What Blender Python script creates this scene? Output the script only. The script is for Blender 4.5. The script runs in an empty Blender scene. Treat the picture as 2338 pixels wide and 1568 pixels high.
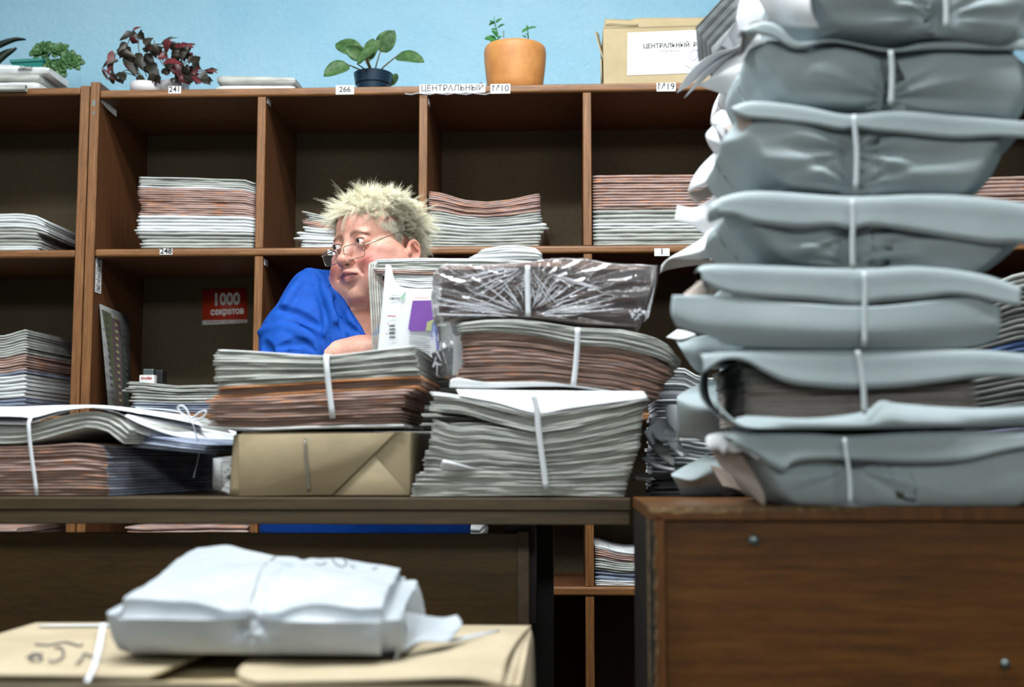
import bpy, bmesh, math, random, os, time
import numpy as np
from mathutils import Vector, Matrix, Euler
PI = math.pi
rnd = random.Random(7)
SC = bpy.context.scene
COL = SC.collection
T0 = time.time()

# ------------------------------------------------------------------ camera
F = 2760.0
CAM = Vector((0.0, 0.0, 0.83))
YAW = math.radians(2.5); PITCH = math.atan(256 / F)
CR = (Matrix.Rotation(YAW, 3, 'Z') @ Matrix.Rotation(PI / 2 + PITCH, 3, 'X'))
CRI = CR.inverted()
def W(px, py, Y):
    """the point of the room seen at photo pixel px,py at distance Y from the camera's plane"""
    d = CR @ Vector(((px - 1169) / F, -(py - 784) / F, -1.0))
    return CAM + d * (Y / d.y)
def WX(px, Y, py=1040): return W(px, py, Y).x
def WZ(py, Y, px=1169): return W(px, py, Y).z
cd = bpy.data.cameras.new('camera'); cam = bpy.data.objects.new('camera', cd); COL.objects.link(cam)
cam.matrix_world = Matrix.Translation(CAM) @ CR.to_4x4()
cd.sensor_width = 36; cd.lens = F / 2338 * 36; cd.clip_start = .05; cd.clip_end = 50
cd.dof.use_dof = True; cd.dof.focus_distance = 2.62; cd.dof.aperture_fstop = 3.0
SC.camera = cam

# ------------------------------------------------------------------ objects
def tag(o, label=None, cat=None, group=None, kind=None):
    if label: o['label'] = label
    if cat: o['category'] = cat
    if group: o['group'] = group
    if kind: o['kind'] = kind
    return o
def thing(name, label, cat, loc=(0, 0, 0), rotz=0, group=None):
    o = bpy.data.objects.new(name, None); COL.objects.link(o)
    o.location = loc; o.rotation_euler = (0, 0, rotz)
    o.empty_display_size = .05
    return tag(o, label, cat, group)
def link(name, me, mats=None, parent=None, loc=None, rot=None, smooth=True):
    o = bpy.data.objects.new(name, me); COL.objects.link(o)
    if mats is not None:
        for m in (mats if isinstance(mats, (list, tuple)) else [mats]): me.materials.append(m)
    if smooth: me.polygons.foreach_set('use_smooth', [True] * len(me.polygons))
    if parent is not None: o.parent = parent
    if loc is not None: o.location = loc
    if rot is not None: o.rotation_euler = rot
    return o
def mesh(name, vs, fs, mi=None):
    me = bpy.data.meshes.new(name); me.from_pydata([tuple(v) for v in vs], [], [tuple(f) for f in fs])
    if mi is not None: me.polygons.foreach_set('material_index', list(mi))
    me.update(); return me
class MB:
    """collects shapes of one part"""
    def __init__(s): s.v = []; s.f = []; s.m = []
    def add(s, vs, fs, mi=0):
        b = len(s.v); s.v += [tuple(v) for v in vs]
        s.f += [tuple(b + i for i in f) for f in fs]; s.m += [mi] * len(fs); return s
    def box(s, x0, x1, y0, y1, z0, z1, mi=0, bev=0, M=None, seg=2):
        bm = bmesh.new(); bmesh.ops.create_cube(bm, size=1)
        for v in bm.verts:
            v.co = Vector(((x0 + x1) / 2 + v.co.x * (x1 - x0), (y0 + y1) / 2 + v.co.y * (y1 - y0), (z0 + z1) / 2 + v.co.z * (z1 - z0)))
        if bev: bmesh.ops.bevel(bm, geom=bm.edges[:], offset=bev, segments=seg, affect='EDGES', profile=.5)
        if M is not None: bmesh.ops.transform(bm, matrix=M, verts=bm.verts)
        bm.verts.index_update()
        s.add([v.co[:] for v in bm.verts], [[v.index for v in f.verts] for f in bm.faces], mi); bm.free(); return s
    def tube(s, pts, r, n=8, mi=0, flat=1.0):
        pts = [Vector(p) for p in pts]; N = len(pts); rs = r if isinstance(r, (list, tuple)) else [r] * N
        vs = []; fs = []; pu = None
        for i, p in enumerate(pts):
            t = (pts[min(i + 1, N - 1)] - pts[max(i - 1, 0)]).normalized()
            u = t.orthogonal().normalized() if pu is None else (pu - t * pu.dot(t)).normalized()
            pu = u; w = t.cross(u)
            for k in range(n):
                a = 2 * PI * k / n
                vs.append(p + (u * math.cos(a) + w * math.sin(a) * flat) * rs[i])
        for i in range(N - 1):
            for k in range(n):
                fs.append((i * n + k, i * n + (k + 1) % n, (i + 1) * n + (k + 1) % n, (i + 1) * n + k))
        fs.append(tuple(range(n))[::-1]); fs.append(tuple((N - 1) * n + k for k in range(n)))
        return s.add(vs, fs, mi)
    def lathe(s, prof, n=40, c=(0, 0, 0), mi=0):
        vs = []; fs = []
        for r, z in prof:
            for k in range(n):
                a = 2 * PI * k / n; vs.append((c[0] + r * math.cos(a), c[1] + r * math.sin(a), c[2] + z))
        for i in range(len(prof) - 1):
            for k in range(n):
                fs.append((i * n + k, i * n + (k + 1) % n, (i + 1) * n + (k + 1) % n, (i + 1) * n + k))
        fs.append(tuple(range(n))[::-1]); fs.append(tuple((len(prof) - 1) * n + k for k in range(n)))
        return s.add(vs, fs, mi)
    def build(s, name, mats, parent=None, smooth=False, loc=None, rot=None):
        return link(name, mesh(name, s.v, s.f, s.m), mats, parent, loc, rot, smooth)
def auto_smooth(o, ang=35):
    me = o.data; bm = bmesh.new(); bm.from_mesh(me)
    for f in bm.faces: f.smooth = True
    for e in bm.edges:
        e.smooth = not (len(e.link_faces) == 2 and e.calc_face_angle(0) > math.radians(ang))
    bm.to_mesh(me); bm.free(); return o
def interp(tab, x):
    """piecewise smooth interpolation of (x, value) pairs"""
    if len(tab) == 1: return tab[0][1]
    if x <= tab[0][0]: return tab[0][1]
    for (a, va), (b, vb) in zip(tab, tab[1:]):
        if x <= b:
            t = (x - a) / (b - a) if b > a else 0
            return va + (vb - va) * t
    return tab[-1][1]
def catmull(P, n):
    P = [Vector(p) for p in P]
    if len(P) == 1: return [P[0].copy() for _ in range(n)]
    L = [0]
    for a, b in zip(P, P[1:]): L.append(L[-1] + max((b - a).length, 1e-6))
    out = []
    for i in range(n):
        s = L[-1] * i / (n - 1); k = 0
        while k < len(P) - 2 and s > L[k + 1]: k += 1
        t = (s - L[k]) / (L[k + 1] - L[k])
        p0 = P[k - 1] if k > 0 else P[k] * 2 - P[k + 1]; p1 = P[k]; p2 = P[k + 1]
        p3 = P[k + 2] if k + 2 < len(P) else P[k + 1] * 2 - P[k]
        out.append(.5 * ((2 * p1) + (p2 - p0) * t + (2 * p0 - 5 * p1 + 4 * p2 - p3) * t * t + (3 * p1 - p0 - 3 * p2 + p3) * t ** 3))
    return out
def text_parts(s, size, bold=0.0, shear=0.0, sx=1.0):
    """vertices and faces of a line of writing, centred, in its own XY plane"""
    c = bpy.data.curves.new('lettering', 'FONT'); c.body = s; c.size = size; c.offset = bold * size; c.shear = shear
    c.align_x = 'CENTER'; c.align_y = 'CENTER'; c.resolution_u = 3
    o = bpy.data.objects.new('lettering', c); COL.objects.link(o)
    me = bpy.data.meshes.new_from_object(o.evaluated_get(bpy.context.evaluated_depsgraph_get()))
    vs = [(v.co.x * sx, v.co.y, 0) for v in me.vertices]; fs = [tuple(p.vertices) for p in me.polygons]
    bpy.data.objects.remove(o); bpy.data.curves.remove(c); bpy.data.meshes.remove(me)
    return vs, fs
def wall_text(mb, s, size, x, y, z, mi=1, bold=0.0, sx=1.0, rot=0.0, M=None, shear=0):
    vs, fs = text_parts(s, size, bold, shear, sx)
    c, n = math.cos(rot), math.sin(rot)
    P = [Vector((x + a * c - b * n, y, z + a * n + b * c)) for a, b, _ in vs]
    if M is not None: P = [M @ p for p in P]
    mb.add(P, fs, mi)

# ------------------------------------------------------------------ crumple
def crease_field(seed, scale, n=16):
    """folded-paper relief: sum of |plane| folds; p (N,3) -> (N,)"""
    r = np.random.RandomState(seed)
    D = r.normal(size=(n, 3)); D /= np.linalg.norm(D, axis=1)[:, None]
    O = r.uniform(0, 1, n); S = r.uniform(.6, 1.5, n) / scale; A = r.uniform(.4, 1, n) / S * .5
    def f(p):
        q = p @ (D * S[:, None]).T + O
        t = np.abs((q % 1.0) - .5) * 2 - .5
        return (t * A * .5).sum(1) / n ** .5 * 1.2
    return f
def wavy(seed, scale, n=8):
    r = np.random.RandomState(seed); D = r.normal(size=(n, 3)) / scale; O = r.uniform(0, 6.3, n)
    return lambda p: np.sin(p @ D.T + O).sum(1) / n ** .5
def sheet(name, polys, mat, parent=None, nu=40, nv=14, crumple=0.0, seed=1, thick=.0006, scale=.06, fringe=0.0, nfold=16):
    """a sheet of paper lofted through measured edge lines (each a list of points)"""
    rows = [catmull(p, nu) for p in polys]
    G = []
    cols = [catmull([r[i] for r in rows], nv) for i in range(nu)]
    P = np.array([[tuple(cols[i][j]) for j in range(nv)] for i in range(nu)], float)
    if crumple:
        du = np.gradient(P, axis=0); dv = np.gradient(P, axis=1); N = np.cross(du, dv)
        N /= (np.linalg.norm(N, axis=2)[:, :, None] + 1e-9)
        c = crease_field(seed, scale, nfold)(P.reshape(-1, 3)).reshape(nu, nv)
        P = P + N * c[:, :, None] * crumple
    if fringe:
        r = np.random.RandomState(seed); P[:, -1] += r.normal(size=(nu, 3)) * fringe
    fs = [(i * nv + j, (i + 1) * nv + j, (i + 1) * nv + j + 1, i * nv + j + 1) for i in range(nu - 1) for j in range(nv - 1)]
    o = link(name, mesh(name, P.reshape(-1, 3), fs), mat, parent)
    if thick:
        m = o.modifiers.new('thickness', 'SOLIDIFY'); m.thickness = thick; m.offset = 0
    return o

# ------------------------------------------------------------------ materials
def lin(c):
    c = c / 255.0
    return c / 12.92 if c <= .04045 else ((c + .055) / 1.055) ** 2.4
def rgb(r, g, b): return (lin(r), lin(g), lin(b), 1)
class Mat:
    def __init__(s, name, col=(.5, .5, .5, 1), rough=.6, **kw):
        m = bpy.data.materials.new(name); m.use_nodes = True; s.m = m; s.nt = m.node_tree; s.N = s.nt.nodes; s.L = s.nt.links
        s.b = s.N['Principled BSDF']; s.b.inputs['Base Color'].default_value = col; s.b.inputs['Roughness'].default_value = rough
        for k, v in kw.items(): s.b.inputs[k.replace('_', ' ')].default_value = v
    def node(s, t, **kw):
        n = s.N.new(t)
        for k, v in kw.items():
            if k in n.inputs.keys(): n.inputs[k].default_value = v
            else: setattr(n, k, v)
        return n
    def coords(s, scale=(1, 1, 1), kind='Object', rot=(0, 0, 0)):
        tc = s.node('ShaderNodeTexCoord'); mp = s.node('ShaderNodeMapping'); mp.inputs['Scale'].default_value = scale
        mp.inputs['Rotation'].default_value = rot
        s.L.new(tc.outputs[kind], mp.inputs[0]); return mp.outputs[0]
    def world(s, scale=(1, 1, 1)):
        g = s.node('ShaderNodeNewGeometry'); mp = s.node('ShaderNodeMapping'); mp.inputs['Scale'].default_value = scale
        s.L.new(g.outputs['Position'], mp.inputs[0]); return mp.outputs[0]
    def noise(s, vec, scale=5, detail=4, rough=.6, dist=0):
        n = s.node('ShaderNodeTexNoise'); n.inputs['Scale'].default_value = scale; n.inputs['Detail'].default_value = detail
        n.inputs['Roughness'].default_value = rough; n.inputs['Distortion'].default_value = dist
        s.L.new(vec, n.inputs['Vector']); return n.outputs['Fac']
    def ramp(s, fac, stops):
        r = s.node('ShaderNodeValToRGB'); e = r.color_ramp.elements
        while len(e) < len(stops): e.new(.5)
        for el, (p, c) in zip(e, stops): el.position = p; el.color = c
        s.L.new(fac, r.inputs[0]); return r.outputs[0]
    def mix(s, fac, a, b, mode='MIX'):
        n = s.node('ShaderNodeMix', data_type='RGBA', blend_type=mode)
        for inp, v in ((n.inputs[0], fac), (n.inputs[6], a), (n.inputs[7], b)):
            if isinstance(v, (int, float, tuple)): inp.default_value = v
            else: s.L.new(v, inp)
        return n.outputs[2]
    def color(s, c): s.L.new(c, s.b.inputs['Base Color']); return s
    def bump(s, h, strength=.3, dist=.002, prev=None):
        n = s.node('ShaderNodeBump'); n.inputs['Strength'].default_value = strength; n.inputs['Distance'].default_value = dist
        s.L.new(h, n.inputs['Height'])
        if prev is not None: s.L.new(prev, n.inputs['Normal'])
        s.L.new(n.outputs[0], s.b.inputs['Normal']); return n.outputs[0]
    def vary(s, c, amt=.12):
        """each object a little lighter or darker"""
        oi = s.node('ShaderNodeObjectInfo'); mr = s.node('ShaderNodeMapRange'); mr.inputs[3].default_value = 1 - amt; mr.inputs[4].default_value = 1 + amt
        s.L.new(oi.outputs['Random'], mr.inputs[0])
        n = s.node('ShaderNodeVectorMath', operation='SCALE'); s.L.new(c, n.inputs[0]); s.L.new(mr.outputs[0], n.inputs['Scale']); return n.outputs[0]

M = {}
def wood(name, dark, mid, light, scale=(3, 3, 60), rough=.45, amt=.15, gs=6):
    m = Mat(name, rough=rough)
    v = m.world(scale)
    g = m.noise(v, gs, 6, .65, .6)
    f = m.noise(v, gs * 9, 3, .7)
    c = m.ramp(g, [(.3, dark), (.5, mid), (.72, light)])
    c2 = m.mix(.35, c, m.ramp(f, [(.35, dark), (.65, light)]), 'MIX')
    m.color(c2); m.bump(f, .12, .001); M[name] = m.m; return m
# edge lipping and boards of the shelving: walnut veneer (grain across X for shelves, along Z for uprights)
wood('shelf_edge', rgb(70, 44, 22), rgb(124, 80, 42), rgb(166, 116, 70), (1.5, 8, 40), .42)
wood('upright_edge', rgb(70, 44, 22), rgb(122, 78, 40), rgb(166, 116, 70), (40, 8, 1.5), .42)
wood('shelf_side', rgb(66, 38, 20), rgb(92, 56, 30), rgb(112, 70, 40), (20, 20, 1.2), .5)
wood('shelf_board', rgb(70, 40, 22), rgb(95, 58, 32), rgb(115, 72, 42), (1.2, 12, 12), .5)
wood('desk_top', rgb(42, 32, 18), rgb(66, 53, 32), rgb(86, 70, 44), (1.5, 6, 30), .45, gs=5)
wood('desk_front', rgb(54, 37, 12), rgb(82, 60, 20), rgb(104, 78, 32), (1.2, 4, 9), .4, gs=3)
wood('desk_strip', rgb(66, 52, 38), rgb(96, 80, 60), rgb(112, 94, 72), (1.2, 20, 2), .5)
wood('veneer', rgb(52, 28, 6), rgb(94, 56, 14), rgb(122, 78, 26), (1.1, 4, 22), .38, gs=3.5)
wood('veneer_edge', rgb(62, 36, 10), rgb(98, 58, 18), rgb(120, 74, 26), (20, 20, 1.4), .4)
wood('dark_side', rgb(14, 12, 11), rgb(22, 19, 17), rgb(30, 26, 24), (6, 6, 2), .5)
m = Mat('chipboard', rough=.9); v = m.world(); m.color(m.mix(m.noise(v, 260, 2), m.ramp(m.noise(v, 90, 4), [(.35, rgb(52, 38, 20)), (.6, rgb(128, 104, 66)), (.75, rgb(178, 152, 108))]), rgb(90, 70, 42)))
m.bump(m.noise(v, 200, 3), .8, .003); M['chipboard'] = m.m
m = Mat('fibreboard', rough=.85); v = m.world(); m.color(m.ramp(m.noise(v, 320, 3, .8), [(.3, rgb(66, 55, 38)), (.7, rgb(94, 82, 58))])); M['fibreboard'] = m.m
# painted plaster wall
m = Mat('blue_wall', rough=.42); v = m.world()
nn = m.noise(v, 48, 6, .66, .6); big = m.noise(v, 1.7, 3)
m.color(m.ramp(big, [(.3, rgb(146, 200, 226)), (.7, rgb(170, 214, 234))]))
n1 = m.bump(nn, .5, .007); m.bump(m.noise(m.world((1, 1, 2.4)), 130, 3, .6, 1.2), .45, .004, n1); M['blue_wall'] = m.m
m = Mat('plain_wall', rgb(150, 155, 150), .8); M['plain_wall'] = m.m
m = Mat('ceiling_paint', rgb(225, 228, 225), .9); M['ceiling_paint'] = m.m
m = Mat('floor_lino', rough=.6); v = m.world(); m.color(m.ramp(m.noise(v, 9, 5), [(.3, rgb(50, 38, 26)), (.7, rgb(70, 54, 38))])); M['floor_lino'] = m.m
# newsprint: page edges run along the fold, so fine lines stretched along X and Y
def newsprint(name, a, b, c, freq=900, rough=.85, amt=.13, vertical=False, tint=None):
    m = Mat(name, rough=rough)
    sc = (6, 6, 1) if not vertical else (1, 6, 6)
    v = m.world(tuple(x * 1.0 for x in sc))
    w = m.noise(m.world((3, 3, 900 / 2) if not vertical else (450, 3, 3)), 1.0, 3, .7)
    w2 = m.noise(m.world((14, 14, 60)), 1.0, 3)
    cc = m.ramp(w, [(.3, a), (.5, b), (.72, c)])
    cc = m.mix(.35, cc, m.ramp(w2, [(.35, a), (.65, c)]))
    if tint:
        cc = m.mix(m.ramp(m.noise(m.world((30, 10, 190)), 1.0, 3), [(.55, (0, 0, 0, 1)), (.68, (1, 1, 1, 1))]), cc, tint)
    m.color(m.vary(cc, amt)); m.bump(w, .35, .0012); M[name] = m.m; return m
newsprint('news_grey', rgb(120, 122, 116), rgb(168, 171, 165), rgb(206, 208, 203))
newsprint('news_white', rgb(176, 180, 180), rgb(216, 220, 220), rgb(238, 240, 242), amt=.06)
newsprint('news_pink', rgb(116, 88, 78), rgb(164, 132, 118), rgb(206, 188, 186), tint=rgb(198, 142, 106))
newsprint('news_brown', rgb(96, 76, 68), rgb(132, 108, 98), rgb(168, 144, 132), tint=rgb(164, 118, 90))
newsprint('news_blue', rgb(60, 68, 88), rgb(104, 114, 136), rgb(180, 190, 206))
newsprint('news_dim', rgb(84, 86, 84), rgb(118, 121, 118), rgb(146, 148, 146))
newsprint('news_pale', rgb(128, 120, 114), rgb(160, 152, 146), rgb(186, 180, 174))
newsprint('news_azure', rgb(30, 60, 120), rgb(60, 110, 180), rgb(170, 190, 210))
newsprint('news_violet', rgb(90, 84, 130), rgb(140, 134, 180), rgb(190, 190, 210))
newsprint('news_orange', rgb(150, 92, 52), rgb(200, 134, 84), rgb(226, 178, 136))
newsprint('news_stand', rgb(120, 122, 116), rgb(168, 171, 165), rgb(206, 208, 203), vertical=True)
def paper(name, a, b, rough=.75, bump=.2, amt=.03, **kw):
    m = Mat(name, rough=rough, **kw); v = m.world()
    m.color(m.vary(m.ramp(m.noise(v, 9, 4), [(.3, a), (.7, b)]), amt)); m.bump(m.noise(v, 60, 4, .6), bump, .003); M[name] = m.m; return m
paper('wrap_grey', rgb(150, 164, 168), rgb(164, 177, 181), .62, .12)
paper('wrap_white', rgb(206, 208, 212), rgb(222, 224, 227), .6, .12)
paper('wrap_inner', rgb(150, 138, 130), rgb(170, 158, 150), .8)
paper('parcel_wrap', rgb(156, 164, 170), rgb(172, 179, 186), .48, .2)
paper('kraft', rgb(146, 131, 102), rgb(160, 145, 116), .7)
paper('cardboard', rgb(170, 152, 116), rgb(188, 170, 134), .75)
paper('cardboard_light', rgb(158, 144, 118), rgb(176, 162, 136), .7)
paper('page_white', rgb(198, 201, 205), rgb(212, 215, 219), .7, .1)
M['label_white'] = Mat('label_white', rgb(232, 232, 230), .5).m
M['ink'] = Mat('ink', rgb(20, 22, 26), .6).m
M['ink_faint'] = Mat('ink_faint', rgb(78, 80, 80), .6).m
M['ink_blue'] = Mat('ink_blue', rgb(48, 70, 170), .6).m
M['ink_pencil'] = Mat('ink_pencil', rgb(82, 84, 92), .6).m
M['orange_print'] = Mat('orange_print', rgb(196, 58, 34), .5).m
M['red_print'] = Mat('red_print', rgb(170, 30, 40), .6).m
M['purple_print'] = Mat('purple_print', rgb(104, 60, 140), .6).m
M['green_print'] = Mat('green_print', rgb(140, 170, 150), .6).m
M['khaki_print'] = Mat('khaki_print', rgb(150, 156, 110), .6).m
M['strap'] = Mat('strap', rgb(225, 230, 235), .35, Transmission_Weight=.2).m
M['strap_grey'] = Mat('strap_grey', rgb(196, 206, 210), .4).m
M['teal_plastic'] = Mat('teal_plastic', rgb(0, 118, 108), .35).m
M['navy_plastic'] = Mat('navy_plastic', rgb(6, 38, 58), .35).m
M['white_plastic'] = Mat('white_plastic', rgb(214, 210, 212), .4).m
M['black_plastic'] = Mat('black_plastic', rgb(24, 24, 26), .4).m
M['blue_print'] = Mat('blue_print', rgb(40, 80, 160), .5).m
m = Mat('terracotta', rough=.5); v = m.world()
m.color(m.mix(m.ramp(m.noise(m.world((40, 40, 14)), 1, 4, .6), [(.56, (0, 0, 0, 1)), (.75, (.55, .55, .55, 1))]), m.ramp(m.noise(v, 16, 5), [(.3, rgb(186, 122, 64)), (.7, rgb(214, 150, 84))]), rgb(168, 106, 54))); M['terracotta'] = m.m
M['soil'] = Mat('soil', rgb(46, 34, 26), .95).m
def leafmat(name, a, b, c=None, rough=.45):
    m = Mat(name, rough=rough); v = m.world(); col = m.ramp(m.noise(v, 70, 3), [(.35, a), (.65, b)])
    if c:
        g = m.node('ShaderNodeNewGeometry'); col = m.mix(g.outputs['Backfacing'], col, c)
    m.color(col); M[name] = m.m
leafmat('leaf_violet', rgb(40, 74, 34), rgb(70, 106, 52), rgb(120, 120, 84), .6)
leafmat('leaf_succulent', rgb(54, 92, 50), rgb(84, 126, 74))
leafmat('leaf_begonia', rgb(20, 24, 14), rgb(44, 34, 20))
leafmat('leaf_begonia_red', rgb(70, 24, 26), rgb(110, 36, 42))
leafmat('leaf_dark', rgb(18, 30, 22), rgb(34, 50, 34))
leafmat('leaf_seedling', rgb(34, 92, 44), rgb(60, 124, 58))
M['stem'] = Mat('stem', rgb(104, 96, 62), .6).m
M['steel'] = Mat('steel', rgb(120, 132, 132), .35, Metallic=.9).m
M['glasses_metal'] = Mat('glasses_metal', rgb(190, 178, 160), .3, Metallic=1.0).m
# thin clear film
def film(name, tint=.10, rough=.12, col=(.9, .93, 1, 1)):
    m = Mat(name); nt = m.nt; N = m.N; N.remove(m.b)
    out = N['Material Output']; tr = N.new('ShaderNodeBsdfTransparent'); gl = N.new('ShaderNodeBsdfGlossy'); gl.inputs['Roughness'].default_value = rough
    df = N.new('ShaderNodeBsdfDiffuse'); df.inputs[0].default_value = col
    fr = N.new('ShaderNodeFresnel'); fr.inputs[0].default_value = 1.9
    m1 = N.new('ShaderNodeMixShader'); m2 = N.new('ShaderNodeMixShader'); m2.inputs[0].default_value = tint
    bp = N.new('ShaderNodeBump'); bp.inputs['Strength'].default_value = .35; bp.inputs['Distance'].default_value = .004
    m.L.new(m.noise(m.world(), 70, 3), bp.inputs['Height']); m.L.new(bp.outputs[0], gl.inputs['Normal']); m.L.new(bp.outputs[0], fr.inputs['Normal'])
    m.L.new(fr.outputs[0], m1.inputs[0]); m.L.new(tr.outputs[0], m1.inputs[1]); m.L.new(gl.outputs[0], m1.inputs[2])
    m.L.new(m1.outputs[0], m2.inputs[1]); m.L.new(df.outputs[0], m2.inputs[2]); m.L.new(m2.outputs[0], out.inputs[0]); M[name] = m.m
film('clear_film', .06, .10)
film('film_fold', .5, .15)
film('lens_glass', .02, .03)
# ------------------------------------------------------------------ room
YF, YB = 3.05, 3.42
YW = 3.50
def struct(o): o['kind'] = 'structure'; return o
struct(MB().box(-3.2, 3.4, YW, YW + .12, 0, 2.9).build('wall_back', M['blue_wall']))
struct(MB().box(-3.2, 3.4, -3.6, YW + .12, -.1, 0).build('floor', M['floor_lino']))
struct(MB().box(-3.2, 3.4, -3.6, YW + .12, 2.9, 3.0).build('ceiling', M['ceiling_paint']))
struct(MB().box(-3.32, -3.2, -3.6, YW + .12, 0, 2.9).build('wall_left', M['plain_wall']))
struct(MB().box(3.4, 3.52, -3.6, YW + .12, 0, 2.9).build('wall_right', M['plain_wall']))
struct(MB().box(-3.2, 3.4, -3.72, -3.6, 0, 2.9).build('wall_front', M['plain_wall']))
def area(name, loc, sx, sy, power, target=None, col=(1, 1, 1)):
    l = bpy.data.lights.new(name, 'AREA'); l.shape = 'RECTANGLE'; l.size = sx; l.size_y = sy; l.energy = power; l.color = col
    o = bpy.data.objects.new(name, l); COL.objects.link(o); o.location = loc
    if target is not None: o.rotation_euler = (Vector(target) - Vector(loc)).to_track_quat('-Z', 'Y').to_euler()
    return o
LC = (.95, .99, 1.0)
area('unseen_ceiling_light', (-.6, 1.22, 2.84), 1.3, .26, 58, col=LC)
area('unseen_ceiling_light', (-2.3, .9, 2.84), 1.3, .26, 26, col=LC)  # added lamp out of view, brightens the paper heap and the woman's face
area('unseen_ceiling_light', (1.2, 1.1, 2.84), 1.3, .26, 34, col=LC)
area('unseen_ceiling_light', (-.1, 1.85, 2.86), 1.3, .26, 46, col=LC)  # extra unseen lamp, added to lift the back wall and the heap
for lx_ in (-1.6, .1, 1.8): area('unseen_ceiling_light', (lx_, -2.9, 2.7), 1.3, .5, 26, target=(lx_ * .5, 3.0, 1.4), col=LC)
wd = bpy.data.worlds.new('world'); SC.world = wd; wd.use_nodes = True
wd.node_tree.nodes['Background'].inputs[0].default_value = (.5, .55, .6, 1); wd.node_tree.nodes['Background'].inputs[1].default_value = .05
vs_ = SC.view_settings; vs_.view_transform = 'Standard'; vs_.look = 'None'; vs_.gamma = 1; vs_.use_curve_mapping = False; vs_.exposure = 0.0
SC.cycles.use_adaptive_sampling = True; SC.cycles.adaptive_threshold = .025; SC.cycles.max_bounces = 6; SC.cycles.transparent_max_bounces = 24; SC.cycles.use_denoising = True
SC.cycles.sample_clamp_indirect = 6

# ------------------------------------------------------------------ pigeonhole shelving
zt1, zt0 = WZ(196, YF, 1000), WZ(215, YF, 1000)
zm1, zm0 = WZ(566, YF, 600), WZ(584, YF, 600)
th = zm1 - zm0
z31 = zm1 - (zt1 - zm1) - .003; z30 = z31 - th
z41, z40 = WZ(1339, YF, 1300), WZ(1360, YF, 1300)
z51 = .085
xl0, xl1 = W(202, 400, YF).x, W(222.5, 400, YF).x
div = [((W(a, 400, YF).x + W(b, 400, YF).x) / 2) for a, b in ((584.6, 604), (955.8, 975), (1331, 1351))]
pit = (div[2] - div[0]) / 2
div += [div[2] + pit, div[2] + 2 * pit]
xr = div[2] + 3 * pit
un = thing('shelving_unit', 'brown wooden pigeonhole shelving unit behind the woman, number tags along its edges', 'shelving unit', (0, YF, 0))
def upart(name, mb, mats, parent=None, bevel=None):
    """a part of a unit at (0,YF,0)"""
    o = mb.build(name, mats, parent or un); o.location = (0, -YF, 0) if parent in (None, un, un2) else (0, 0, 0)
    return o
un2 = None
def board(u, x0, x1, z0, z1):
    mb = MB().box(x0, x1, YF + .012, YB, z0, z1, 1).box(x0, x1, YF - .004, YF + .014, z0, z1, 0, bev=.006, seg=3)
    return upart('shelf_board', mb, [M['shelf_edge'], M['shelf_board']], u)
def upright(u, name, x0, x1, z0, z1, y0=YF):
    mb = MB().box(x0 + .0005, x1 - .0005, y0 + .003, YB, z0, z1, 1).box(x0, x1, y0, y0 + .005, z0, z1, 0, bev=.0015, seg=1)
    return upart(name, mb, [M['upright_edge'], M['shelf_side']], u)
ztop_side = WZ(188.5, YF, 212)
upright(un, 'side_panel', xl0, xl1, 0, ztop_side, YF - .006)
upright(un, 'side_panel', xr, xr + .022, 0, ztop_side, YF - .006)
BZ = {}
for nm, a, b in (('top', zt0, zt1), ('mid', zm0, zm1), ('third', z30, z31), ('fourth', z40, z41), ('low', z51 - th, z51)):
    BZ[nm] = board(un, xl1, xr, a, b)
levels = [(z51, z40), (z41, z30), (z31, zm0), (zm1, zt0)]
hw = .0108
for x in div:
    for a, b in levels: upright(un, 'divider', x - hw, x + hw, a, b)
upart('back_panel', MB().box(xl0, xr + .02, YB, YB + .006, .02, zt1), M['fibreboard'], un)
# left neighbour
un2 = thing('shelving_unit', 'second brown shelving unit, its end panel and one column of holes under the teal planter', 'shelving unit', (0, YF, 0))
x2r0, x2r1 = W(179, 400, YF).x, W(199.5, 400, YF).x
x2l = x2r0 - 3 * pit
dz = WZ(201, YF, 100) - WZ(197.5, YF, 100)
u2t1, u2t0 = WZ(201, YF, 100), WZ(218, YF, 100)
u2m1, u2m0 = WZ(571, YF, 100), WZ(589, YF, 100)
upright(un2, 'side_panel', x2r0, x2r1, 0, WZ(197, YF, 190), YF - .006)
upright(un2, 'side_panel', x2l - .02, x2l, 0, WZ(197, YF, 190), YF - .006)
u231 = z31 - .006; u241 = z41 - .006
for a, b in ((u2t0, u2t1), (u2m0, u2m1), (u231 - th, u231), (u241 - th, u241), (z51 - th, z51)): board(un2, x2l, x2r0, a, b)
for x in (x2r0 - pit, x2r0 - 2 * pit):
    for a, b in ((z51, u241 - th), (u241, u231 - th), (u231, u2m0), (u2m1, u2t0)): upright(un2, 'divider', x - hw, x + hw, a, b)
upart('back_panel', MB().box(x2l, x2r1 - .002, YB, YB + .006, .02, u2t1), M['fibreboard'], un2)

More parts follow.
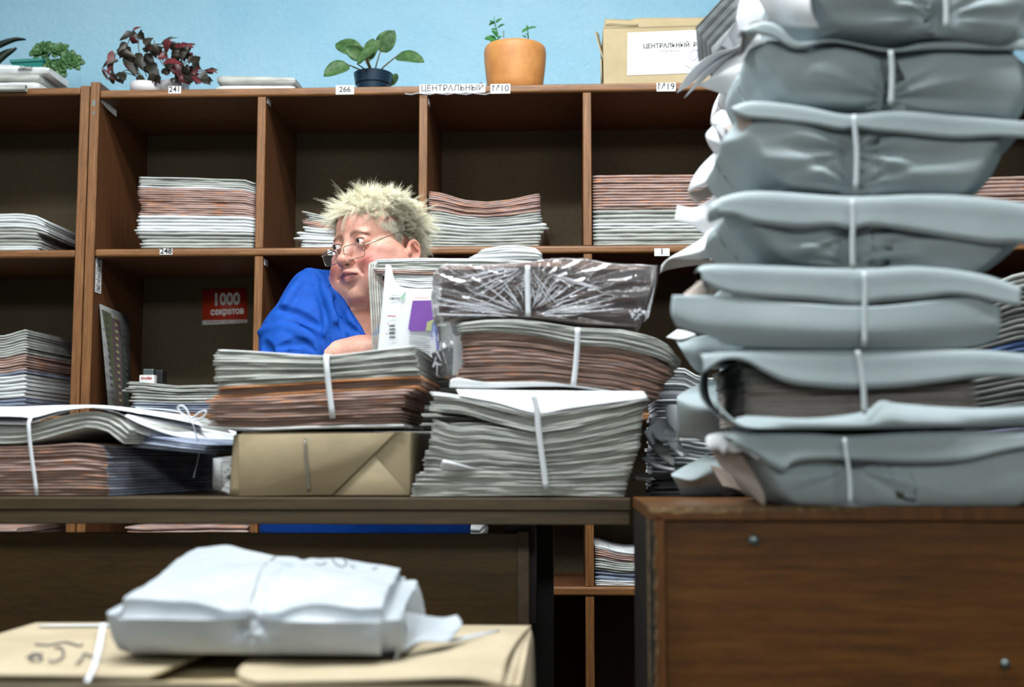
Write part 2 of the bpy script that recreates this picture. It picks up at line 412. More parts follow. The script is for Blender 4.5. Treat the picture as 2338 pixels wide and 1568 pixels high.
def shelf_tag(u, txt, pxa, pxb, pya, pyb, size, name='number_tag', bold=.0, ink='ink', y=YF - .0055, sx=1.0, label=None):
    a = W(pxa, pya, y); b = W(pxb, pyb, y)
    mb = MB().box(a.x, b.x, y, y + .0012, b.z, a.z, 0)
    if txt: wall_text(mb, txt, size, (a.x + b.x) / 2, y - .0004, (a.z + b.z) / 2 + .0005, 1, bold, sx)
    o = upart(name, mb, [M['label_white'], M[ink]], u)
    if label: o['label'] = label
    return o
shelf_tag(un, '241', 385, 413, 197, 213, .0205, bold=.02, label='white tag reading 241')
shelf_tag(un, '266', 767, 808, 195, 215, .0205, bold=.02, label='white tag reading 266')
shelf_tag(un, 'ЦЕНТРАЛЬНЫЙ', 958, 1108, 193, 211, .0225, ink='ink_faint', bold=.02, sx=.94, name='name_tag', label='long white tag reading ЦЕНТРАЛЬНЫЙ')
shelf_tag(un, 'М10', 1120, 1165, 192, 213, .0235, bold=.01, label='white tag reading М10')
shelf_tag(un, 'М19', 1499, 1543, 189, 208, .0235, bold=.01, label='white tag reading М19')
shelf_tag(un, '248', 365, 393, 567, 581, .0205, bold=.03, label='white tag reading 248')
shelf_tag(un, '2', 748, 766, 570, 582, .018, bold=.02, label='white tag mostly hidden behind the spectacles')
shelf_tag(un, 'I', 1494, 1529, 567, 584, .021, bold=.02, label='white tag hanging at the pile of pink newspapers')
# clear tape round the long tag
mb = MB()
pts = [W(x, 214 + 2.0 * math.sin(i * 2.1), YF - .009) for i, x in enumerate(range(925, 1130, 14))]
mb.tube(pts, .0012, 5)
upart('clear_tape', mb, M['film_fold'], un)
# curled tag and list of numbers on the first side panel, small tags in the holes
def side_tag(pyA, pyB, y0, y1, rows, curl=.0, z_from=None):
    zA, zB = WZ(pyA, YF + .02, 225), WZ(pyB, YF + .02, 225); n = 8; vs = []; fs = []
    for i in range(n + 1):
        t = i / n; yy = y0 + (y1 - y0) * t
        xx = xl1 + .0012 + curl * t * t
        vs += [(xx, yy, zA - .018 * t * (curl > 0)), (xx, yy, zB - .018 * t * (curl > 0))]
    for i in range(n): fs.append((2 * i, 2 * i + 1, 2 * i + 3, 2 * i + 2))
    mb = MB().add(vs, fs, 0)
    if rows:
        for k in range(rows):
            zz = zA + (zB - zA) * (k + .5) / rows
            mb.add([(xl1 + .0018, y0 + .004, zz - .002), (xl1 + .0018, y1 - .004, zz - .002), (xl1 + .0018, y1 - .004, zz - .003), (xl1 + .0018, y0 + .004, zz - .003)], [(0, 1, 2, 3)], 1)
            Mx = Matrix.Translation((xl1 + .002, (y0 + y1) / 2, zz + .005)) @ Matrix.Rotation(PI / 2, 4, 'Z') @ Matrix.Rotation(PI / 2, 4, 'X')
            vs2, fs2 = text_parts(['241', '266', 'М10', '18', '19', '248'][k % 6], .014, .01)
            mb.add([Mx @ Vector(p) for p in vs2], fs2, 1)
    return upart('number_tag', mb, [M['label_white'], M['ink']], un)
side_tag(221, 236, YF + .008, YF + .085, 1, curl=.012)['label'] = 'curled white tag under the top shelf'
side_tag(590, 668, YF + .004, YF + .046, 6)['label'] = 'strip of small printed numbers'
for px, py in ((607, 233), (978, 236), (601, 600)):
    p = W(px, py, YF + .03)
    x = min(div, key=lambda d: abs(d - p.x)) + hw + .001
    upart('number_tag', MB().box(x, x + .001, YF + .012, YF + .045, p.z - .008, p.z + .008), M['label_white'], un)
# grey patches on the side panel edge
mb = MB()
for (a, b, c, d) in ((211, 217, 229, 242), (212, 216, 254, 262)):
    p, q = W(a, c, YF - .0065), W(b, d, YF - .0065); mb.box(p.x, q.x, YF - .0066, YF - .006, q.z, p.z)
upart('paint_patch', mb, M['steel'], un)

# ------------------------------------------------------------------ newspapers
BOUNDS = [x2r0 - 2 * pit, x2r0 - pit, x2r0 + hw, xl1 - hw] + div + [xr]
GRID = .018
def slab(name, x0, x1, zb, zt, y0, y1, mat, parent=None, seed=0, skew=0.0, xref=0.0, sh=0.0, nx=14, round_end=None, wave=.0012, open_back=False, tip=1.0, endlift=0.0):
    """one folded newspaper: rounded fold towards the viewer, page edges behind"""
    r = random.Random(seed); vs = []; fs = []
    ph = [r.uniform(0, 6.3) for _ in range(4)]
    prof = [(1.0, 1), (.5, 1), (.0, 1), (-1, .55), (-2, 0), (-1, -.55), (.0, -1), (.5, -1), (1.0, -1)]
    K = len(prof)
    st = (x1 - x0) / nx; g_ = GRID if (x1 - x0) < GRID * 60 else GRID * 2
    XS = [x0] + [k_ * g_ for k_ in range(math.ceil((x0 + g_ * .3) / g_), math.floor((x1 - g_ * .3) / g_) + 1)] + [x1]; nx = len(XS) - 1
    for i in range(nx + 1):
        x = XS[i]
        b, tt = zb(x), zt(x); mid = (b + tt) / 2; h = max((tt - b) / 2, .0004)
        e = 1.0
        if i == 0 or i == nx: e = tip
        dy = wave * (math.sin(x * 31 + ph[0]) + .6 * math.sin(x * 83 + ph[1]))
        dzz = h * .06 * math.sin(x * 47 + ph[2])
        rr = min(h * .9, .006)
        for a, c in prof:
            if a <= 0: y = y0 + rr * (1 + a / 2.0)
            else: y = y0 + rr + (y1 - y0 - rr) * a
            yy = y + dy * (1 if a <= 0 else 0) + (x - xref) * skew
            vs.append((x + (y - y0) * sh + (r.uniform(-.0006, .0006) if e != 1 else 0), yy, mid + h * c * (e if a <= 0 else max(e, .9)) * .92 + dzz * (.5 if a <= 0 else 0)))
    for i in range(nx):
        for k in range(K - 1):
            fs.append((i * K + k, i * K + k + 1, (i + 1) * K + k + 1, (i + 1) * K + k))
        fs.append((i * K + K - 1, i * K, (i + 1) * K, (i + 1) * K + K - 1))
    fs.append(tuple(range(K))[::-1]); fs.append(tuple(nx * K + k for k in range(K)))
    me = mesh(name, vs, fs); o = link(name, me, mat, parent)
    if isinstance(mat, (list, tuple)) and len(mat) > 1: me.polygons[-1].material_index = 1; me.polygons[-2].material_index = 1
    me.polygons[-1].use_smooth = False; me.polygons[-2].use_smooth = False
    return o
def stack(Y0, depth, bot, top, left, right, segs, parent=None, seed=1, jx=.004, jy=.003, skew=0.0, sh=0.0, tip=.6, nx=14, wave=.0012, name='newspaper', group=None, endmat=None):
    """segs: (count, material, weight[, label]) from the bottom up. bottom/top: photo edge lines at distance Y0"""
    r = random.Random(seed)
    B = [(W(a, b, Y0).x, W(a, b, Y0).z) for a, b in bot]; T = [(W(a, b, Y0).x, W(a, b, Y0).z) for a, b in top]
    zmid = 0
    L = [(f, W(p, 1000, Y0).x if not isinstance(p, tuple) else W(p[0], p[1], Y0).x) for f, p in left]
    R = [(f, W(p, 1000, Y0).x if not isinstance(p, tuple) else W(p[0], p[1], Y0).x) for f, p in right]
    tot = sum(s[0] * s[2] for s in segs); acc = 0; out = []; xref = R[0][1]
    px_, pz_ = 0, 0
    k = 0
    for s in segs:
        for i in range(s[0]):
            wgt = s[2] * r.uniform(.8, 1.2) if i < s[0] - 1 else s[2]
            f0 = acc / tot; f1 = min((acc + s[2]) / tot, 1.0); acc += s[2]
            fm = (f0 + f1) / 2
            xa = interp(L, fm) + r.uniform(-jx, jx); xb = interp(R, fm) + r.uniform(-jx, jx) * .7
            if parent is None and Y0 > YF:
                c_ = (L[0][1] + R[0][1]) / 2; lo_ = max([e for e in BOUNDS if e <= c_], default=-9) + hw + .003; hi_ = min([e for e in BOUNDS if e > c_], default=9) - hw - .003
                if max(w[1] for w in B) < zt1 - .01: xa = max(xa, lo_); xb = min(xb, hi_ - max(0, sh * depth))
            zb = lambda x, f=f0: interp(B, x) * (1 - f) + interp(T, x) * f
            zt = lambda x, f=f1: interp(B, x) * (1 - f) + interp(T, x) * f
            yj = r.uniform(-jy, jy)
            o = slab(name, xa, xb, zb, zt, Y0 + yj, Y0 + depth + r.uniform(-jy, jy) * 2, M[s[1]] if endmat is None else [M[s[1]], M[endmat if not isinstance(endmat, dict) else endmat.get(s[1], s[1])]], parent, seed * 991 + k, skew, xref, sh, nx, wave=wave, tip=tip)
            if parent is None: tag(o, s[3], 'newspaper', group)
            out.append(o); k += 1
    return out
def strap_band(parent, Y0, pts, w=.006, name='strap', mat='strap', depth=.0, over=None):
    """flat plastic strap down the front through photo points, going over the top if over is given"""
    P = [W(a, b, Y0 - .004) for a, b in pts]
    if over: P = [P[0] + Vector((0, over, .004)), P[0] + Vector((0, .004, .003))] + P
    P = catmull(P, max(12, 3 * len(P)))
    vs = []; fs = []
    for p in P: vs += [p + Vector((-w / 2, 0, 0)), p + Vector((-w / 6, -.0012, 0)), p + Vector((w / 6, -.0012, 0)), p + Vector((w / 2, 0, 0))]
    for i in range(len(P) - 1):
        for k in range(3): fs.append((4 * i + k, 4 * i + k + 1, 4 * i + 5 + k, 4 * i + 4 + k))
    o = link(name, mesh(name, vs, fs), M[mat], parent)
    m = o.modifiers.new('thickness', 'SOLIDIFY'); m.thickness = .0008
    return o
# ------------------------------------------------------------------ loose newspapers in the pigeonholes
YS = YF + .012
def rest(px, z): return (px, 0)
def line(z, Y, xs):
    """photo points of a level line at height z at distance Y"""
    out = []
    for x in xs:
        d = CRI @ (Vector((W(x, 575, Y).x, Y, z)) - CAM); out.append((1169 + F * d.x / -d.z, 784 - F * d.y / -d.z))
    return out
G = 'newspapers piled in the hole under tag 241'
D1 = 'in the tall pile below tag 241'
stack(YS, .30, line(zm1 + .001, YS, (300, 580)), [(300, 405), (440, 407), (560, 410), (582, 418)],
      [(0, 312), (.06, 312), (.20, 306), (.23, 286), (.26, 300), (.50, 304), (.55, 308), (.75, 306), (.8, 302), (1, 303)],
      [(0, 570), (.2, 578), (.6, 579), (1, 576)],
      [(2, 'news_grey', 1.1, 'flat grey newspaper at the bottom ' + D1), (3, 'news_grey', 1.3, 'grey newspaper near the base ' + D1),
       (1, 'news_white', .9, 'pale newspaper with a ragged end sticking out ' + D1), (4, 'news_white', 1.3, 'whitish newspaper under the pink ones ' + D1),
       (12, 'news_pink', .82, 'pink edged newspaper in the middle ' + D1), (1, 'news_white', .8, 'single white newspaper on top of the pink ones ' + D1), (4, 'news_grey', .8, 'grey newspaper in the top layer ' + D1)], seed=3, group=G, skew=.04)
# partly hidden pile beside the head
D2 = 'in the ragged pile beside the woman\'s fringe'
stack(YS, .28, line(zm1 + .001, YS, (660, 900)), [(686, 480), (740, 492), (900, 496)],
      [(0, 668), (.1, 690), (.25, 662), (.3, 672), (.55, 684), (.7, 692), (.9, 688), (1, 690)], [(0, 940), (1, 935)],
      [(3, 'news_white', .9, 'white magazine at the bottom ' + D2), (5, 'news_white', 1.0, 'pale newspaper in the lower half ' + D2),
       (3, 'news_pink', .7, 'pink edged newspaper ' + D2), (4, 'news_grey', .8, 'grey newspaper at the top ' + D2)], seed=5, group='newspapers beside the woman\'s hair', jx=.01, skew=.02)
D3 = 'in the sagging pile beside the woman\'s ear'
stack(YS, .30, line(zm1 + .001, YS, (970, 1240)), [(972, 434), (1010, 440), (1060, 456), (1110, 460), (1160, 455), (1230, 441)],
      [(0, 970), (1, 975)], [(0, 1232), (.25, 1240), (.3, 1256), (.4, 1250), (.46, 1238), (1, 1234)],
      [(3, 'news_grey', 1.0, 'grey newspaper at the bottom ' + D3), (3, 'news_grey', 1.4, 'thick grey newspaper with a bent end ' + D3),
       (1, 'news_white', 1.5, 'white printed newspaper across the middle ' + D3), (4, 'news_grey', 1.0, 'pale grey newspaper under the pink ones ' + D3),
       (9, 'news_pink', .75, 'pink edged newspaper at the top ' + D3)], seed=8, group='newspapers below tag М10', jx=.003)
D4 = 'in the pile above tag I'
stack(YS, .30, line(zm1 + .001, YS, (1350, 1690)), [(1352, 399), (1600, 397), (1700, 399)],
      [(0, 1358), (.1, 1352), (.35, 1352), (.55, 1354), (.9, 1354), (1, 1353)], [(0, 1690), (1, 1692)],
      [(2, 'news_grey', .8, 'thin grey newspaper at the bottom ' + D4), (3, 'news_grey', 1.3, 'grey newspaper in the lower half ' + D4), (2, 'news_white', .9, 'white newspaper ' + D4),
       (3, 'news_grey', 1.5, 'thick folded grey newspaper ' + D4), (12, 'news_pink', .95, 'pink edged newspaper in the top half ' + D4)], seed=12, group='newspapers below the cardboard box', jx=.003)
D4b = 'on the shelf beyond the grey packages'
stack(YS, .30, line(zm1 + .001, YS, (2110, 2430)), [(2110, 405), (2430, 398)], [(0, 2120), (1, 2116)], [(0, 2440), (1, 2440)],
      [(6, 'news_grey', 1.1, 'grey newspaper at the bottom ' + D4b), (9, 'news_pink', .9, 'pink edged newspaper at the top ' + D4b)], seed=13, group='newspapers past the tower')
# left unit
D5 = 'in the slumped pile under the teal planter'
stack(YS + .01, .30, line(u2m1 + .001, YS, (-200, 170)), [(-150, 492), (10, 487), (45, 486), (86, 492), (120, 512), (165, 540)],
      [(0, -110), (1, -110)], [(0, 66), (.2, 80), (.5, 66), (.55, 92), (.8, 90), (1, 84)],
      [(2, 'news_white', .8, 'thin pale newspaper at the bottom ' + D5), (5, 'news_grey', 1.1, 'grey newspaper ' + D5), (5, 'news_white', .9, 'newspaper with light edges at the top ' + D5)], seed=15, group='newspapers in the upper end hole', jx=.008, sh=0)
D6 = 'in the mixed pile low in the end column'
stack(YS + .01, .32, line(u231 + .001, YS, (-200, 170)), [(-150, 770), (14, 765), (54, 751), (120, 756), (165, 764)],
      [(0, -140), (1, -140)], [(0, 56), (.45, 52), (.55, 56), (1, 54)],
      [(4, 'news_blue', 1.2, 'dark printed newspaper at the bottom ' + D6), (6, 'news_white', 1.1, 'white newspaper ' + D6), (1, 'news_blue', .9, 'newspaper with a checkered cover edge ' + D6), (6, 'news_pink', .75, 'brown edged newspaper ' + D6),
       (9, 'news_grey', .75, 'grey newspaper in the top layer ' + D6)], seed=17, group='newspapers in the lower end hole', jx=.005, sh=0)
# third level, between calendar and woman
D7 = 'in the low pile beside the leaning calendar'
stack(YS, .30, line(z31 + .001, YS, (280, 560)), [(285, 870), (330, 872), (400, 880), (480, 878), (560, 880)],
      [(0, 296), (.30, 300), (.38, 292), (.62, 294), (.66, 272), (.8, 290), (1, 292)], [(0, 570), (1, 572)],
      [(4, 'news_blue', 1.0, 'dark newspaper at the bottom ' + D7), (4, 'news_grey', 1.25, 'grey newspaper ' + D7), (5, 'news_grey', .6, 'curled thin newspaper at the top ' + D7)], seed=19, group='newspapers beside the calendar', jx=.006)
# fourth level: seen through the slot under the desk top and through the gap between the desks
D8 = 'glimpsed in the slot under the desk top'
stack(YS, .30, line(z41 + .001, YS, (285, 560)), [(284, 1200), (330, 1204), (480, 1199), (560, 1200)], [(0, 290), (.9, 300), (1, 285)], [(0, 560), (1, 570)],
      [(14, 'news_pink', 1.0, 'brown edged newspaper ' + D8 + ', beside the blue smock')], seed=21, group='newspapers in the slot', jx=.006)
stack(YS, .30, line(u241 + .001, YS, (-200, 100)), [(-200, 1203), (50, 1203)], [(0, -200), (1, -200)], [(0, 50), (1, 45)],
      [(8, 'news_pink', 1.7, 'brown edged newspaper low in the end column, glimpsed under the desk top')], seed=23, group='newspapers low in the end column')
stack(YS, .30, line(z41 + .001, YS, (1000, 1120)), [(975, 1196), (1090, 1204), (1200, 1206)], [(0, 985), (1, 985)], [(0, 1105), (1, 1098)],
      [(12, 'news_white', 1.0, 'white newspaper ' + D8 + ', right of the blue smock')], seed=24, group='newspapers under the desk top on the other side')
D9 = 'in the pile seen between the two desks'
stack(YS, .30, line(z41 + .001, YS, (1352, 1700)), [(1352, 1243), (1372, 1246), (1410, 1258), (1440, 1262), (1700, 1262)],
      [(0, 1356), (.1, 1354), (.3, 1352), (.9, 1353), (1, 1351)], [(0, 1690), (1, 1690)],
      [(3, 'news_white', .7, 'white newspaper at the bottom ' + D9), (2, 'news_blue', 1.6, 'black covered newspaper ' + D9), (5, 'news_grey', .9, 'grey newspaper ' + D9),
       (4, 'news_pink', .8, 'brown edged newspaper ' + D9), (2, 'news_white', .6, 'bluish white newspaper on top ' + D9)], seed=25, group='newspapers in the gap', jx=.003)
# on top of the units
D10 = 'on the shelving beside the begonia'
stack(YF + .03, .26, line(zt1 + .0008, YF + .03, (470, 680)), [(480, 169), (560, 172), (668, 174)], [(0, 474), (.5, 472), (1, 482)], [(0, 660), (.5, 655), (1, 667)],
      [(1, 'news_white', .9, 'lower white magazine of the two ' + D10), (1, 'news_grey', 1.2, 'upper grey magazine of the two ' + D10)], seed=29, jx=.001, group=None, wave=.0008)
zz0 = u2t1 + .0008
D11 = 'in front of the teal planter'
stack(YF + .02, .13, line(zz0, YF + .02, (-150, 60)), [(-150, 165), (60, 168)], [(0, -160), (1, -150)], [(0, 62), (1, 58)],
      [(1, 'news_white', 1, 'folded colour newspaper at the bottom ' + D11), (1, 'news_grey', .9, 'middle newspaper with a creased fold ' + D11)], seed=31, jx=.001, sh=0)
o = stack(YF + .025, .13, [(-150, 165), (60, 169)], [(-150, 141), (10, 145), (79, 150)], [(0, -150), (1, -150)], [(0, 80), (1, 80)],
      [(1, 'news_white', 1, 'thick newspaper with printed fold ' + D11 + ', topmost')], seed=33, jx=.001, sh=0, nx=18)[0]
mb = MB()
for (px, py, s) in ((60, 154, 'ПОДПИСКА'), (56, 159, 'ЛЮБИМАЯ')):
    p = W(px, py, YF + .022); wall_text(mb, s[:7], .007, p.x, p.y, p.z, 0, .05)
mb.build('headline', M['ink'], o)
# rolled newspaper hanging over the edge
a, b = W(-120, 206, YF - .014), W(60, 204, YF - .014); mb = MB(); vs = []; fs = []; n = 40
for i, x in enumerate((a.x, (a.x + b.x) / 2, b.x)):
    for k in range(n + 1):
        th_ = 2 * PI * 1.6 * k / n; r_ = .006 + .0042 * k / n
        vs.append((x, a.y + r_ * math.cos(th_), b.z + r_ * math.sin(th_) + .002))
for i in range(2):
    for k in range(n): fs.append((i * (n + 1) + k, i * (n + 1) + k + 1, (i + 1) * (n + 1) + k + 1, (i + 1) * (n + 1) + k))
mb.add(vs, fs)
o = mb.build('rolled_newspaper', M['news_grey'], None, True)
m_ = o.modifiers.new('thickness', 'SOLIDIFY'); m_.thickness = .0006
tag(o, 'rolled grey newspaper hanging over the front of the end unit', 'newspaper')

# ------------------------------------------------------------------ calendar, sticker, small packs
Y = YF + .06
p = [W(221, 694, YF + .03), W(283, 722, YF + .22), W(300, 930, YF + .20), W(248, 940, YF + .02)]
zb_ = z31 + .001
p[2].z = zb_; p[3].z = zb_
p[0].x = xl1 + .004; p[1].x = xl1 + .012
n = 8; cal = thing('wall_calendar', 'faded striped calendar sheet leaning against the inside of the shelving beneath the number strip', 'calendar', (0, 0, 0))
def quad(a, b, c, d, off=0):
    nrm = (b - a).cross(d - a).normalized() * off; return [v + nrm for v in (a, b, c, d)]
def bil(u, v): return (p[0].lerp(p[1], u)).lerp(p[3].lerp(p[2], u), v)
o = link('calendar_sheet', mesh('calendar_sheet', quad(bil(0, 0), bil(1, 0), bil(1, 1), bil(0, 1)), [(0, 1, 2, 3)]), M['news_dim'], cal)
o.modifiers.new('thickness', 'SOLIDIFY').thickness = .002
sg = -1 if (p[1] - p[0]).cross(p[3] - p[0]).y > 0 else 1
M['cal_green'] = Mat('cal_green', rgb(84, 90, 66), .6).m; M['cal_pink'] = Mat('cal_pink', rgb(96, 78, 82), .6).m
M['cal_edge'] = Mat('cal_edge', rgb(62, 72, 62), .6).m
for (u0, u1, mt) in ((.03, .36, 'cal_green'), (.36, .66, 'cal_pink'), (.66, .98, 'cal_edge')):
    mb = MB(); mb.add(quad(bil(u0, .01), bil(u1, .01), bil(u1, .99), bil(u0, .99), sg * .0016), [(0, 1, 2, 3)], 0)
    for k in range(14):
        v = .06 + k * .066; uc = (u0 + u1) / 2
        mb.add(quad(bil(uc - .05, v), bil(uc + .05, v + .004), bil(uc + .05, v + .03), bil(uc - .05, v + .026), sg * .0022), [(0, 1, 2, 3)], 1)
    mb.build('printed_column', [M[mt], M['khaki_print'] if mt == 'cal_pink' else M['ink_faint']], cal)
# red sticker
Y = YB - .0015
st = thing('sticker', 'red and white sticker reading 1000 секретов on the back panel of the shelving', 'sticker', (0, 0, 0))
def srect(name, a, b, c, d, mat, off=0):
    P = [W(x, y, Y - off) for x, y in (a, b, c, d)]
    o = link(name, mesh(name, P, [(0, 1, 2, 3)]), M[mat], st); o.modifiers.new('thickness', 'SOLIDIFY').thickness = .0004; return o
srect('sticker_sheet', (461, 661), (563, 657), (565, 730), (462, 732), 'orange_print')
srect('white_band', (462, 731), (565, 729), (565, 737), (462, 742), 'label_white', .0003)
pc = W(517, 684, Y)
mb = MB(); wall_text(mb, '1000', .047, pc.x, Y - .001, pc.z, 0, .04, .84, .03)
pc = W(519, 711, Y); wall_text(mb, 'секретов', .0265, pc.x, Y - .001, pc.z, 0, .035, .82, .04)
mb.build('white_lettering', M['label_white'], st)
pc = W(517, 735, Y); mb = MB(); wall_text(mb, 'У РУССКИХ СВОИ СЕКРЕТЫ', .0085, pc.x, Y - .001, pc.z, 0, .02, .95, .01)
pc = W(548, 723, Y); wall_text(mb, 'и советов', .006, pc.x, Y - .001, pc.z, 0, .0)
mb.build('small_lettering', M['red_print'], st)
# small packs on the low pile (third level)
zz = WZ(871, YS + .12, 340)
a, b = W(318, 860, YS + .13), W(352, 860, YS + .13)
o = tag(MB().box(a.x, b.x, YS + .13, YS + .20, zz - .004, WZ(856, YS + .13, 335), bev=.0015).build('small_box', M['label_white']), 'small white carton with red lettering on the low newspaper pile', 'box')
mb = MB(); pc = W(335, 863, YS + .13); wall_text(mb, 'trodat', .0115, pc.x, YS + .1292, pc.z, 0, .03); mb.build('lettering', M['red_print'], o)
a, b = W(326, 850, YS + .14), W(350, 842, YS + .14)
tag(MB().box(a.x, b.x, YS + .14, YS + .18, WZ(856, YS + .13, 335), b.z, bev=.002).build('small_case', M['steel']), 'small silvery case lying on top of the white carton', 'case')
a, b = W(352, 870, YS + .15), W(368, 844, YS + .15)
tag(MB().box(a.x, b.x + .004, YS + .15, YS + .19, zz - .004, b.z, bev=.003).build('small_dark_box', M['black_plastic']), 'small dark box standing beside the white carton', 'box')

# ------------------------------------------------------------------ plants
def leaf_mesh(mb, base, tip, width, up, n=9, cup=.25, mi=0, shape='oval', thick=0.0, jag=0.0, seed=0, droop=0.0):
    base, tip, up = Vector(base), Vector(tip), Vector(up).normalized(); ax = tip - base; L = ax.length; axn = ax / L
    side = axn.cross(up).normalized(); up = side.cross(axn).normalized(); vs = []; fs = []; m = 6; r = random.Random(seed)
    for i in range(n + 1):
        t = i / n
        if shape == 'oval': w = math.sin(PI * min(1, t ** .8)) ** .6 if 0 < t < 1 else .02
        elif shape == 'spoon': w = (math.sin(PI * t ** 1.8) ** .7 if 0 < t < 1 else .0) * .9 + .14 * (1 - t)
        elif shape == 'heart': w = math.sin(PI * t ** .55) ** .75 if 0 < t < 1 else .02
        else: w = (1 - t) ** .7
        for k in range(m + 1):
            s = (k / m - .5) * 2; ww = w * width / 2 * (1 + (jag * r.uniform(-1, 1) if k in (0, m) else 0))
            vs.append(base + ax * t + side * (s * ww) + up * (cup * width * .5 * (s * s - .3) * w + (math.sin(PI * t) * .08 - droop * t * t) * L))
    for i in range(n):
        for k in range(m): fs.append((i * (m + 1) + k, (i + 1) * (m + 1) + k, (i + 1) * (m + 1) + k + 1, i * (m + 1) + k + 1))
    mb.add(vs, fs, mi)
def solid(o, t):
    md = o.modifiers.new('thickness', 'SOLIDIFY'); md.thickness = t; md.offset = 0; return o
# african violet in a navy pot
YP = YF + .062; c = W(852, 195, YP); zt = zt1
k = YP / F
pot = thing('potted_plant', 'african violet with velvety oval leaves in a small navy pot, above tag 266', 'potted plant', (c.x, YP, zt))
R1 = 47 * k; H = 47 * k
mb = MB().lathe([(33 * k, 0.0005), (36 * k, .002), (39 * k, 20 * k), (41 * k, 21 * k), (42 * k, 22 * k), (46 * k, H), (44.5 * k, H + .001), (43 * k, H - .001), (40 * k, 30 * k), (.001, 30 * k)])
auto_smooth(mb.build('pot', M['navy_plastic'], pot))
MB().lathe([(43 * k, H * .72), (43.2 * k, H * .8), (.001, H * .86)]).build('soil', M['soil'], pot, True)
def lv(px, py, dy=0): v = W(px, py, YP + dy); return v - Vector((c.x, YP, zt))
crown = Vector((0, 0, H * .8))
for i, (b, t, w, up, dy0, dy1) in enumerate([((798, 149), (739, 174), 40, (0, -1, .5), -.03, -.05), ((826, 122), (766, 101), 40, (0, -1, .3), -.01, .02), ((834, 130), (788, 108), 34, (0, -1, -.2), -.04, -.05),
        ((842, 140), (852, 88), 30, (0, -.9, .6), .03, .05), ((868, 118), (901, 70), 42, (.1, -1, .2), -.01, -.02), ((838, 134), (868, 92), 30, (-.3, -1, .1), -.05, -.06), ((903, 130), (969, 142), 36, (0, -1, .6), -.02, -.05), ((816, 146), (858, 108), 26, (-.5, -.8, .2), -.07, -.08), ((893, 196), (906, 168), 18, (0, -1, .1), .02, .04)]):
    mb = MB(); B_, T_ = lv(*b, dy0), lv(*t, dy1)
    leaf_mesh(mb, B_, T_, w * k * 1.12, up, cup=.3, seed=i)
    solid(mb.build('leaf', M['leaf_violet'], pot, True), .0015)
    mb = MB(); mb.tube([crown, (crown + B_) / 2 + Vector((0, 0, .004)), B_, B_.lerp(T_, .5) - Vector((0, 0, .0))], [.0024, .002, .0018, .0008], 6)
    mb.build('stalk', M['stem'], pot, True)
# terracotta coloured pot with seedlings
YP = YF + .082; c = W(1176, 195, YP); k = YP / F
pot = thing('potted_plant', 'orange clay pot with tiny seedlings, on the shelving beside the cardboard box', 'potted plant', (c.x, YP, zt))
H = 112 * k
prof = [(60, 0.2), (62, 2), (66, 22), (69.5, 50), (72, 75), (73, 95), (72.5, 103), (71, 108), (69, 111), (66, 110), (66, 100), (64, 92), (.05, 92)]
MB().lathe([(a * k, b * k) for a, b in prof], 56).build('pot', M['terracotta'], pot, True)
MB().lathe([(66 * k, 94 * k), (66 * k, 98 * k), (.001, 100 * k)]).build('soil', M['soil'], pot, True)
def lv(px, py, dy=0): v = W(px, py, YP + dy); return v - Vector((c.x, YP, zt))
for st_, lvs in (([(1138, 96), (1136, 76), (1129, 50), (1129, 38)], [((1132, 52), (1146, 42), 8), ((1131, 54), (1117, 48), 8), ((1130, 50), (1116, 58), 9), ((1136, 64), (1152, 56), 9), ((1135, 68), (1121, 67), 7), ((1136, 84), (1122, 70), 14), ((1134, 92), (1106, 88), 22), ((1136, 90), (1120, 96), 16), ((1138, 88), (1145, 82), 6)]),
                 ([(1206, 96), (1206, 80), (1204, 64)], [((1205, 66), (1225, 62), 8), ((1204, 66), (1192, 74), 9), ((1203, 66), (1205, 57), 6), ((1206, 84), (1200, 76), 8), ((1202, 86), (1192, 81), 5)])):
    P = [lv(a, b, -.02) for a, b in st_]; st = MB().tube(catmull(P, 10), [.0022, .002, .002, .0018, .0017, .0016, .0015, .0014, .001, .0006], 6).build('sprout', M['leaf_seedling'], pot, True)
    for i, (a, b, w) in enumerate(lvs):
        mb = MB(); leaf_mesh(mb, lv(*a, -.02), lv(*b, -.022 - .01 * (i % 2)), w * k, (0, -1, .7), n=7, seed=i); solid(mb.build('leaf', M['leaf_seedling'], st, True), .001)
MB().tube([lv(1150, 86, -.03), lv(1150, 70, -.03)], .0012, 6).build('dry_stick', M['stem'], pot)
# begonia with dark leaves
YP = YF + .09; c = W(390, 195, YP); k = YP / F
beg = thing('potted_plant', 'dark red and brown leaved begonia spilling round two white pots, above tag 241', 'potted plant', (c.x, YP, zt))
def lv(px, py, dy=0): v = W(px, py, YP + dy); return v - Vector((c.x, YP, zt))
for (px, w0, w1, h, dy) in ((332, 27, 35, 32, -.02), (398, 28, 35, 50, .04)):
    q = lv(px, 195, dy); q.z = 0
    o = MB().lathe([(w0 * k, .0004), (w0 * k * 1.02, .003), (w0 * k * 1.05, 8 * k), (w1 * k * .97, 9 * k), (w1 * k, h * k), (w1 * k * .93, h * k), (w1 * k * .9, h * k * .8), (.001, h * k * .8)]).build('pot', M['white_plastic'], beg, True, loc=q)
rb = random.Random(44)
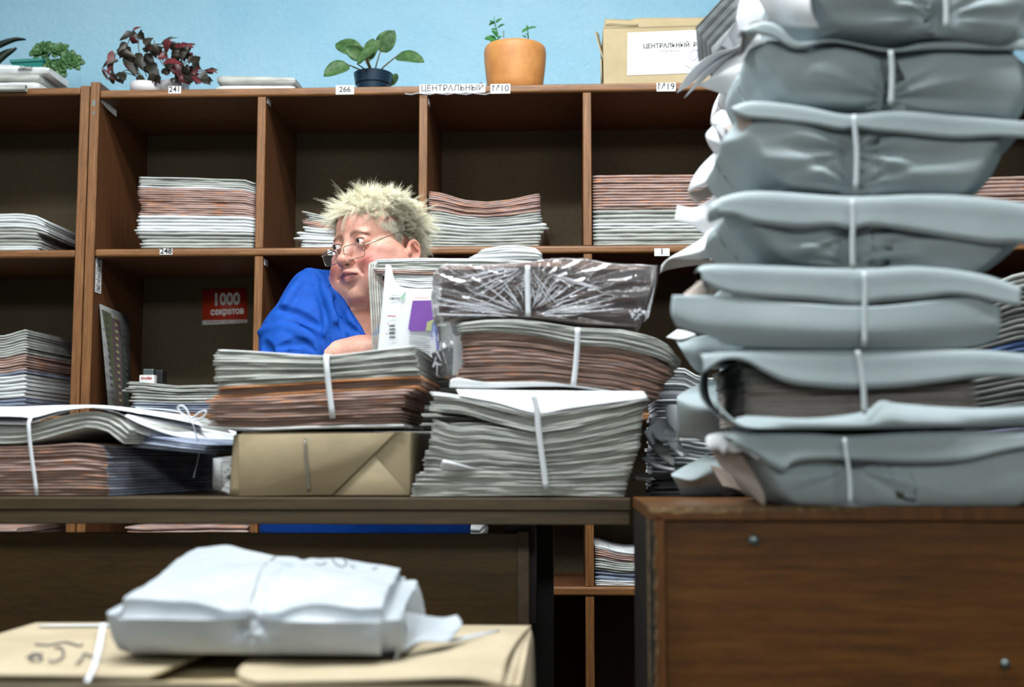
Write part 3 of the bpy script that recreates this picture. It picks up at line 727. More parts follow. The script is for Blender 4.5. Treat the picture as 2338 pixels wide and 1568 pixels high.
# main stems (photo curves) and leaves
stems = [[(330, 180), (300, 150), (290, 110), (305, 70), (320, 62)], [(325, 180), (305, 140), (268, 120), (256, 150)], [(335, 175), (318, 120), (316, 90), (310, 85)], [(340, 175), (345, 130), (342, 100), (350, 86)], [(398, 165), (370, 145), (356, 110), (352, 92)],
         [(395, 165), (372, 140), (380, 100), (384, 86)], [(398, 160), (400, 130), (404, 112), (396, 104)], [(400, 160), (420, 130), (425, 105), (440, 106)], [(405, 160), (440, 130), (452, 130), (455, 160)], [(330, 182), (280, 165), (252, 182), (234, 160)], [(402, 165), (445, 165), (470, 160), (486, 166)], [(320, 182), (290, 160), (262, 180)], [(402, 170), (440, 175), (464, 180)], [(400, 165), (410, 150), (398, 150)]]
for s in stems:
    P = [lv(a, b, rb.uniform(-.03, .03)) for a, b in s]
    MB().tube(catmull(P, 12), .0013, 5).build('stalk', M['stem'], beg, True)
lf = [((304, 66), (322, 60), 12), ((300, 72), (274, 92), 14), ((312, 76), (302, 84), 22), ((318, 72), (330, 92), 24), ((306, 84), (300, 100), 26), ((288, 96), (270, 120), 16), ((326, 98), (350, 86), 16), ((342, 100), (336, 112), 22), ((352, 118), (342, 100), 18),
      ((372, 92), (410, 88), 7), ((396, 94), (392, 116), 24), ((404, 98), (412, 112), 14), ((412, 100), (444, 108), 10), ((420, 100), (416, 140), 30), ((402, 112), (400, 140), 26), ((436, 126), (456, 158), 18), ((430, 120), (438, 138), 18),
      ((280, 112), (300, 130), 24), ((292, 128), (310, 172), 32), ((284, 116), (282, 126), 26), ((262, 124), (252, 168), 16), ((258, 130), (248, 150), 10), ((272, 164), (286, 186), 22), ((254, 172), (260, 192), 14), ((232, 160), (250, 184), 6),
      ((318, 130), (340, 152), 26), ((330, 150), (350, 170), 28), ((316, 178), (326, 194), 24), ((350, 176), (366, 192), 30), ((368, 176), (348, 194), 20), ((380, 150), (404, 144), 22), ((372, 156), (384, 172), 18), ((396, 148), (412, 172), 24), ((340, 116), (372, 104), 14),
      ((410, 165), (424, 190), 26), ((428, 168), (440, 190), 22), ((444, 172), (458, 192), 20), ((456, 166), (472, 186), 20), ((470, 160), (488, 168), 12), ((464, 176), (480, 190), 12), ((440, 150), (430, 172), 20), ((350, 110), (356, 132), 20), ((378, 118), (364, 130), 16), ((402, 176), (412, 194), 18)]
lf += [((a[0] + rb.uniform(-16, 16), a[1] + rb.uniform(-10, 12)), (b[0] + rb.uniform(-16, 16), min(b[1] + rb.uniform(-8, 10), 192)), w * rb.uniform(.7, 1.1)) for a, b, w in lf[10:] + lf[6:]]
for i, (a, b, w) in enumerate(lf):
    dy = rb.uniform(-.06, .03); mb = MB(); upv = (rb.uniform(-.6, .6), -1, rb.uniform(-.3, .8))
    leaf_mesh(mb, lv(*a, dy), lv(*b, dy + rb.uniform(-.02, .02)), w * k * 1.05, upv, n=9, cup=rb.uniform(-.5, .5), shape='heart', jag=.16, seed=i, droop=rb.uniform(-.1, .2))
    mb.build('leaf', M['leaf_begonia' if i % 4 else 'leaf_begonia_red'], beg, True)
# succulent in the teal planter
YP = YF + .27; c = W(100, 200, YP); k = YP / F
suc = thing('potted_plant', 'green rosette succulent drooping out of a square teal planter', 'potted plant', (c.x, YP, u2t1))
def lv(px, py, dy=0): v = W(px, py, YP + dy); return v - Vector((c.x, YP, u2t1))
mb = MB(); x0, x1, zt_ = lv(26, 134, -.10).x, lv(97, 134, -.10).x, lv(97, 133, -.10).z
T = [(x0, -.10, zt_ - .004), (x1, -.10, zt_), (x1 - .008, .06, zt_), (x0 + .01, .06, zt_)]; Bq = [(x0 + .015, -.088, .0005), (x1 - .006, -.088, .0005), (x1 - .014, .05, .0005), (x0 + .02, .05, .0005)]
mb.add(T + Bq, [(4, 5, 1, 0), (5, 6, 2, 1), (6, 7, 3, 2), (7, 4, 0, 3), (7, 6, 5, 4)], 0)
Tm = [Vector(q) for q in T]; cen = sum(Tm, Vector()) / 4
rim = [q + (q - cen).normalized() * .004 for q in Tm]; low = [q - Vector((0, 0, .008)) for q in rim]
mb.add(rim + low, [(0, 1, 5, 4), (1, 2, 6, 5), (2, 3, 7, 6), (3, 0, 4, 7)], 0)
o = solid(mb.build('planter', M['teal_plastic'], suc), .002)
mb = MB(); mb.add([q - Vector((0, 0, .008)) for q in Tm], [(0, 1, 2, 3)]); mb.build('soil', M['soil'], suc)
def rosette(px, py, dy, R, axis, n, seed):
    r = random.Random(seed); c0 = lv(px, py, dy); ax = Vector(axis).normalized(); u = ax.orthogonal().normalized(); v = ax.cross(u)
    for i in range(n):
        a = i * 2.399; t = i / n; rr = R * (.45 + .55 * t) * k; el = 1.15 - 1.0 * t
        d = (u * math.cos(a) + v * math.sin(a)) * math.cos(el) + ax * math.sin(el)
        mb = MB(); leaf_mesh(mb, c0 + d * .003, c0 + d * rr, rr * .55, ax, n=7, shape='spoon', cup=.35, seed=i)
        solid(mb.build('leaf', M['leaf_succulent'], suc, True), .0035)
rosette(98, 122, -.05, 38, (-.4, -1, .5), 20, 1); rosette(132, 122, -.06, 36, (.2, -1, .7), 20, 2); rosette(163, 142, -.08, 32, (.6, -1, .1), 24, 3); rosette(140, 155, -.09, 30, (.2, -1, -.2), 14, 4); rosette(116, 150, -.09, 26, (0, -1, -.1), 10, 5)
for a, b in (((100, 140), (98, 124)), ((104, 140), (132, 124)), ((108, 142), (160, 146)), ((106, 144), (140, 156))):
    MB().tube(catmull([lv(a[0], a[1], -.03), lv((a[0] + b[0]) / 2, min(a[1], b[1]) - 6, -.05), lv(b[0], b[1], -.05)], 8), .003, 6).build('stalk', M['stem'], suc, True)
# strap-leaved plant at the very edge
c = W(-20, 200, YP)
alo = thing('potted_plant', 'dark strap leaved plant, only its leaf tips in view beside the teal planter', 'potted plant', (c.x, YP, u2t1))
def lv(px, py, dy=0): v = W(px, py, YP + dy); return v - Vector((c.x, YP, u2t1))
MB().lathe([(.035, .0005), (.05, .07), (.046, .07), (.044, .06), (.001, .06)]).build('pot', M['terracotta'], alo, True)
for P, w in (([(-20, 150), (-6, 110), (14, 98), (40, 90), (60, 91)], 22), ([(-18, 150), (0, 136), (16, 124), (39, 111)], 34), ([(-20, 150), (-40, 100), (-60, 80)], 20), ([(-20, 150), (-24, 100), (-30, 60)], 20)):
    Q = catmull([lv(a, b, -.03) for a, b in P], 12); mb = MB(); vs = []
    for i, q in enumerate(Q):
        ww = w * k * .5 * (1 - (i / 11) ** 1.5) ** .8 + .0008; vs += [q + Vector((0, -.3, 1)) * ww, q + Vector((0, -.012, 0)), q + Vector((0, -.3, -1)) * ww]
    mb.add(vs, [(3 * i + j, 3 * i + j + 1, 3 * i + 4 + j, 3 * i + 3 + j) for i in range(11) for j in range(2)]); solid(mb.build('leaf', M['leaf_dark'], alo, True), .002)

# ------------------------------------------------------------------ cardboard box on the unit
YP = YF + .035; x0, x1 = W(1378, 185, YP).x, W(1700, 185, YP).x; zb = zt1 + .0005; ztp = WZ(62, YP, 1400)
bx = thing('cardboard_box', 'brown cardboard box with a printed white sheet on its front, on top of the shelving', 'box', ((x0 + x1) / 2, YP, zb))
o0 = Vector(((x0 + x1) / 2, YP, zb)); hx = (x1 - x0) / 2; Hb = ztp - zb
mb = MB(); mb.box(-hx, hx, 0, .004, 0, Hb).box(-hx, hx, .236, .24, 0, Hb).box(-hx, -hx + .004, .004, .236, 0, Hb).box(hx - .004, hx, .004, .236, 0, Hb).box(-hx, hx, 0, .24, .0002, .004)
mb.build('body', M['cardboard'], bx)
# top flaps: the front one folded up and bent back, the side one hanging out
q = lambda px, py, dy=0: W(px, py, YP + dy) - o0
f1 = [[q(1378, 65), q(1500, 63), q(1700, 56)], [q(1380, 54, .006), q(1500, 52, .006), q(1700, 48, .006)], [q(1381, 44, .012), q(1440, 46, .02), q(1458, 42, .012), q(1600, 41, .012), q(1700, 40, .012)]]
sheet('flap', f1, M['cardboard'], bx, thick=.003, nu=30, nv=6)
sheet('flap', [[q(1381, 56, -.0035), q(1458, 55, -.0035)], [q(1385, 52, -.006), q(1456, 57, -.006)]], M['cardboard'], bx, thick=.002, nu=10, nv=3)
sheet('flap', [[q(1378, 135, .01), q(1380, 135, .2)], [q(1368, 105, .03), q(1372, 105, .2)], [q(1359, 72, .06), q(1366, 76, .2)]], M['cardboard'], bx, thick=.003, nu=10, nv=8)
sheet('flap', [[q(1374, 188, -.001), q(1376, 186, .1)], [q(1372, 135, .01), q(1374, 135, .1)]], M['cardboard'], bx, thick=.003, nu=8, nv=3)
lb = MB(); P = [q(1433, 75, -.0012), q(1640, 66, -.0012), q(1640, 165, -.0012), q(1432, 172, -.0012)]; lb.add(P, [(0, 1, 2, 3)])
lab = lb.build('label_sheet', M['label_white'], bx); solid(lab, .0006)
mb = MB(); t1 = q(1537, 104, -.0018); wall_text(mb, 'ЦЕНТРАЛЬНЫЙ  Р-Н', .0168, t1.x, t1.y, t1.z, 0, .03, .93, .015)
t1 = q(1529, 116, -.0018); wall_text(mb, '(подписка)', .0105, t1.x, t1.y, t1.z, 0, 0, 1, .01)
mb.build('printed_text', M['ink'], lab)
mb = MB(); mb.tube(catmull([q(a, b, -.002) for a, b in ((1596, 116), (1584, 114), (1576, 126), (1580, 138), (1590, 132), (1597, 118), (1592, 114), (1594, 130), (1590, 148), (1580, 157), (1570, 152), (1563, 148))], 50), .0006, 5)
mb.build('handwritten_nine', M['ink_blue'], lab)
# ------------------------------------------------------------------ desks
def adopt(t, base=None):
    """put the empty at the thing's base and keep the children where they are"""
    base = Vector(base) if base is not None else None
    if base is None:
        vs = [c.matrix_world @ Vector(k) if False else Vector(k) for c in t.children if c.type == 'MESH' for k in c.bound_box]
        base = Vector(((min(v.x for v in vs) + max(v.x for v in vs)) / 2, (min(v.y for v in vs) + max(v.y for v in vs)) / 2, min(v.z for v in vs)))
    t.location = base
    for c in t.children: c.location = Vector(c.location) - base
    return t
YT = 1.85
zT1, zT0 = WZ(1136, YT, 700), WZ(1197, YT, 700)
YT2 = 2.30
xT1 = W(1440, 1165, YT).x; xT0 = W(-420, 1165, YT).x
d = thing('desk', 'long brown sorting desk carrying the tied newspaper bundles, with a thick top', 'desk')
zm_ = (zT1 + zT0) / 2 + .001
MB().box(xT0, xT1, YT, YT2, zm_ + .0006, zT1, bev=.0015).box(xT0, xT1 - .001, YT + .002, YT2 - .002, zT0, zm_ - .0006, bev=.0015).box(xT0 + .01, xT1 - .01, YT + .006, YT2 - .01, zm_ - .001, zm_ + .001).build('desk_top', M['desk_top'], d)
YP_ = 1.97; zp = WZ(1217, YP_, 600); xp1 = W(1181, 1300, YP_).x; xs1 = W(1208, 1300, YP_).x
MB().box(xT0 + .02, xp1, YP_, YP_ + .018, .0, zp).build('front_panel', M['desk_front'], d)
MB().box(xp1 + .0005, xs1, YP_ - .002, YP_ + .022, 0, zp + .004, bev=.001).build('panel_edge', M['desk_strip'], d)
x0, x1 = W(1190, 1300, 2.18).x, W(1264, 1300, 2.18).x
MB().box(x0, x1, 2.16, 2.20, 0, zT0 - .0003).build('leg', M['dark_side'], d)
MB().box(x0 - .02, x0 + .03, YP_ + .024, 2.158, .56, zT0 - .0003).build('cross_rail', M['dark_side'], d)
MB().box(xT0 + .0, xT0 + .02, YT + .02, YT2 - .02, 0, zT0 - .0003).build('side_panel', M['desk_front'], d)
adopt(d, ((xT0 + xT1) / 2, 2.05, 0))
# right desk, chipped chipboard corner
YD = 1.50; zD = WZ(1156, YD, 1700)
xa, xb, xc = W(1483, 1400, YD).x, W(1519, 1400, YD).x, W(2520, 1400, YD).x
zb1 = WZ(1186, YD, 1700); YDb = 1.84
d = thing('desk', 'brown veneered desk with a chipped corner, carrying the tower of grey packages', 'desk')
def chipped(x0, x1, y0, z0, z1, horizontal, seed):
    """edge strip whose outer rim is broken away to raw chipboard"""
    r = random.Random(seed); n = 90; vs = []; fs = []; mi = []
    for i in range(n + 1):
        t = i / n
        w = (.35 + .65 * max(0, 1 - t * (1.3 if horizontal else .75))) * (.6 + .5 * r.random()); w = min(w, 1) * .55
        if horizontal:
            if t > .48: w = .0 + .02 * r.random()
            x = x0 + (x1 - x0) * t; c = z1 - (z1 - z0) * w; dz = r.uniform(0, .0016) * (w > .1)
            vs += [(x, y0, z0), (x, y0, c), (x, y0 + .003 * (w > .1), c), (x, y0 + .005 * (w > .1), z1 - dz), (x, y0 + .03, z1)]
        else:
            z = z1 - (z1 - z0) * t; c = x0 + (x1 - x0) * w; dx = r.uniform(0, .0016)
            vs += [(x1, y0, z), (c, y0, z), (c, y0 + .003, z), (x0 + dx, y0 + .006, z), (x0, y0 + .03, z)]
    for i in range(n):
        for k in range(4): fs.append((5 * i + k, 5 * i + k + 1, 5 * i + 6 + k, 5 * i + 5 + k)); mi.append(0 if k == 0 else (1 if (k < 4 and (not horizontal or i / n < .5)) else 0))
    return vs, fs, mi
vs, fs, mi = chipped(xa, xc, YD - .004, zb1, zD, True, 3)
link('edge_strip', mesh('edge_strip', vs, fs, mi), [M['veneer_edge'], M['chipboard']], d, smooth=False)
vs, fs, mi = chipped(xa, xb, YD - .004, 0, zb1 + .002, False, 4)
link('edge_strip', mesh('edge_strip', vs, fs, mi), [M['veneer_edge'], M['chipboard']], d, smooth=False)
MB().box(xa, xc, YD + .004, YDb, zb1 + .0005, zD).build('desk_top', M['veneer'], d)
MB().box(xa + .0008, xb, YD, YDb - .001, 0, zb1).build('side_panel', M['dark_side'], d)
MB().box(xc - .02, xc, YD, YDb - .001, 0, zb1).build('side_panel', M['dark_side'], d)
MB().box(xb + .0012, xc - .021, YD + .004, YD + .02, 0, zb1 - .001, bev=.001).build('front_panel', M['veneer'], d)
for px, py, r_ in ((1722, 1234, .0075), (2297, 1517, .0062)):
    p = W(px, py, YD); mb = MB(); mb.lathe([(r_ * .5, 0), (r_, .0008), (r_ * .85, .0028), (r_ * .4, .0042), (.0001, .0046)], 24)
    o = mb.build('screw_head', M['steel'], d, True, loc=(p.x, YD + .004, p.z), rot=(PI / 2, 0, 0))
adopt(d, ((xa + xc) / 2, 1.67, 0))
# a third desk behind it
d = thing('desk', 'dark desk behind the veneered one, under the heap of crumpled papers', 'desk')
zE = zD - .004; xe = .165
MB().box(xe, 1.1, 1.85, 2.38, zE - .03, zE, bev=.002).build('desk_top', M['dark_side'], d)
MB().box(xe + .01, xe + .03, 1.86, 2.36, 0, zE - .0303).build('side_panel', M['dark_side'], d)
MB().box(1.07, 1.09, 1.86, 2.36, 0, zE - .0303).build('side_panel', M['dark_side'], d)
adopt(d, (.63, 2.11, 0))

# ------------------------------------------------------------------ bundles on the long desk
zt = zT1
def level(z, Y, px):
    d_ = CRI @ (Vector((W(px, 1136, Y).x, Y, z)) - CAM); return 784 - F * d_.y / -d_.z
def sheet_px(name, rows, mat, parent, **kw):
    return sheet(name, [[W(a, b, c) for a, b, c in r] for r in rows], mat, parent, **kw)
# 1. left bundle
Y0 = 1.88; base = [(x, level(zt + .0008, Y0, x)) for x in (-300, 0, 260)]
b = thing('newspaper_bundle', 'wide tied bundle with white sheets curling over a bent grey layer, beside the umbrella card', 'newspaper bundle')
stack(Y0, .34, base, [(-300, 1012), (15, 1018), (100, 1016), (180, 1010), (250, 1020)], [(0, -300), (1, -300)], [(0, 252), (.5, 246), (.8, 246), (1, 230)],
      [(6, 'news_brown', 1.0), (7, 'news_pink', .9), (4, 'news_brown', 1.0)], parent=b, seed=41, sh=.22, jx=.003, endmat={'news_brown': 'news_blue', 'news_pink': 'news_blue'}, nx=22)
# bent grey newspapers: thick curl with its fold at the right
stack(Y0 + .004, .30, [(-300, 1010), (15, 1014), (60, 1012), (110, 1000), (160, 985), (205, 975), (245, 985), (268, 1005), (285, 1016)],
      [(-300, 965), (15, 972), (60, 970), (110, 958), (160, 944), (215, 937), (262, 948), (285, 965), (300, 985)],
      [(0, -300), (1, -300)], [(0, 282), (.5, 290), (1, 296)], [(7, 'news_grey', 1.0)], parent=b, seed=42, sh=.25, nx=40, jx=.001, wave=.0006)
sheet_px('white_sheet', [[(-300, 962, Y0 - .004), (15, 968, Y0 - .004), (70, 966, Y0 - .004), (130, 946, Y0 - .002), (200, 931, Y0), (262, 940, Y0 + .002), (330, 972, Y0 + .03), (420, 1000, Y0 + .13), (540, 1012, Y0 + .3)],
                         [(-300, 930, Y0 + .10), (15, 936, Y0 + .10), (130, 928, Y0 + .10), (262, 932, Y0 + .12), (340, 955, Y0 + .15), (430, 975, Y0 + .2), (540, 992, Y0 + .33)],
                         [(-300, 925, Y0 + .26), (15, 929, Y0 + .26), (140, 925, Y0 + .26), (260, 929, Y0 + .26), (380, 944, Y0 + .30), (540, 985, Y0 + .36)]], M['page_white'], b, nu=70, nv=16, crumple=.008, scale=.12, seed=4)
sheet_px('white_sheet', [[(-300, 950, Y0 - .008), (15, 950, Y0 - .008), (75, 953, Y0 - .006), (140, 937, Y0 - .004), (220, 930, Y0), (300, 940, Y0 + .04), (420, 962, Y0 + .16), (470, 975, Y0 + .2)],
                         [(-300, 926, Y0 + .15), (15, 928, Y0 + .15), (140, 925, Y0 + .15), (260, 927, Y0 + .16), (440, 950, Y0 + .26)]], M['page_white'], b, nu=60, nv=10, crumple=.006, scale=.1, seed=9)
sheet_px('white_sheet', [[(284, 950, Y0 + .02), (310, 985, Y0 + .02), (400, 1006, Y0 + .12), (540, 1020, Y0 + .30)], [(290, 946, Y0 + .03), (380, 962, Y0 + .13), (540, 992, Y0 + .32)]], M['page_white'], b, nu=40, nv=10, crumple=.003, seed=6)
stack(Y0 + .05, .26, [(290, 1020), (420, 1032), (540, 1040)], [(290, 985), (420, 1008), (540, 1022)], [(0, 300), (1, 305)], [(0, 470), (1, 470)], [(4, 'news_blue', 1)], parent=b, seed=43, sh=.2, jx=.003)
strap_band(b, Y0 - .012, [(66, 958), (66, 985), (72, 1040), (80, 1095), (84, 1131)], .0055, over=.2)
# thin twine with a bow
mb = MB(); mb.tube(catmull([W(310, 930, Y0 + .22), W(400, 938, Y0 + .15), W(434, 958, Y0 + .10), W(447, 990, Y0 + .10), W(455, 1030, Y0 + .12), W(442, 1090, Y0 + .14)], 30), .0011, 6)
mb.build('twine', M['strap'], b)
mb = MB(); mb.tube(catmull([W(434, 962, Y0 + .09), W(415, 945, Y0 + .09), W(406, 930, Y0 + .09), (W(416, 926, Y0 + .09)), W(427, 936, Y0 + .09), W(436, 955, Y0 + .09), W(455, 942, Y0 + .09), W(470, 938, Y0 + .09), W(466, 950, Y0 + .09), W(440, 962, Y0 + .09)], 44), .0018, 6)
mb.build('bow', M['strap'], b)
adopt(b)
# card with an umbrella drawing
c = thing('printed_card', 'small white card with a black umbrella drawing, between the end bundle and the kraft parcel', 'card')
Yc = 1.90
P = [W(487, 1046, Yc + .05), W(536, 1040, Yc), W(538, 1124, Yc), W(524, 1129, Yc + .01), W(486, 1114, Yc + .05)]
for q in P: q.z = max(q.z, zt + .001)
o = link('card', mesh('card', P, [(0, 1, 2, 3, 4)]), M['news_white'], c); solid(o, .0008)
mb = MB()
fr = [W(505, 1055, Yc + .026), W(505, 1106, Yc + .026)]; mb.tube(fr, .0004, 4); mb.tube([W(505, 1055, Yc + .026), W(533, 1052, Yc - .003)], .0004, 4); mb.tube([W(505, 1106, Yc + .026), W(530, 1118, Yc)], .0004, 4)
fan = [W(513, 1093, Yc + .016), W(519, 1086, Yc + .011), W(526, 1082, Yc + .005), (W(534, 1081, Yc - .003)), W(534, 1092, Yc - .003), W(529, 1089, Yc + .001), W(524, 1094, Yc + .006), W(519, 1091, Yc + .01)]
mb.add(fan, [tuple(range(8))])
for (x, y) in ((526, 1062), (521, 1072), (532, 1070), (514, 1078), (530, 1061)): q = W(x, y, Yc + .0005 + (533 - x) * .0009); mb.box(q.x - .001, q.x + .001, q.y - .0006, q.y, q.z - .0012, q.z + .0012)
mb.build('umbrella_print', M['ink_pencil'], c); adopt(c)

# ------------------------------------------------------------------ wrapped packages: cube-shell grid
def shell(nu, nv, nw):
    idx = {}; U = []; fs = []
    def g(i, j, k):
        if (i, j, k) not in idx: idx[(i, j, k)] = len(U); U.append((i / nu, j / nv, k / nw))
        return idx[(i, j, k)]
    for i in range(nu):
        for k in range(nw): fs.append((g(i, 0, k), g(i + 1, 0, k), g(i + 1, 0, k + 1), g(i, 0, k + 1))); fs.append((g(i, nv, k), g(i, nv, k + 1), g(i + 1, nv, k + 1), g(i + 1, nv, k)))
        for j in range(nv): fs.append((g(i, j, 0), g(i, j + 1, 0), g(i + 1, j + 1, 0), g(i + 1, j, 0))); fs.append((g(i, j, nw), g(i + 1, j, nw), g(i + 1, j + 1, nw), g(i, j + 1, nw)))
    for j in range(nv):
        for k in range(nw): fs.append((g(0, j, k), g(0, j, k + 1), g(0, j + 1, k + 1), g(0, j + 1, k))); fs.append((g(nu, j, k), g(nu, j + 1, k), g(nu, j + 1, k + 1), g(nu, j, k + 1)))
    return np.array(U), fs
def pinch(P, xs, zs, A, n, R, seed, n0=0):
    """folds radiating from where a string bites; returns outward displacement"""
    d = np.zeros(len(P)); r = np.random.RandomState(seed)
    for (x, z) in zs:
        dx = P[:, 0] - x; dz = (P[:, 2] - z) * 1.6; rr = np.sqrt(dx ** 2 + dz ** 2); th_ = np.arctan2(dz, dx)
        ph = r.uniform(-.12, .12); s1, s2 = r.uniform(.8, 1.3, 2)
        # sharp valley lines left and right, a few minor ones
        for k, w_, am in ((0, .22, 1.0), (PI, .22, 1.0), (r.uniform(.5, .9), .16, .55), (PI - r.uniform(.5, .9), .16, .55), (-r.uniform(.4, .8), .16, .5), (PI + r.uniform(.4, .8), .16, .5)):
            dt = np.abs((th_ - k - ph + PI) % (2 * PI) - PI); Rk = R * r.uniform(.7, 1.5)
            d += -A * am * np.clip(1 - dt / w_, 0, 1) * np.exp(-(rr / Rk) ** 1.5) * np.clip(rr / .01, 0, 1) + A * am * .7 * np.clip(1 - np.abs(dt - w_ * 1.9) / (w_ * 1.3), 0, 1) * np.exp(-(rr / Rk) ** 1.5) * np.clip(rr / .015, 0, 1)
        d -= A * .9 * np.exp(-(rr / (R * .25)) ** 2)
    return d
def pack(Y0, depth, left, right, top, bot, mat, parent, name='wrapper', seed=1, crumple=.010, scale=.09, strings=(), belly=.010, round_=.016, nu=110, nv=18, nw=30, hit=None, skew=0, side_in=.012, A=.006, wav=.004):
    T = [(W(a, b, Y0).x, W(a, b, Y0).z) for a, b in top]; B = [(W(a, b, Y0).x, W(a, b, Y0).z) for a, b in bot]
    L = [(f, W(p, 600, Y0).x) for f, p in left]; R = [(f, W(p, 600, Y0).x) for f, p in right]
    U, fs = shell(nu, nv, nw); P = np.zeros_like(U); Nn = np.zeros_like(U)
    for i, (u, v, w) in enumerate(U):
        xl, xr_ = interp(L, w), interp(R, w); x = xl + (xr_ - xl) * u
        zb, zt_ = interp(B, x) + .002, interp(T, x) - .003; h = zt_ - zb
        z = zb + h * w; ew = min(w, 1 - w) * h; eu = min(u, 1 - u) * (xr_ - xl); ev = min(v, 1 - v) * depth
        y = Y0 + depth * v
        # rounded rims
        def rim(e): return round_ * (1 - math.sqrt(max(0, 1 - (1 - min(e / round_, 1)) ** 2)))
        if v < .5: y += rim(ew) * .7 - belly * .5 * math.sin(PI * w) * (1 - v * 2) + rim(eu) * .9
        else: y -= rim(ew) * .8 + rim(eu) * .9
        sgn = 1 if u < .5 else -1
        x += sgn * (rim(ev) * .9 + rim(ew) * .6) + sgn * side_in * (1 - math.sin(PI * w)) * max(0, 1 - eu / .03)
        P[i] = (x, y + skew * (x - xr_), z)
        n = np.array([(u > .999) * 1. - (u < .001) * 1., (v > .999) * 1. - (v < .001) * 1., ((w > .999) * 1. - (w < .001) * 1.) * .12]); Nn[i] = n / max(1., np.linalg.norm(n))
    d_ = crease_field(seed, scale, 7)(P * np.array([1, 1, 1.6])) * crumple * 15 + crease_field(seed + 50, scale * .45, 7)(P) * crumple * 6 + wavy(seed + 5, .16)(P) * wav * .5
    up = np.clip((U[:, 2]) * 8, 0, 1)      # the base stays flat
    zs = []
    for px, fr in strings:
        for f in fr:
            xx = W(px, 600, Y0).x; zs.append((xx, interp(B, xx) + (interp(T, xx) - interp(B, xx)) * f))
        xx = W(px, 600, Y0).x
        d_ -= .004 * np.exp(-np.abs(P[:, 0] - xx) / .006) + .006 * np.exp(-((P[:, 0] - xx) / .03) ** 2)
    front = (U[:, 1] < .3) | (U[:, 2] > .99)
    if zs: d_ += pinch(P, None, zs, A * 1.3, 6, .085, seed) * front
    P += Nn * (d_ * np.where(U[:, 2] < .001, 0, 1))[:, None]
    P[:, 2] -= np.where(U[:, 2] > .6, .3, 0) * 0
    o = link(name, mesh(name, P, fs), mat, parent); return o
def front_flap(Y0, top, low, mat, parent, lift=.006, seed=1, crumple=.003, nv=12, over=.02, extra=None, name='paper_flap', nu=90, topback=.03):
    rows = [[W(a, b + 3, Y0) + Vector((0, topback, 0)) for a, b in top], [W(a, b + 4, Y0 - .010) for a, b in top]]
    n = len(low); mid = []
    def at(tab, x): return interp(tab, x)
    mid = [(a, at(top, a) * .45 + b * .55) for a, b in low]
    rows.append([W(a, b, Y0 - .013 - lift * .15) for a, b in mid]); rows.append([W(a, b, Y0 - .013 - lift * .3) for a, b in low])
    return sheet(name, rows, mat, parent, nu=nu, nv=nv, crumple=crumple * 3, seed=seed, thick=.0009, scale=.07, nfold=7)
# 2. kraft parcel
Y0 = 1.885; k = thing('kraft_parcel', 'brown kraft paper parcel with diagonal folds, supporting a grey and brown bundle', 'parcel')
zpk = WZ(986, Y0, 740)
xk0, xk1 = W(546, 1060, Y0).x, W(938, 1060, Y0).x
o = MB().box(xk0, xk1, Y0, Y0 + .25, zt + .0006, zpk, bev=.004, seg=3).build('wrapping', M['kraft'], k); auto_smooth(o, 50)
def kq(pts, off, name):
    vs = [W(a, b, Y0) + Vector((0, -off, 0)) for a, b in pts]
    for q in vs: q.z = max(zt + .0012, q.z)
    o = link(name, mesh(name, vs, [tuple(range(len(vs)))]), M['kraft'], k); md = o.modifiers.new('t', 'SOLIDIFY'); md.thickness = off - .0003; md.offset = -1 if True else 1
    bv = o.modifiers.new('b', 'BEVEL'); bv.width = .0006; return o
kq([(548, 992), (903, 988), (852, 1040), (759, 1129), (549, 1133)], .0045, 'paper_fold')
kq([(855, 1040), (936, 1130), (765, 1130)], .0022, 'paper_fold')
sheet_px('paper_fold', [[(546, 990, Y0 - .002), (547, 1133, Y0 - .002)], [(534, 994, Y0 + .005), (528, 1070, Y0 + .01), (524, 1131, Y0 + .012)]], M['kraft'], k, nu=8, nv=4, thick=.001)
strap_band(k, Y0 - .006, [(697, 1002), (698, 1040), (702, 1085), (706, 1122)], .0038, name='clear_strap', mat='clear_film')
MB().box(W(694, 1018, Y0).x, W(704, 1018, Y0).x, Y0 - .0085, Y0 - .0062, WZ(1026, Y0), WZ(1012, Y0), bev=.001).build('strap_weld', M['strap'], k)
adopt(k)
# 3. bundle on the parcel
Y0 = 1.875; b = thing('newspaper_bundle', 'tied bundle, grey above and brown below, on top of the brown kraft parcel', 'newspaper bundle')
zq = [(x, level(zpk + .002, Y0, x) - 3) for x in (468, 700, 925)]
midp = [(468, 886), (600, 878), (760, 868), (930, 858)]
bq = [(468, 972), (600, 976), (760, 970), (925, 966)]
stack(Y0, .27, [(468, 978), (600, 983), (760, 977), (925, 976)], bq, [(0, 468), (1, 472)], [(0, 925), (1, 922)], [(1, 'news_white', 1)], parent=b, seed=50)
stack(Y0, .27, bq, midp, [(0, 473), (.7, 470), (.75, 488), (1, 492)], [(0, 915), (.6, 922), (.72, 955), (1, 962)],
      [(6, 'news_brown', 1), (5, 'news_pink', 1), (1, 'news_orange', 1.1), (2, 'news_brown', 1), (1, 'news_orange', 1)], parent=b, seed=51, nx=20, jx=.004)
stack(Y0 - .002, .27, midp, [(490, 797), (560, 800), (650, 806), (745, 812), (800, 806), (870, 797), (946, 787)], [(0, 490), (.8, 484), (1, 492)], [(0, 958), (.5, 952), (1, 944)],
      [(13, 'news_grey', 1), (1, 'news_white', .8)], parent=b, seed=52, nx=22, jx=.0025, endmat={'news_grey': 'news_dim'})
strap_band(b, Y0 - .010, [(744, 813), (748, 860), (754, 910), (760, 955)], .0085, over=.2)
adopt(b)
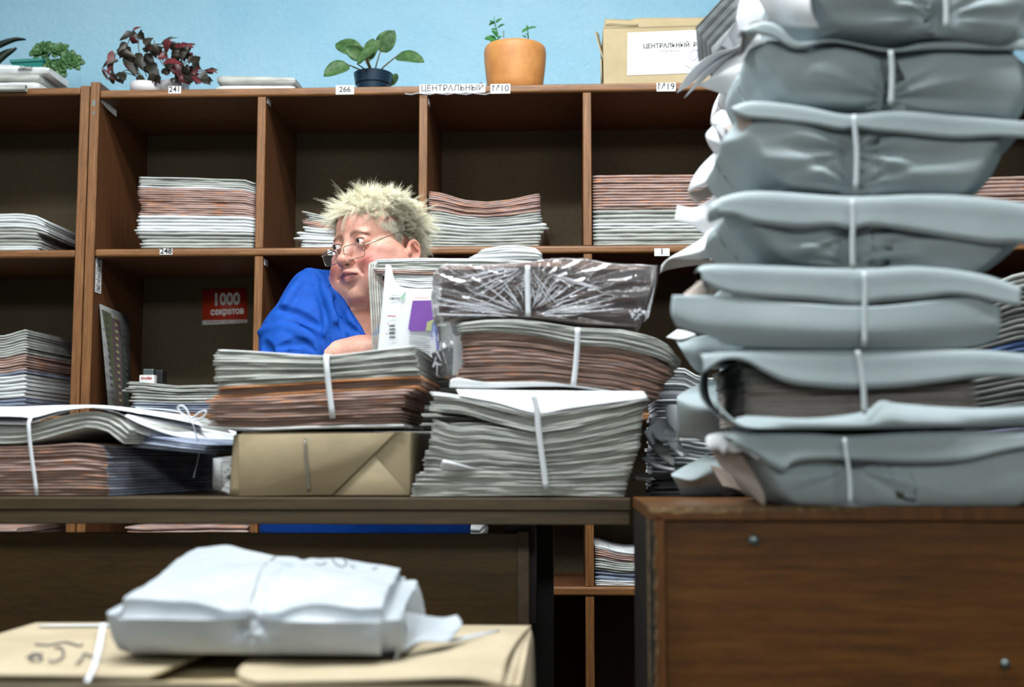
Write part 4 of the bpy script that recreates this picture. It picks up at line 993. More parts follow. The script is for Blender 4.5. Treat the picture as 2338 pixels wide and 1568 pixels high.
# 4. grey bundle carrying the others
Y0 = 1.862; b = thing('newspaper_bundle', 'tall tied grey bundle on the desk with a notched top, below the brown newspapers', 'newspaper bundle')
bp = [(935, level(zt + .0008, Y0, 935)), (1245, level(zt + .0008, Y0, 1245) - 4), (1430, level(zt + .0008, Y0, 1430))]
mt_ = [(985, 955), (1010, 962), (1035, 975), (1100, 970), (1160, 978), (1230, 992), (1300, 982), (1380, 962), (1470, 935)]
stack(Y0, .26, bp, mt_, [(0, 938), (.28, 950), (.33, 966), (.55, 968), (.62, 980), (1, 988)], [(0, 1424), (.3, 1440), (.6, 1462), (1, 1470)],
      [(12, 'news_grey', 1), (1, 'news_white', .6), (22, 'news_grey', 1)], parent=b, seed=60, nx=26, jx=.002, jy=.002, endmat={'news_grey': 'news_dim'})
stack(Y0 - .002, .23, [(970, 938), (1060, 944), (1130, 966), (1228, 990), (1300, 980), (1400, 955), (1490, 925)], [(985, 893), (1040, 900), (1130, 918), (1228, 942), (1300, 930), (1400, 918), (1478, 908)],
      [(0, 978), (1, 988)], [(0, 1478), (1, 1484)], [(6, 'news_grey', 1.1), (2, 'news_white', 1)], parent=b, seed=61, nx=26, jx=.005, jy=.003)
sheet_px('white_sheet', [[(1050, 903, Y0 - .004), (1130, 918, Y0 - .005), (1228, 944, Y0 - .006), (1300, 932, Y0 - .005), (1478, 908, Y0 - .004)], [(1046, 896, Y0 + .02), (1228, 912, Y0 + .024), (1474, 899, Y0 + .02)], [(1042, 889, Y0 + .046), (1228, 892, Y0 + .048), (1468, 893, Y0 + .046)], [(1040, 891, Y0 + .2), (1228, 895, Y0 + .2), (1465, 896, Y0 + .2)]], M['page_white'], b, nu=50, nv=12, crumple=.001)
sheet_px('curled_page', [[(1004, 1068, Y0 - .002), (1020, 1075, Y0 - .003), (1090, 1072, Y0 - .002)], [(1010, 1052, Y0 - .010), (1030, 1056, Y0 - .012), (1082, 1069, Y0 - .004)], [(1016, 1050, Y0 - .001), (1036, 1056, Y0), (1080, 1068, Y0 - .001)]], M['page_white'], b, nu=20, nv=8)
strap_band(b, Y0 - .012, [(1217, 896), (1226, 935), (1229, 975), (1236, 1030), (1243, 1080), (1247, 1116)], .0085, over=None)
adopt(b)
# 5. brown bundle with a grey top layer
Y0 = 1.915; b = thing('newspaper_bundle', 'tied brown bundle under an arched grey layer, right below the plastic wrapped bundle', 'newspaper bundle')
bt = [(1045, 762), (1100, 758), (1150, 758), (1230, 768), (1320, 788), (1400, 792), (1470, 808), (1520, 832), (1548, 856)]
stack(Y0, .235, [(1035, 880), (1130, 876), (1235, 872), (1310, 878), (1400, 888), (1505, 912)], bt, [(0, 1038), (.3, 1042), (.4, 1058), (1, 1052)], [(0, 1504), (.5, 1520), (1, 1545)],
      [(10, 'news_brown', 1.2), (5, 'news_pink', 1), (8, 'news_brown', 1.1)], parent=b, seed=70, nx=26, jx=.003, endmat={'news_brown': 'news_pink'})
stack(Y0 - .004, .235, [(x, y - 1) for x, y in bt[:-2]] + [(1520, 822), (1556, 850)], [(1035, 745), (1060, 735), (1110, 730), (1180, 729), (1240, 736), (1320, 748), (1420, 752), (1490, 768), (1530, 790), (1560, 828)], [(0, 1048), (1, 1040)], [(0, 1550), (1, 1559)],
      [(8, 'news_grey', 1)], parent=b, seed=71, nx=30, jx=.002)
sheet_px('white_sheet', [[(1028, 868, Y0), (1045, 862, Y0 - .003), (1110, 872, Y0 - .004), (1235, 872, Y0 - .004), (1312, 880, Y0 - .003), (1420, 895, Y0)], [(1026, 884, Y0), (1110, 886, Y0 - .002), (1235, 882, Y0 - .002), (1312, 884, Y0), (1420, 899, Y0)]], M['news_white'], b, nu=40, nv=5)
strap_band(b, Y0 - .012, [(1319, 748), (1318, 790), (1314, 840), (1309, 880)], .008, over=None)
adopt(b)
# 6. plastic wrapped bundle
Y0 = 1.93; b = thing('newspaper_bundle', 'brown newspaper bundle wrapped in shiny clear plastic, topmost of the desk pile', 'newspaper bundle')
stack(Y0, .22, [(1010, 738), (1060, 728), (1150, 721), (1240, 726), (1320, 738), (1480, 746)], [(1003, 614), (1100, 612), (1200, 606), (1300, 610), (1478, 616)],
      [(0, 1012), (.3, 1000), (.7, 1006), (1, 1006)], [(0, 1455), (.5, 1480), (1, 1484)], [(9, 'news_pink', 1), (16, 'news_brown', 1)], parent=b, seed=80, nx=20, jx=.002)
# film
def film_shell():
    U, fs = shell(120, 14, 40); P = np.zeros_like(U); r = np.random.RandomState(5)
    T = [(990, 612), (1020, 603), (1100, 606), (1200, 598), (1270, 590), (1330, 590), (1400, 602), (1500, 606)]; B = [(990, 741), (1060, 729), (1150, 722), (1240, 727), (1320, 739), (1480, 747)]
    T = [(W(a, b_, Y0).x, W(a, b_, Y0).z) for a, b_ in T]; B = [(W(a, b_, Y0).x, W(a, b_, Y0).z) for a, b_ in B]
    for i, (u, v, w) in enumerate(U):
        xl, xr_ = W(interp([(0, 992), (.5, 984), (.9, 990), (1, 1003)], w), 700, Y0).x, W(interp([(0, 1462), (.6, 1488), (1, 1502)], w), 700, Y0).x
        x = xl + (xr_ - xl) * u; z = interp(B, x) + (interp(T, x) - interp(B, x)) * w
        P[i] = (x, Y0 - .008 + .236 * v + .008 * (1 - math.sin(PI * min(max(w, .0), 1))), z)
    fr = U[:, 1] < .001
    xs = W(1205, 700, Y0).x; zb_, zt_ = WZ(728, Y0), WZ(604, Y0)
    d_ = np.zeros(len(P))
    for (x, z, n, A_) in ((xs, zt_ - .03, 30, .0045), (xs - .002, zb_ + .008, 34, .0055)):
        dx = P[:, 0] - x; dz = P[:, 2] - z; th_ = np.arctan2(dz, dx); rr = np.hypot(dx, dz)
        t = np.abs(((th_ * n / (2 * PI) + .3 * np.sin(th_ * 5)) % 1) - .5) * 2
        d_ += A_ * (t ** 3) * np.exp(-rr / .22) * (1 - np.exp(-rr / .02))
    d_ += crease_field(9, .03)(P) * .02
    P[:, 1] -= d_ * fr
    other = ~fr; P[:, 2] += (crease_field(4, .04)(P) * .03) * (U[:, 2] > .99); P[:, 0] -= crease_field(6, .03)(P) * .03 * (U[:, 0] < .01)
    return P, fs
P, fs = film_shell()
fs = [f for f in fs if not all(P[i][1] > Y0 + .215 for i in f)]
link('plastic_film', mesh('plastic_film', P, fs), M['clear_film'], b)
r = random.Random(12); cx_, cz_ = 1205, 718
mb = MB()
for i in range(80):
    a = r.uniform(.05, PI - .05) + .25 * math.sin(i * 2.3); a = min(max(a, .05), PI - .05); r0 = r.uniform(14, 60); r1 = r0 + r.uniform(25, 110)
    if i % 4 == 0: cx2, cy2, a = 1205, 608, -r.uniform(.15, PI - .15)
    else: cx2, cy2 = 1205, 722
    pts = []
    for t in (0, .35, .7, 1):
        rr = r0 + (r1 - r0) * t; x = cx2 + math.cos(a) * rr * 1.55 + r.uniform(-3, 3); y = cy2 - math.sin(a) * rr * .75 + r.uniform(-2, 2)
        pts.append(W(min(max(x, 995), 1490), min(max(y, 606), 738), Y0 - .0135))
    mb.tube(catmull(pts, 9), [v_ * r.uniform(.45, .9) for v_ in (.0003, .0008, .0011, .0013, .0013, .0012, .001, .0007, .0002)], 5)
mb.build('film_wrinkles', M['film_fold'], b)
sheet_px('plastic_film', [[(1482, 612, Y0 + .01), (1498, 606, Y0 + .01), (1504, 604, Y0 + .05)], [(1486, 660, Y0 + .005), (1496, 650, Y0 + .01), (1502, 640, Y0 + .05)], [(1470, 735, Y0), (1482, 722, Y0 + .01), (1486, 712, Y0 + .04)]], M['clear_film'], b, nu=14, nv=20, crumple=.01, scale=.03, thick=0)
mb = MB()
for i in range(16):
    x, y = r.uniform(1440, 1482), r.uniform(706, 730); p = W(x, y, Y0 - .013); mb.tube([p, p + Vector((r.uniform(-.008, .008), 0, r.uniform(-.004, .006)))], [.002, .0008], 6)
mb.build('film_crumple', M['film_fold'], b)
sheet_px('plastic_film', [[(986, 740, Y0 + .05), (1000, 720, Y0 + .02), (1030, 740, Y0 - .002)], [(984, 790, Y0 + .08), (1005, 800, Y0 + .02), (1035, 790, Y0)], [(992, 850, Y0 + .10), (1010, 862, Y0 + .04), (1032, 868, Y0 + .01)]], M['clear_film'], b, nu=20, nv=24, crumple=.03, scale=.03, thick=0, seed=3)
mb = MB()
for i in range(9):
    x, y = r.uniform(988, 1006), r.uniform(760, 845); p = W(x, y, Y0 + .015); mb.tube([p, p + Vector((r.uniform(-.004, .008), 0, r.uniform(-.02, .02)))], [.0015, .0006], 6)
mb.build('film_crumple', M['film_fold'], b)
strap_band(b, Y0 - .016, [(1205, 606), (1204, 640), (1205, 680), (1206, 722)], .0075)
adopt(b)
# coloured print seen through the hanging film
# 7. upright pile the woman is holding
Y0 = 2.205; b = thing('newspaper_bundle', 'upright newspaper pile with a printed front page in purple, before the woman\'s chest', 'newspaper bundle')
bp = [(860, level(zt + .0008, Y0, 860)), (1240, level(zt + .0008, Y0, 1240))]
stack(Y0, .11, bp, [(880, 650), (1240, 640)], [(0, 870), (1, 885)], [(0, 1235), (1, 1235)], [(24, 'news_grey', 1)], parent=b, seed=90, jx=.002)
stack(Y0 - .002, .11, [(880, 649), (960, 660), (1240, 639)], [(860, 592), (960, 588), (1100, 590), (1240, 596)], [(0, 900), (.3, 890), (.5, 850), (1, 856)], [(0, 1230), (1, 1238)],
      [(6, 'news_white', 1), (2, 'news_pink', .8), (4, 'news_grey', 1), (2, 'news_white', .8)], parent=b, seed=91, nx=22, jx=.003)
for i in range(6):
    xa_ = 846 + i * 5.5; yo = Y0 - .004 + i * .003
    sheet_px('newspaper', [[(xa_ + 14, 596 + i * 1.5, yo + .03), (xa_ + 20, 594 + i, yo + .10)], [(xa_ - 2, 606 + i, yo + .008), (xa_ - 2, 604 + i, yo + .10)], [(xa_, 680, yo), (xa_, 680, yo + .10)], [(xa_ + 9, 860, yo + .002), (xa_ + 9, 860, yo + .10)], [(xa_ + 12, 1120, yo + .002), (xa_ + 12, 1120, yo + .10)]], M['news_stand'], b, nu=6, nv=20, thick=.0035, crumple=.001, seed=i)
for o in [c for c in b.children if c.name.startswith('newspaper') and c.modifiers]:
    pass
rows = [[(881, 604, Y0 - .022), (893, 607, Y0 - .024), (902, 640, Y0 - .024), (930, 658, Y0 - .022), (1060, 660, Y0 - .020)], [(872, 700, Y0 - .026), (920, 702, Y0 - .030), (1060, 704, Y0 - .026)], [(856, 860, Y0 - .020), (920, 862, Y0 - .026), (1060, 864, Y0 - .022)]]
fp = sheet_px('front_page', rows, M['page_white'], b, nu=30, nv=24, crumple=.002, scale=.2, thick=.0012)
Yf = Y0 - .0335
def pg(px, py, o=0): return W(px, py, Yf - o)
mb = MB(); mb.add([pg(948, 688), pg(942, 686)] and [pg(942, 686), pg(1000, 685), pg(1004, 754), pg(936, 756), pg(932, 750)], [(0, 1, 2, 3, 4)]); mb.build('purple_block', M['purple_print'], fp)
MB().add([pg(975, 735, .0006), pg(1010, 720, .0006), pg(1012, 754, .0006), pg(972, 755, .0006)], [(0, 1, 2, 3)]).build('khaki_block', M['khaki_print'], fp)
MB().add([pg(914, 678), pg(926, 664), pg(928, 672), pg(918, 690)], [(0, 1, 2, 3)]).build('green_mark', M['green_print'], fp)
mb = MB(); pc = pg(902, 682); wall_text(mb, 'NKYC', .0065, pc.x, pc.y, pc.z, 0, .05, 1.1, -.05); pc = pg(902, 674); wall_text(mb, 'в редакции', .004, pc.x, pc.y, pc.z, 0)
mb.build('headline', M['ink_faint'], fp)
mb = MB()
for kx, (hy, hh) in enumerate(((742, 7), (750, 6), (758, 9), (768, 6))):
    mb.add([pg(889, hy), pg(902, hy - 1), pg(901, hy + hh * .55), pg(888, hy + hh * .6)], [(0, 1, 2, 3)])
mb.build('headline', M['ink_faint'], fp)
mb = MB()
for i in range(9):
    y = 768 + i * 4.6; mb.add([pg(934, y), pg(934 + (48 if i % 3 else 40), y + 2), pg(934 + (48 if i % 3 else 40), y + 3.2), pg(934, y + 1.2)], [(0, 1, 2, 3)])
mb.build('paragraph', M['ink_faint'], fp)
mb = MB()
for (a, b_, c_, d_) in ((884, 720, 904, 722), (946, 679, 978, 680.5)): mb.add([pg(a, b_), pg(c_, b_ + 1), pg(c_, d_ + 1), pg(a, d_)], [(0, 1, 2, 3)])
for (x, y) in ((884, 738), (881, 761)): mb.add([pg(x, y), pg(x + 3, y), pg(x + 3, y + 2.5), pg(x, y + 2.5)], [(0, 1, 2, 3)])
mb.build('red_rule', M['red_print'], fp)
adopt(b)
G = 'newspapers arched over the upright pile'
stack(Y0 + .005, .10, [(1060, 592), (1240, 590)], [(1062, 586), (1100, 568), (1150, 560), (1190, 560), (1225, 566), (1242, 580)], [(0, 1064), (.5, 1075), (1, 1100)], [(0, 1236), (1, 1238)],
      [(6, 'news_white', 1, 'white newspaper in the arched heap on the upright pile, right of the woman\'s ear')], seed=95, nx=20, jx=.003, group=G)
# ------------------------------------------------------------------ tower of grey packages on the veneered desk
def strings(parent, Y, pts, w=.0062, name='strap'):
    return strap_band(parent, Y + .008, pts, w * .85, name=name, mat='strap_grey')
YA = 1.50; wg = M['wrap_grey']; ww = M['wrap_white']; wi = M['wrap_inner']
def SX(rows): return rows
FB = dict(fringe=0)
# T1 bottom
Y0 = 1.495
t = thing('wrapped_package', 'grey paper package at the base of the tower, torn white lip at its end', 'package', group=None)
zb_ = [(x, level(zD + .001, Y0, x)) for x in (1640, 1940, 2400)]
pack(Y0, .27, [(0, 1742), (.35, 1725), (.7, 1690), (1, 1660)], [(0, 2370), (1, 2390)], [(1640, 995), (1690, 990), (1850, 988), (1940, 992), (2100, 985), (2400, 980)],
     [(1640, 1150), (1745, 1158), (1940, 1164), (2400, 1164)], wg, t, seed=101, strings=((1938, (.55,)),), belly=.016, A=.004)
front_flap(Y0, [(1655, 992), (1700, 988), (1850, 988), (1940, 993), (2100, 985), (2400, 980)], [(1672, 1012), (1715, 1030), (1760, 1062), (1790, 1076), (1806, 1060), (1850, 1050), (1940, 1050), (2080, 1056), (2200, 1052), (2300, 1030), (2400, 1012)],
           wg, t, lift=.012, seed=4, crumple=.004)
# torn lip and inside of the end
sheet_px('torn_edge', [[(1612, 1016, Y0 + .02), (1622, 1028, Y0 + .015), (1640, 1024, Y0 + .005), (1652, 1036, Y0), (1662, 1026, Y0), (1676, 1032, Y0 - .005), (1700, 1030, Y0 - .01), (1730, 1050, Y0 - .014)],
                       [(1614, 996, Y0 + .03), (1650, 990, Y0 + .01), (1700, 990, Y0), (1760, 996, Y0)], [(1640, 988, Y0 + .06), (1690, 985, Y0 + .05), (1760, 985, Y0 + .04)]], ww, t, nu=40, nv=10, crumple=.012, scale=.03, seed=8)
sheet_px('wrapper_end', [[(1620, 1022, Y0 + .03), (1650, 1030, Y0 + .02), (1690, 1035, Y0 + .005)], [(1650, 1070, Y0 + .03), (1690, 1075, Y0 + .02), (1720, 1080, Y0 + .01)], [(1690, 1100, Y0 + .02), (1720, 1110, Y0 + .01), (1745, 1130, Y0 + .006)], [(1738, 1150, Y0 + .01), (1742, 1152, Y0 + .01), (1746, 1155, Y0 + .01)]], wi, t, nu=20, nv=20, crumple=.01, scale=.04, seed=10)
strings(t, Y0 - .032, [(1928, 1000), (1932, 1030), (1940, 1090), (1942, 1150)], .004)
adopt(t, (.6, 1.63, zD))
# T2 open package with newspapers showing
Y0 = 1.50
t = thing('wrapped_package', 'grey package gaping open at the front so its newspapers show, second from the tower base', 'package')
base2 = [(1640, 985), (1850, 983), (1940, 986), (2400, 975)]
stack(Y0 + .004, .26, [(1690, 968), (1850, 968), (1970, 958), (2240, 950)], [(1690, 822), (1850, 815), (1970, 812), (2240, 812)], [(0, 1705), (.6, 1700), (1, 1690)], [(0, 2240), (1, 2228)], [(9, 'news_pale', 1), (6, 'news_dim', 1.0)], parent=t, seed=102, nx=18, jx=.0025)
front_flap(Y0, [(1600, 805), (1700, 797), (1970, 798), (2210, 795), (2400, 812)], [(1606, 852), (1650, 822), (1700, 824), (1750, 852), (1800, 874), (1880, 884), (1970, 887), (2060, 882), (2150, 872), (2230, 862), (2330, 862), (2400, 868)],
           wg, t, lift=.016, seed=14, crumple=.004)
sheet_px('wrapper_top', [[(1600, 806, Y0), (1700, 798, Y0), (1970, 799, Y0), (2210, 797, Y0), (2400, 812, Y0)], [(1610, 842, Y0 + .26), (1970, 838, Y0 + .26), (2400, 840, Y0 + .26)]], wg, t, nu=40, nv=6, crumple=.003)
sheet_px('wrapper_end', [[(1690, 798, Y0 + .005), (1700, 800, Y0 + .2)], [(1640, 808, Y0), (1650, 812, Y0 + .2)], [(1602, 850, Y0 - .015), (1620, 850, Y0 + .2)], [(1600, 905, Y0 - .012), (1620, 905, Y0 + .2)], [(1640, 950, Y0 - .01), (1650, 950, Y0 + .2)], [(1700, 975, Y0), (1710, 975, Y0 + .2)]], wg, t, nu=12, nv=30, crumple=.006, seed=7)
sheet_px('wrapper_bottom', [[(1630, 905, Y0 - .02), (1640, 930, Y0 - .02), (1672, 962, Y0 - .016), (1700, 950, Y0 - .016), (1850, 955, Y0 - .02), (1970, 940, Y0 - .016), (2010, 915, Y0 - .018), (2060, 922, Y0 - .02), (2230, 932, Y0 - .016), (2400, 922, Y0 - .01)],
                           [(1640, 920, Y0 - .01), (1680, 968, Y0 - .024), (1750, 972, Y0 - .024), (1970, 966, Y0 - .028), (2230, 958, Y0 - .024), (2400, 945, Y0 - .02)],
                           [(1680, 972, Y0), (1750, 979, Y0), (1970, 980, Y0), (2230, 976, Y0), (2400, 972, Y0)], [(1700, 978, Y0 + .24), (1970, 982, Y0 + .24), (2400, 976, Y0 + .24)]], wg, t, nu=70, nv=16, crumple=.003, seed=3)
strings(t, Y0 - .030, [(1958, 800), (1965, 830), (1971, 880), (1974, 945)], .0065)
adopt(t, (.6, 1.63, zD + .1))
# T3
Y0 = 1.50
t = thing('wrapped_package', 'grey package with a square cut wrapper end jutting out, third from the tower base', 'package')
pack(Y0, .27, [(0, 1700), (.5, 1690), (1, 1650)], [(0, 2280), (1, 2290)], [(1640, 610), (1760, 606), (1960, 614), (2110, 606), (2240, 622), (2330, 650)], [(1640, 790), (1760, 796), (1940, 800), (2210, 796), (2290, 785)], wg, t, seed=103, strings=((1975, (.06, .55)),), belly=.012)
front_flap(Y0, [(1592, 612), (1620, 602), (1760, 604), (1960, 611), (2100, 605), (2240, 622), (2330, 652)], [(1602, 640), (1640, 662), (1700, 676), (1850, 686), (1950, 697), (1976, 697), (2000, 690), (2100, 682), (2190, 674), (2290, 694), (2330, 700)], wg, t, lift=.010, seed=24, crumple=.004)
sheet_px('wrapper_front', [[(1535, 674, Y0 - .012), (1640, 675, Y0 - .014), (1700, 680, Y0 - .014), (1970, 700, Y0 - .016), (2200, 680, Y0 - .014), (2285, 700, Y0 - .008)], [(1532, 715, Y0 - .014), (1640, 740, Y0 - .018), (1970, 760, Y0 - .020), (2285, 740, Y0 - .012)],
                          [(1545, 746, Y0 - .010), (1620, 768, Y0 - .012), (1700, 792, Y0 - .008), (1970, 797, Y0 - .006), (2200, 794, Y0 - .006), (2278, 775, Y0 - .004)]], wg, t, nu=80, nv=18, crumple=.006, scale=.1, seed=18)
sheet_px('wrapper_end', [[(1600, 640, Y0), (1612, 638, Y0 + .02)], [(1612, 660, Y0 - .005), (1618, 655, Y0 + .03)], [(1614, 680, Y0 - .01), (1622, 680, Y0 + .04)]], wi, t, nu=6, nv=8)
sheet_px('wrapper_end', [[(1560, 672, Y0 + .02), (1600, 640, Y0 + .06), (1606, 636, Y0 + .1)], [(1568, 676, Y0 + .01), (1612, 678, Y0 + .05), (1620, 678, Y0 + .1)]], wi, t, nu=10, nv=4)
strings(t, Y0 - .034, [(1973, 620), (1976, 660), (1974, 700), (1974, 790)], .006)
adopt(t, (.6, 1.63, zD + .2))
# T4
Y0 = 1.50
t = thing('wrapped_package', 'grey package with a rolled loop of paper at its end, fourth from the tower base', 'package')
pack(Y0, .27, [(0, 1738), (.35, 1700), (.7, 1660), (1, 1650)], [(0, 2290), (.5, 2360), (1, 2370)], [(1640, 448), (1700, 436), (1940, 448), (2100, 445), (2230, 450), (2400, 470)], [(1640, 590), (1735, 600), (1960, 620), (2110, 622), (2240, 640), (2400, 600)], wg, t, seed=104, strings=((1946, (.12, .5)),), belly=.016, crumple=.016, A=.006)
front_flap(Y0, [(1625, 462), (1660, 444), (1740, 434), (1940, 446), (2100, 442), (2240, 448), (2400, 470)], [(1640, 488), (1680, 492), (1720, 508), (1820, 520), (1900, 516), (1944, 524), (1990, 516), (2080, 528), (2160, 542), (2260, 556), (2320, 556), (2400, 560)], wg, t, lift=.010, seed=34, crumple=.006)
mb = MB(); vs = []; fs = []; n = 22; o0 = W(1626, 485, Y0 - .006)
for j in range(9):
    tt = j / 8; c_ = o0.lerp(W(1720, 468, Y0 - .004), tt)
    for k in range(n): a = 2 * PI * k / n; s_ = 1 - .75 * tt; vs.append(c_ + Vector((.0062 * math.cos(a) * s_ + .004 * math.sin(a), .012 * math.cos(a) * s_, .0125 * math.sin(a) * s_)))
for j in range(8):
    for k in range(n): fs.append((j * n + k, j * n + (k + 1) % n, (j + 1) * n + (k + 1) % n, (j + 1) * n + k))
mb.add(vs, fs); solid(mb.build('rolled_end', wg, t, True), .0009)
strings(t, Y0 - .034, [(1946, 455), (1948, 500), (1946, 550), (1947, 615)], .006)
adopt(t, (.6, 1.63, zD + .3))
# T5
Y0 = 1.50
t = thing('wrapped_package', 'grey package with a dark gap at one end, fifth from the tower base', 'package')
pack(Y0, .27, [(0, 1740), (.3, 1700), (.6, 1668), (1, 1690)], [(0, 2262), (.4, 2290), (.6, 2310), (1, 2390)], [(1660, 240), (1740, 230), (1830, 240), (1940, 262), (2060, 250), (2200, 262), (2400, 278)], [(1640, 418), (1760, 430), (1950, 445), (2120, 444), (2280, 454), (2400, 450)], wg, t, seed=105, strings=((1955, (.12, .52)),), belly=.016, crumple=.015, A=.006)
front_flap(Y0, [(1668, 242), (1720, 228), (1830, 238), (1935, 258), (2050, 250), (2200, 262), (2400, 278)], [(1672, 252), (1700, 268), (1760, 274), (1850, 284), (1920, 296), (1955, 292), (1990, 298), (2050, 304), (2180, 316), (2280, 312), (2400, 320)], wg, t, lift=.009, seed=44, crumple=.004)
sheet_px('wrapper_end', [[(1668, 246, Y0), (1690, 252, Y0 - .008), (1720, 262, Y0 - .01)], [(1680, 270, Y0 + .01), (1692, 280, Y0 + .0), (1716, 300, Y0 - .005)], [(1690, 310, Y0 + .01), (1694, 315, Y0 + .004), (1698, 330, Y0 + .0)]], wi, t, nu=12, nv=12, crumple=.005)
strings(t, Y0 - .034, [(1950, 262), (1952, 300), (1956, 350), (1954, 435)], .006)
adopt(t, (.6, 1.63, zD + .4))
# T6
Y0 = 1.50
t = thing('wrapped_package', 'grey package with a tall smooth front, right below the topmost one of the tower', 'package')
pack(Y0, .27, [(0, 1752), (.4, 1742), (.7, 1716), (1, 1700)], [(0, 2372), (1, 2390)], [(1690, 78), (1760, 84), (1810, 104), (1880, 92), (1960, 104), (2035, 112), (2160, 98), (2400, 104)], [(1640, 232), (1775, 240), (1950, 248), (2080, 256), (2200, 262), (2400, 278)], wg, t, seed=106, strings=((2035, (.22,)),), belly=.014, crumple=.015, A=.006)
front_flap(Y0, [(1690, 66), (1740, 46), (1780, 58), (1820, 92), (1900, 88), (2030, 108), (2140, 92), (2400, 86)], [(1694, 72), (1740, 80), (1770, 88), (1820, 112), (1900, 96), (2030, 118), (2140, 112), (2400, 116)], wg, t, lift=.004, seed=54, crumple=.004)
sheet_px('wrapper_end', [[(1694, 70, Y0 + .01), (1720, 50, Y0 + .05), (1760, 44, Y0 + .1)], [(1690, 110, Y0 + .008), (1700, 100, Y0 + .05), (1720, 90, Y0 + .1)], [(1684, 130, Y0 + .01), (1692, 126, Y0 + .05), (1700, 120, Y0 + .1)]], wi, t, nu=12, nv=12, crumple=.006)
strings(t, Y0 - .034, [(2033, 116), (2036, 150), (2036, 190), (2034, 240)], .0065)
adopt(t, (.6, 1.63, zD + .5))
# T7
Y0 = 1.47
t = thing('wrapped_package', 'topmost grey package of the tower, cut off by the upper picture edge', 'package')
pack(Y0, .27, [(0, 1858), (.4, 1838), (1, 1800)], [(0, 2390), (1, 2390)], [(1780, -130), (2000, -140), (2400, -130)], [(1780, 58), (1860, 66), (2020, 82), (2160, 76), (2320, 96), (2400, 100)], wg, t, seed=107, strings=((2160, (.18, .55)),), belly=.016, crumple=.012, A=.006)
sheet_px('wrapper_end', [[(1700, -60, Y0 + .12), (1760, -80, Y0 + .04), (1860, -90, Y0)], [(1740, 14, Y0 + .1), (1790, 10, Y0 + .03), (1850, 10, Y0 - .01)], [(1760, 50, Y0 + .1), (1810, 62, Y0 + .04), (1870, 66, Y0 - .005)]], ww, t, nu=24, nv=20, crumple=.02, scale=.05, seed=12)
strings(t, Y0 - .028, [(2158, -60), (2160, 10), (2160, 62)], .006)
adopt(t, (.6, 1.6, zD + .6))

# ------------------------------------------------------------------ second tower, white paper, behind
YB2 = 1.86
G2 = None
rowsB = [(1130, 985, 'pale package at the base of the rear tower, dark crumpled end hanging low'), (985, 800, 'pale package behind the open one, its grey wrapper end hanging out'), (800, 628, 'pale package with a small white fold sticking out above the brown bundle'),
         (628, 450, 'white package in the rear tower with a long pointed wrapper end'), (450, 262, 'white package in the rear tower with a cone shaped folded end'), (262, 110, 'white package in the rear tower with a crumpled paper knot'), (110, -40, 'topmost white package of the rear tower, loose newspaper ends fanning out')]
packs = []
zprev = zE + .0008
for i, (yb, yt, lab) in enumerate(rowsB):
    t = thing('wrapped_package', lab, 'package'); packs.append(t)
    a = level(zprev, YB2, 1700); ztop_ = WZ(yt, YB2, 1700)
    a2 = 1040 - (1040 - yb) * 1.0
    bt_ = [(1600, level(zprev, YB2, 1600)), (2400, level(zprev, YB2, 2400))]; tp_ = [(1600, level(ztop_ - .001, YB2, 1600)), (2000, level(ztop_ - .001, YB2, 2000)), (2400, level(ztop_ - .001, YB2, 2400))]
    pack(YB2, .27, [(0, 1690 + (i % 2) * 14), (.5, 1668), (1, 1690 - (i % 2) * 12)], [(0, 2150), (1, 2150)], tp_, bt_, ww if i > 1 else wg, t, seed=200 + i, crumple=.016, scale=.07, belly=.012, nu=50, nv=16, nw=20, side_in=.004)
    zprev = ztop_
def pk(i, name, rows, mat=ww, **kw):
    kw.setdefault('nfold', 8)
    kw.setdefault('nu', 26); kw.setdefault('nv', 18); kw.setdefault('crumple', .006); kw.setdefault('scale', .05)
    rows = [[(a, b, YB2 + c) for a, b, c in r] for r in rows]
    return sheet_px(name, rows, mat, packs[i], **kw)
# e2, e1 top
pk(6, 'wrapper_end', [[(1712, 40, .0), (1690, 100, -.01), (1640, 118, .0), (1600, 140, .0), (1570, 170, .0), (1545, 212, .02)], [(1730, 60, .05), (1700, 105, .03), (1650, 130, .03), (1612, 160, .03), (1580, 190, .03), (1548, 211, .03)]], crumple=.003, seed=1, nu=40, nv=8)
pk(6, 'wrapper_end', [[(1690, 112, .02), (1640, 138, .02), (1600, 172, .02), (1562, 224, .03)], [(1690, 122, .04), (1644, 150, .04), (1606, 184, .04), (1563, 223, .035)]], crumple=.001, seed=2, nv=5)
pk(5, 'wrapper_end', [[(1592, 195, .03), (1650, 215, .03), (1715, 240, .02), (1760, 246, .03)], [(1618, 180, .02), (1660, 165, .01), (1720, 160, .0), (1770, 160, .02)], [(1660, 138, .03), (1690, 118, .02), (1720, 80, .01), (1770, 70, .03)]], crumple=.003, seed=3)
for k in range(11):
    x0_, y0_ = 1588 + k * 3.6, 62 + k * 5.2 if k < 7 else 96 + (k - 7) * 4
    wq = 3.4
    a, b_ = W(x0_, y0_, YB2 - .02 + k * .001), W(x0_ + 110, y0_ - 118, YB2 + .02 + k * .001)
    dn = Vector((.0022, .0, .0022)); bk = Vector((.02, .14, -.01))
    mb = MB(); v8 = [a, b_, b_ + bk, a + bk]; v8 = v8 + [q + dn * (.5 + .25 * (k % 3)) for q in v8]
    mb.add(v8, [(0, 1, 2, 3), (7, 6, 5, 4), (0, 4, 5, 1), (1, 5, 6, 2), (2, 6, 7, 3), (3, 7, 4, 0)])
    mb.build('loose_newspaper', M['news_white' if k % 3 else 'news_grey'], packs[6])
pk(6, 'wrapper_end', [[(1640, 100, .03), (1700, 40, .03), (1760, -20, .03)], [(1690, 130, .04), (1740, 90, .03), (1800, 40, .03)]], crumple=.006, seed=13)
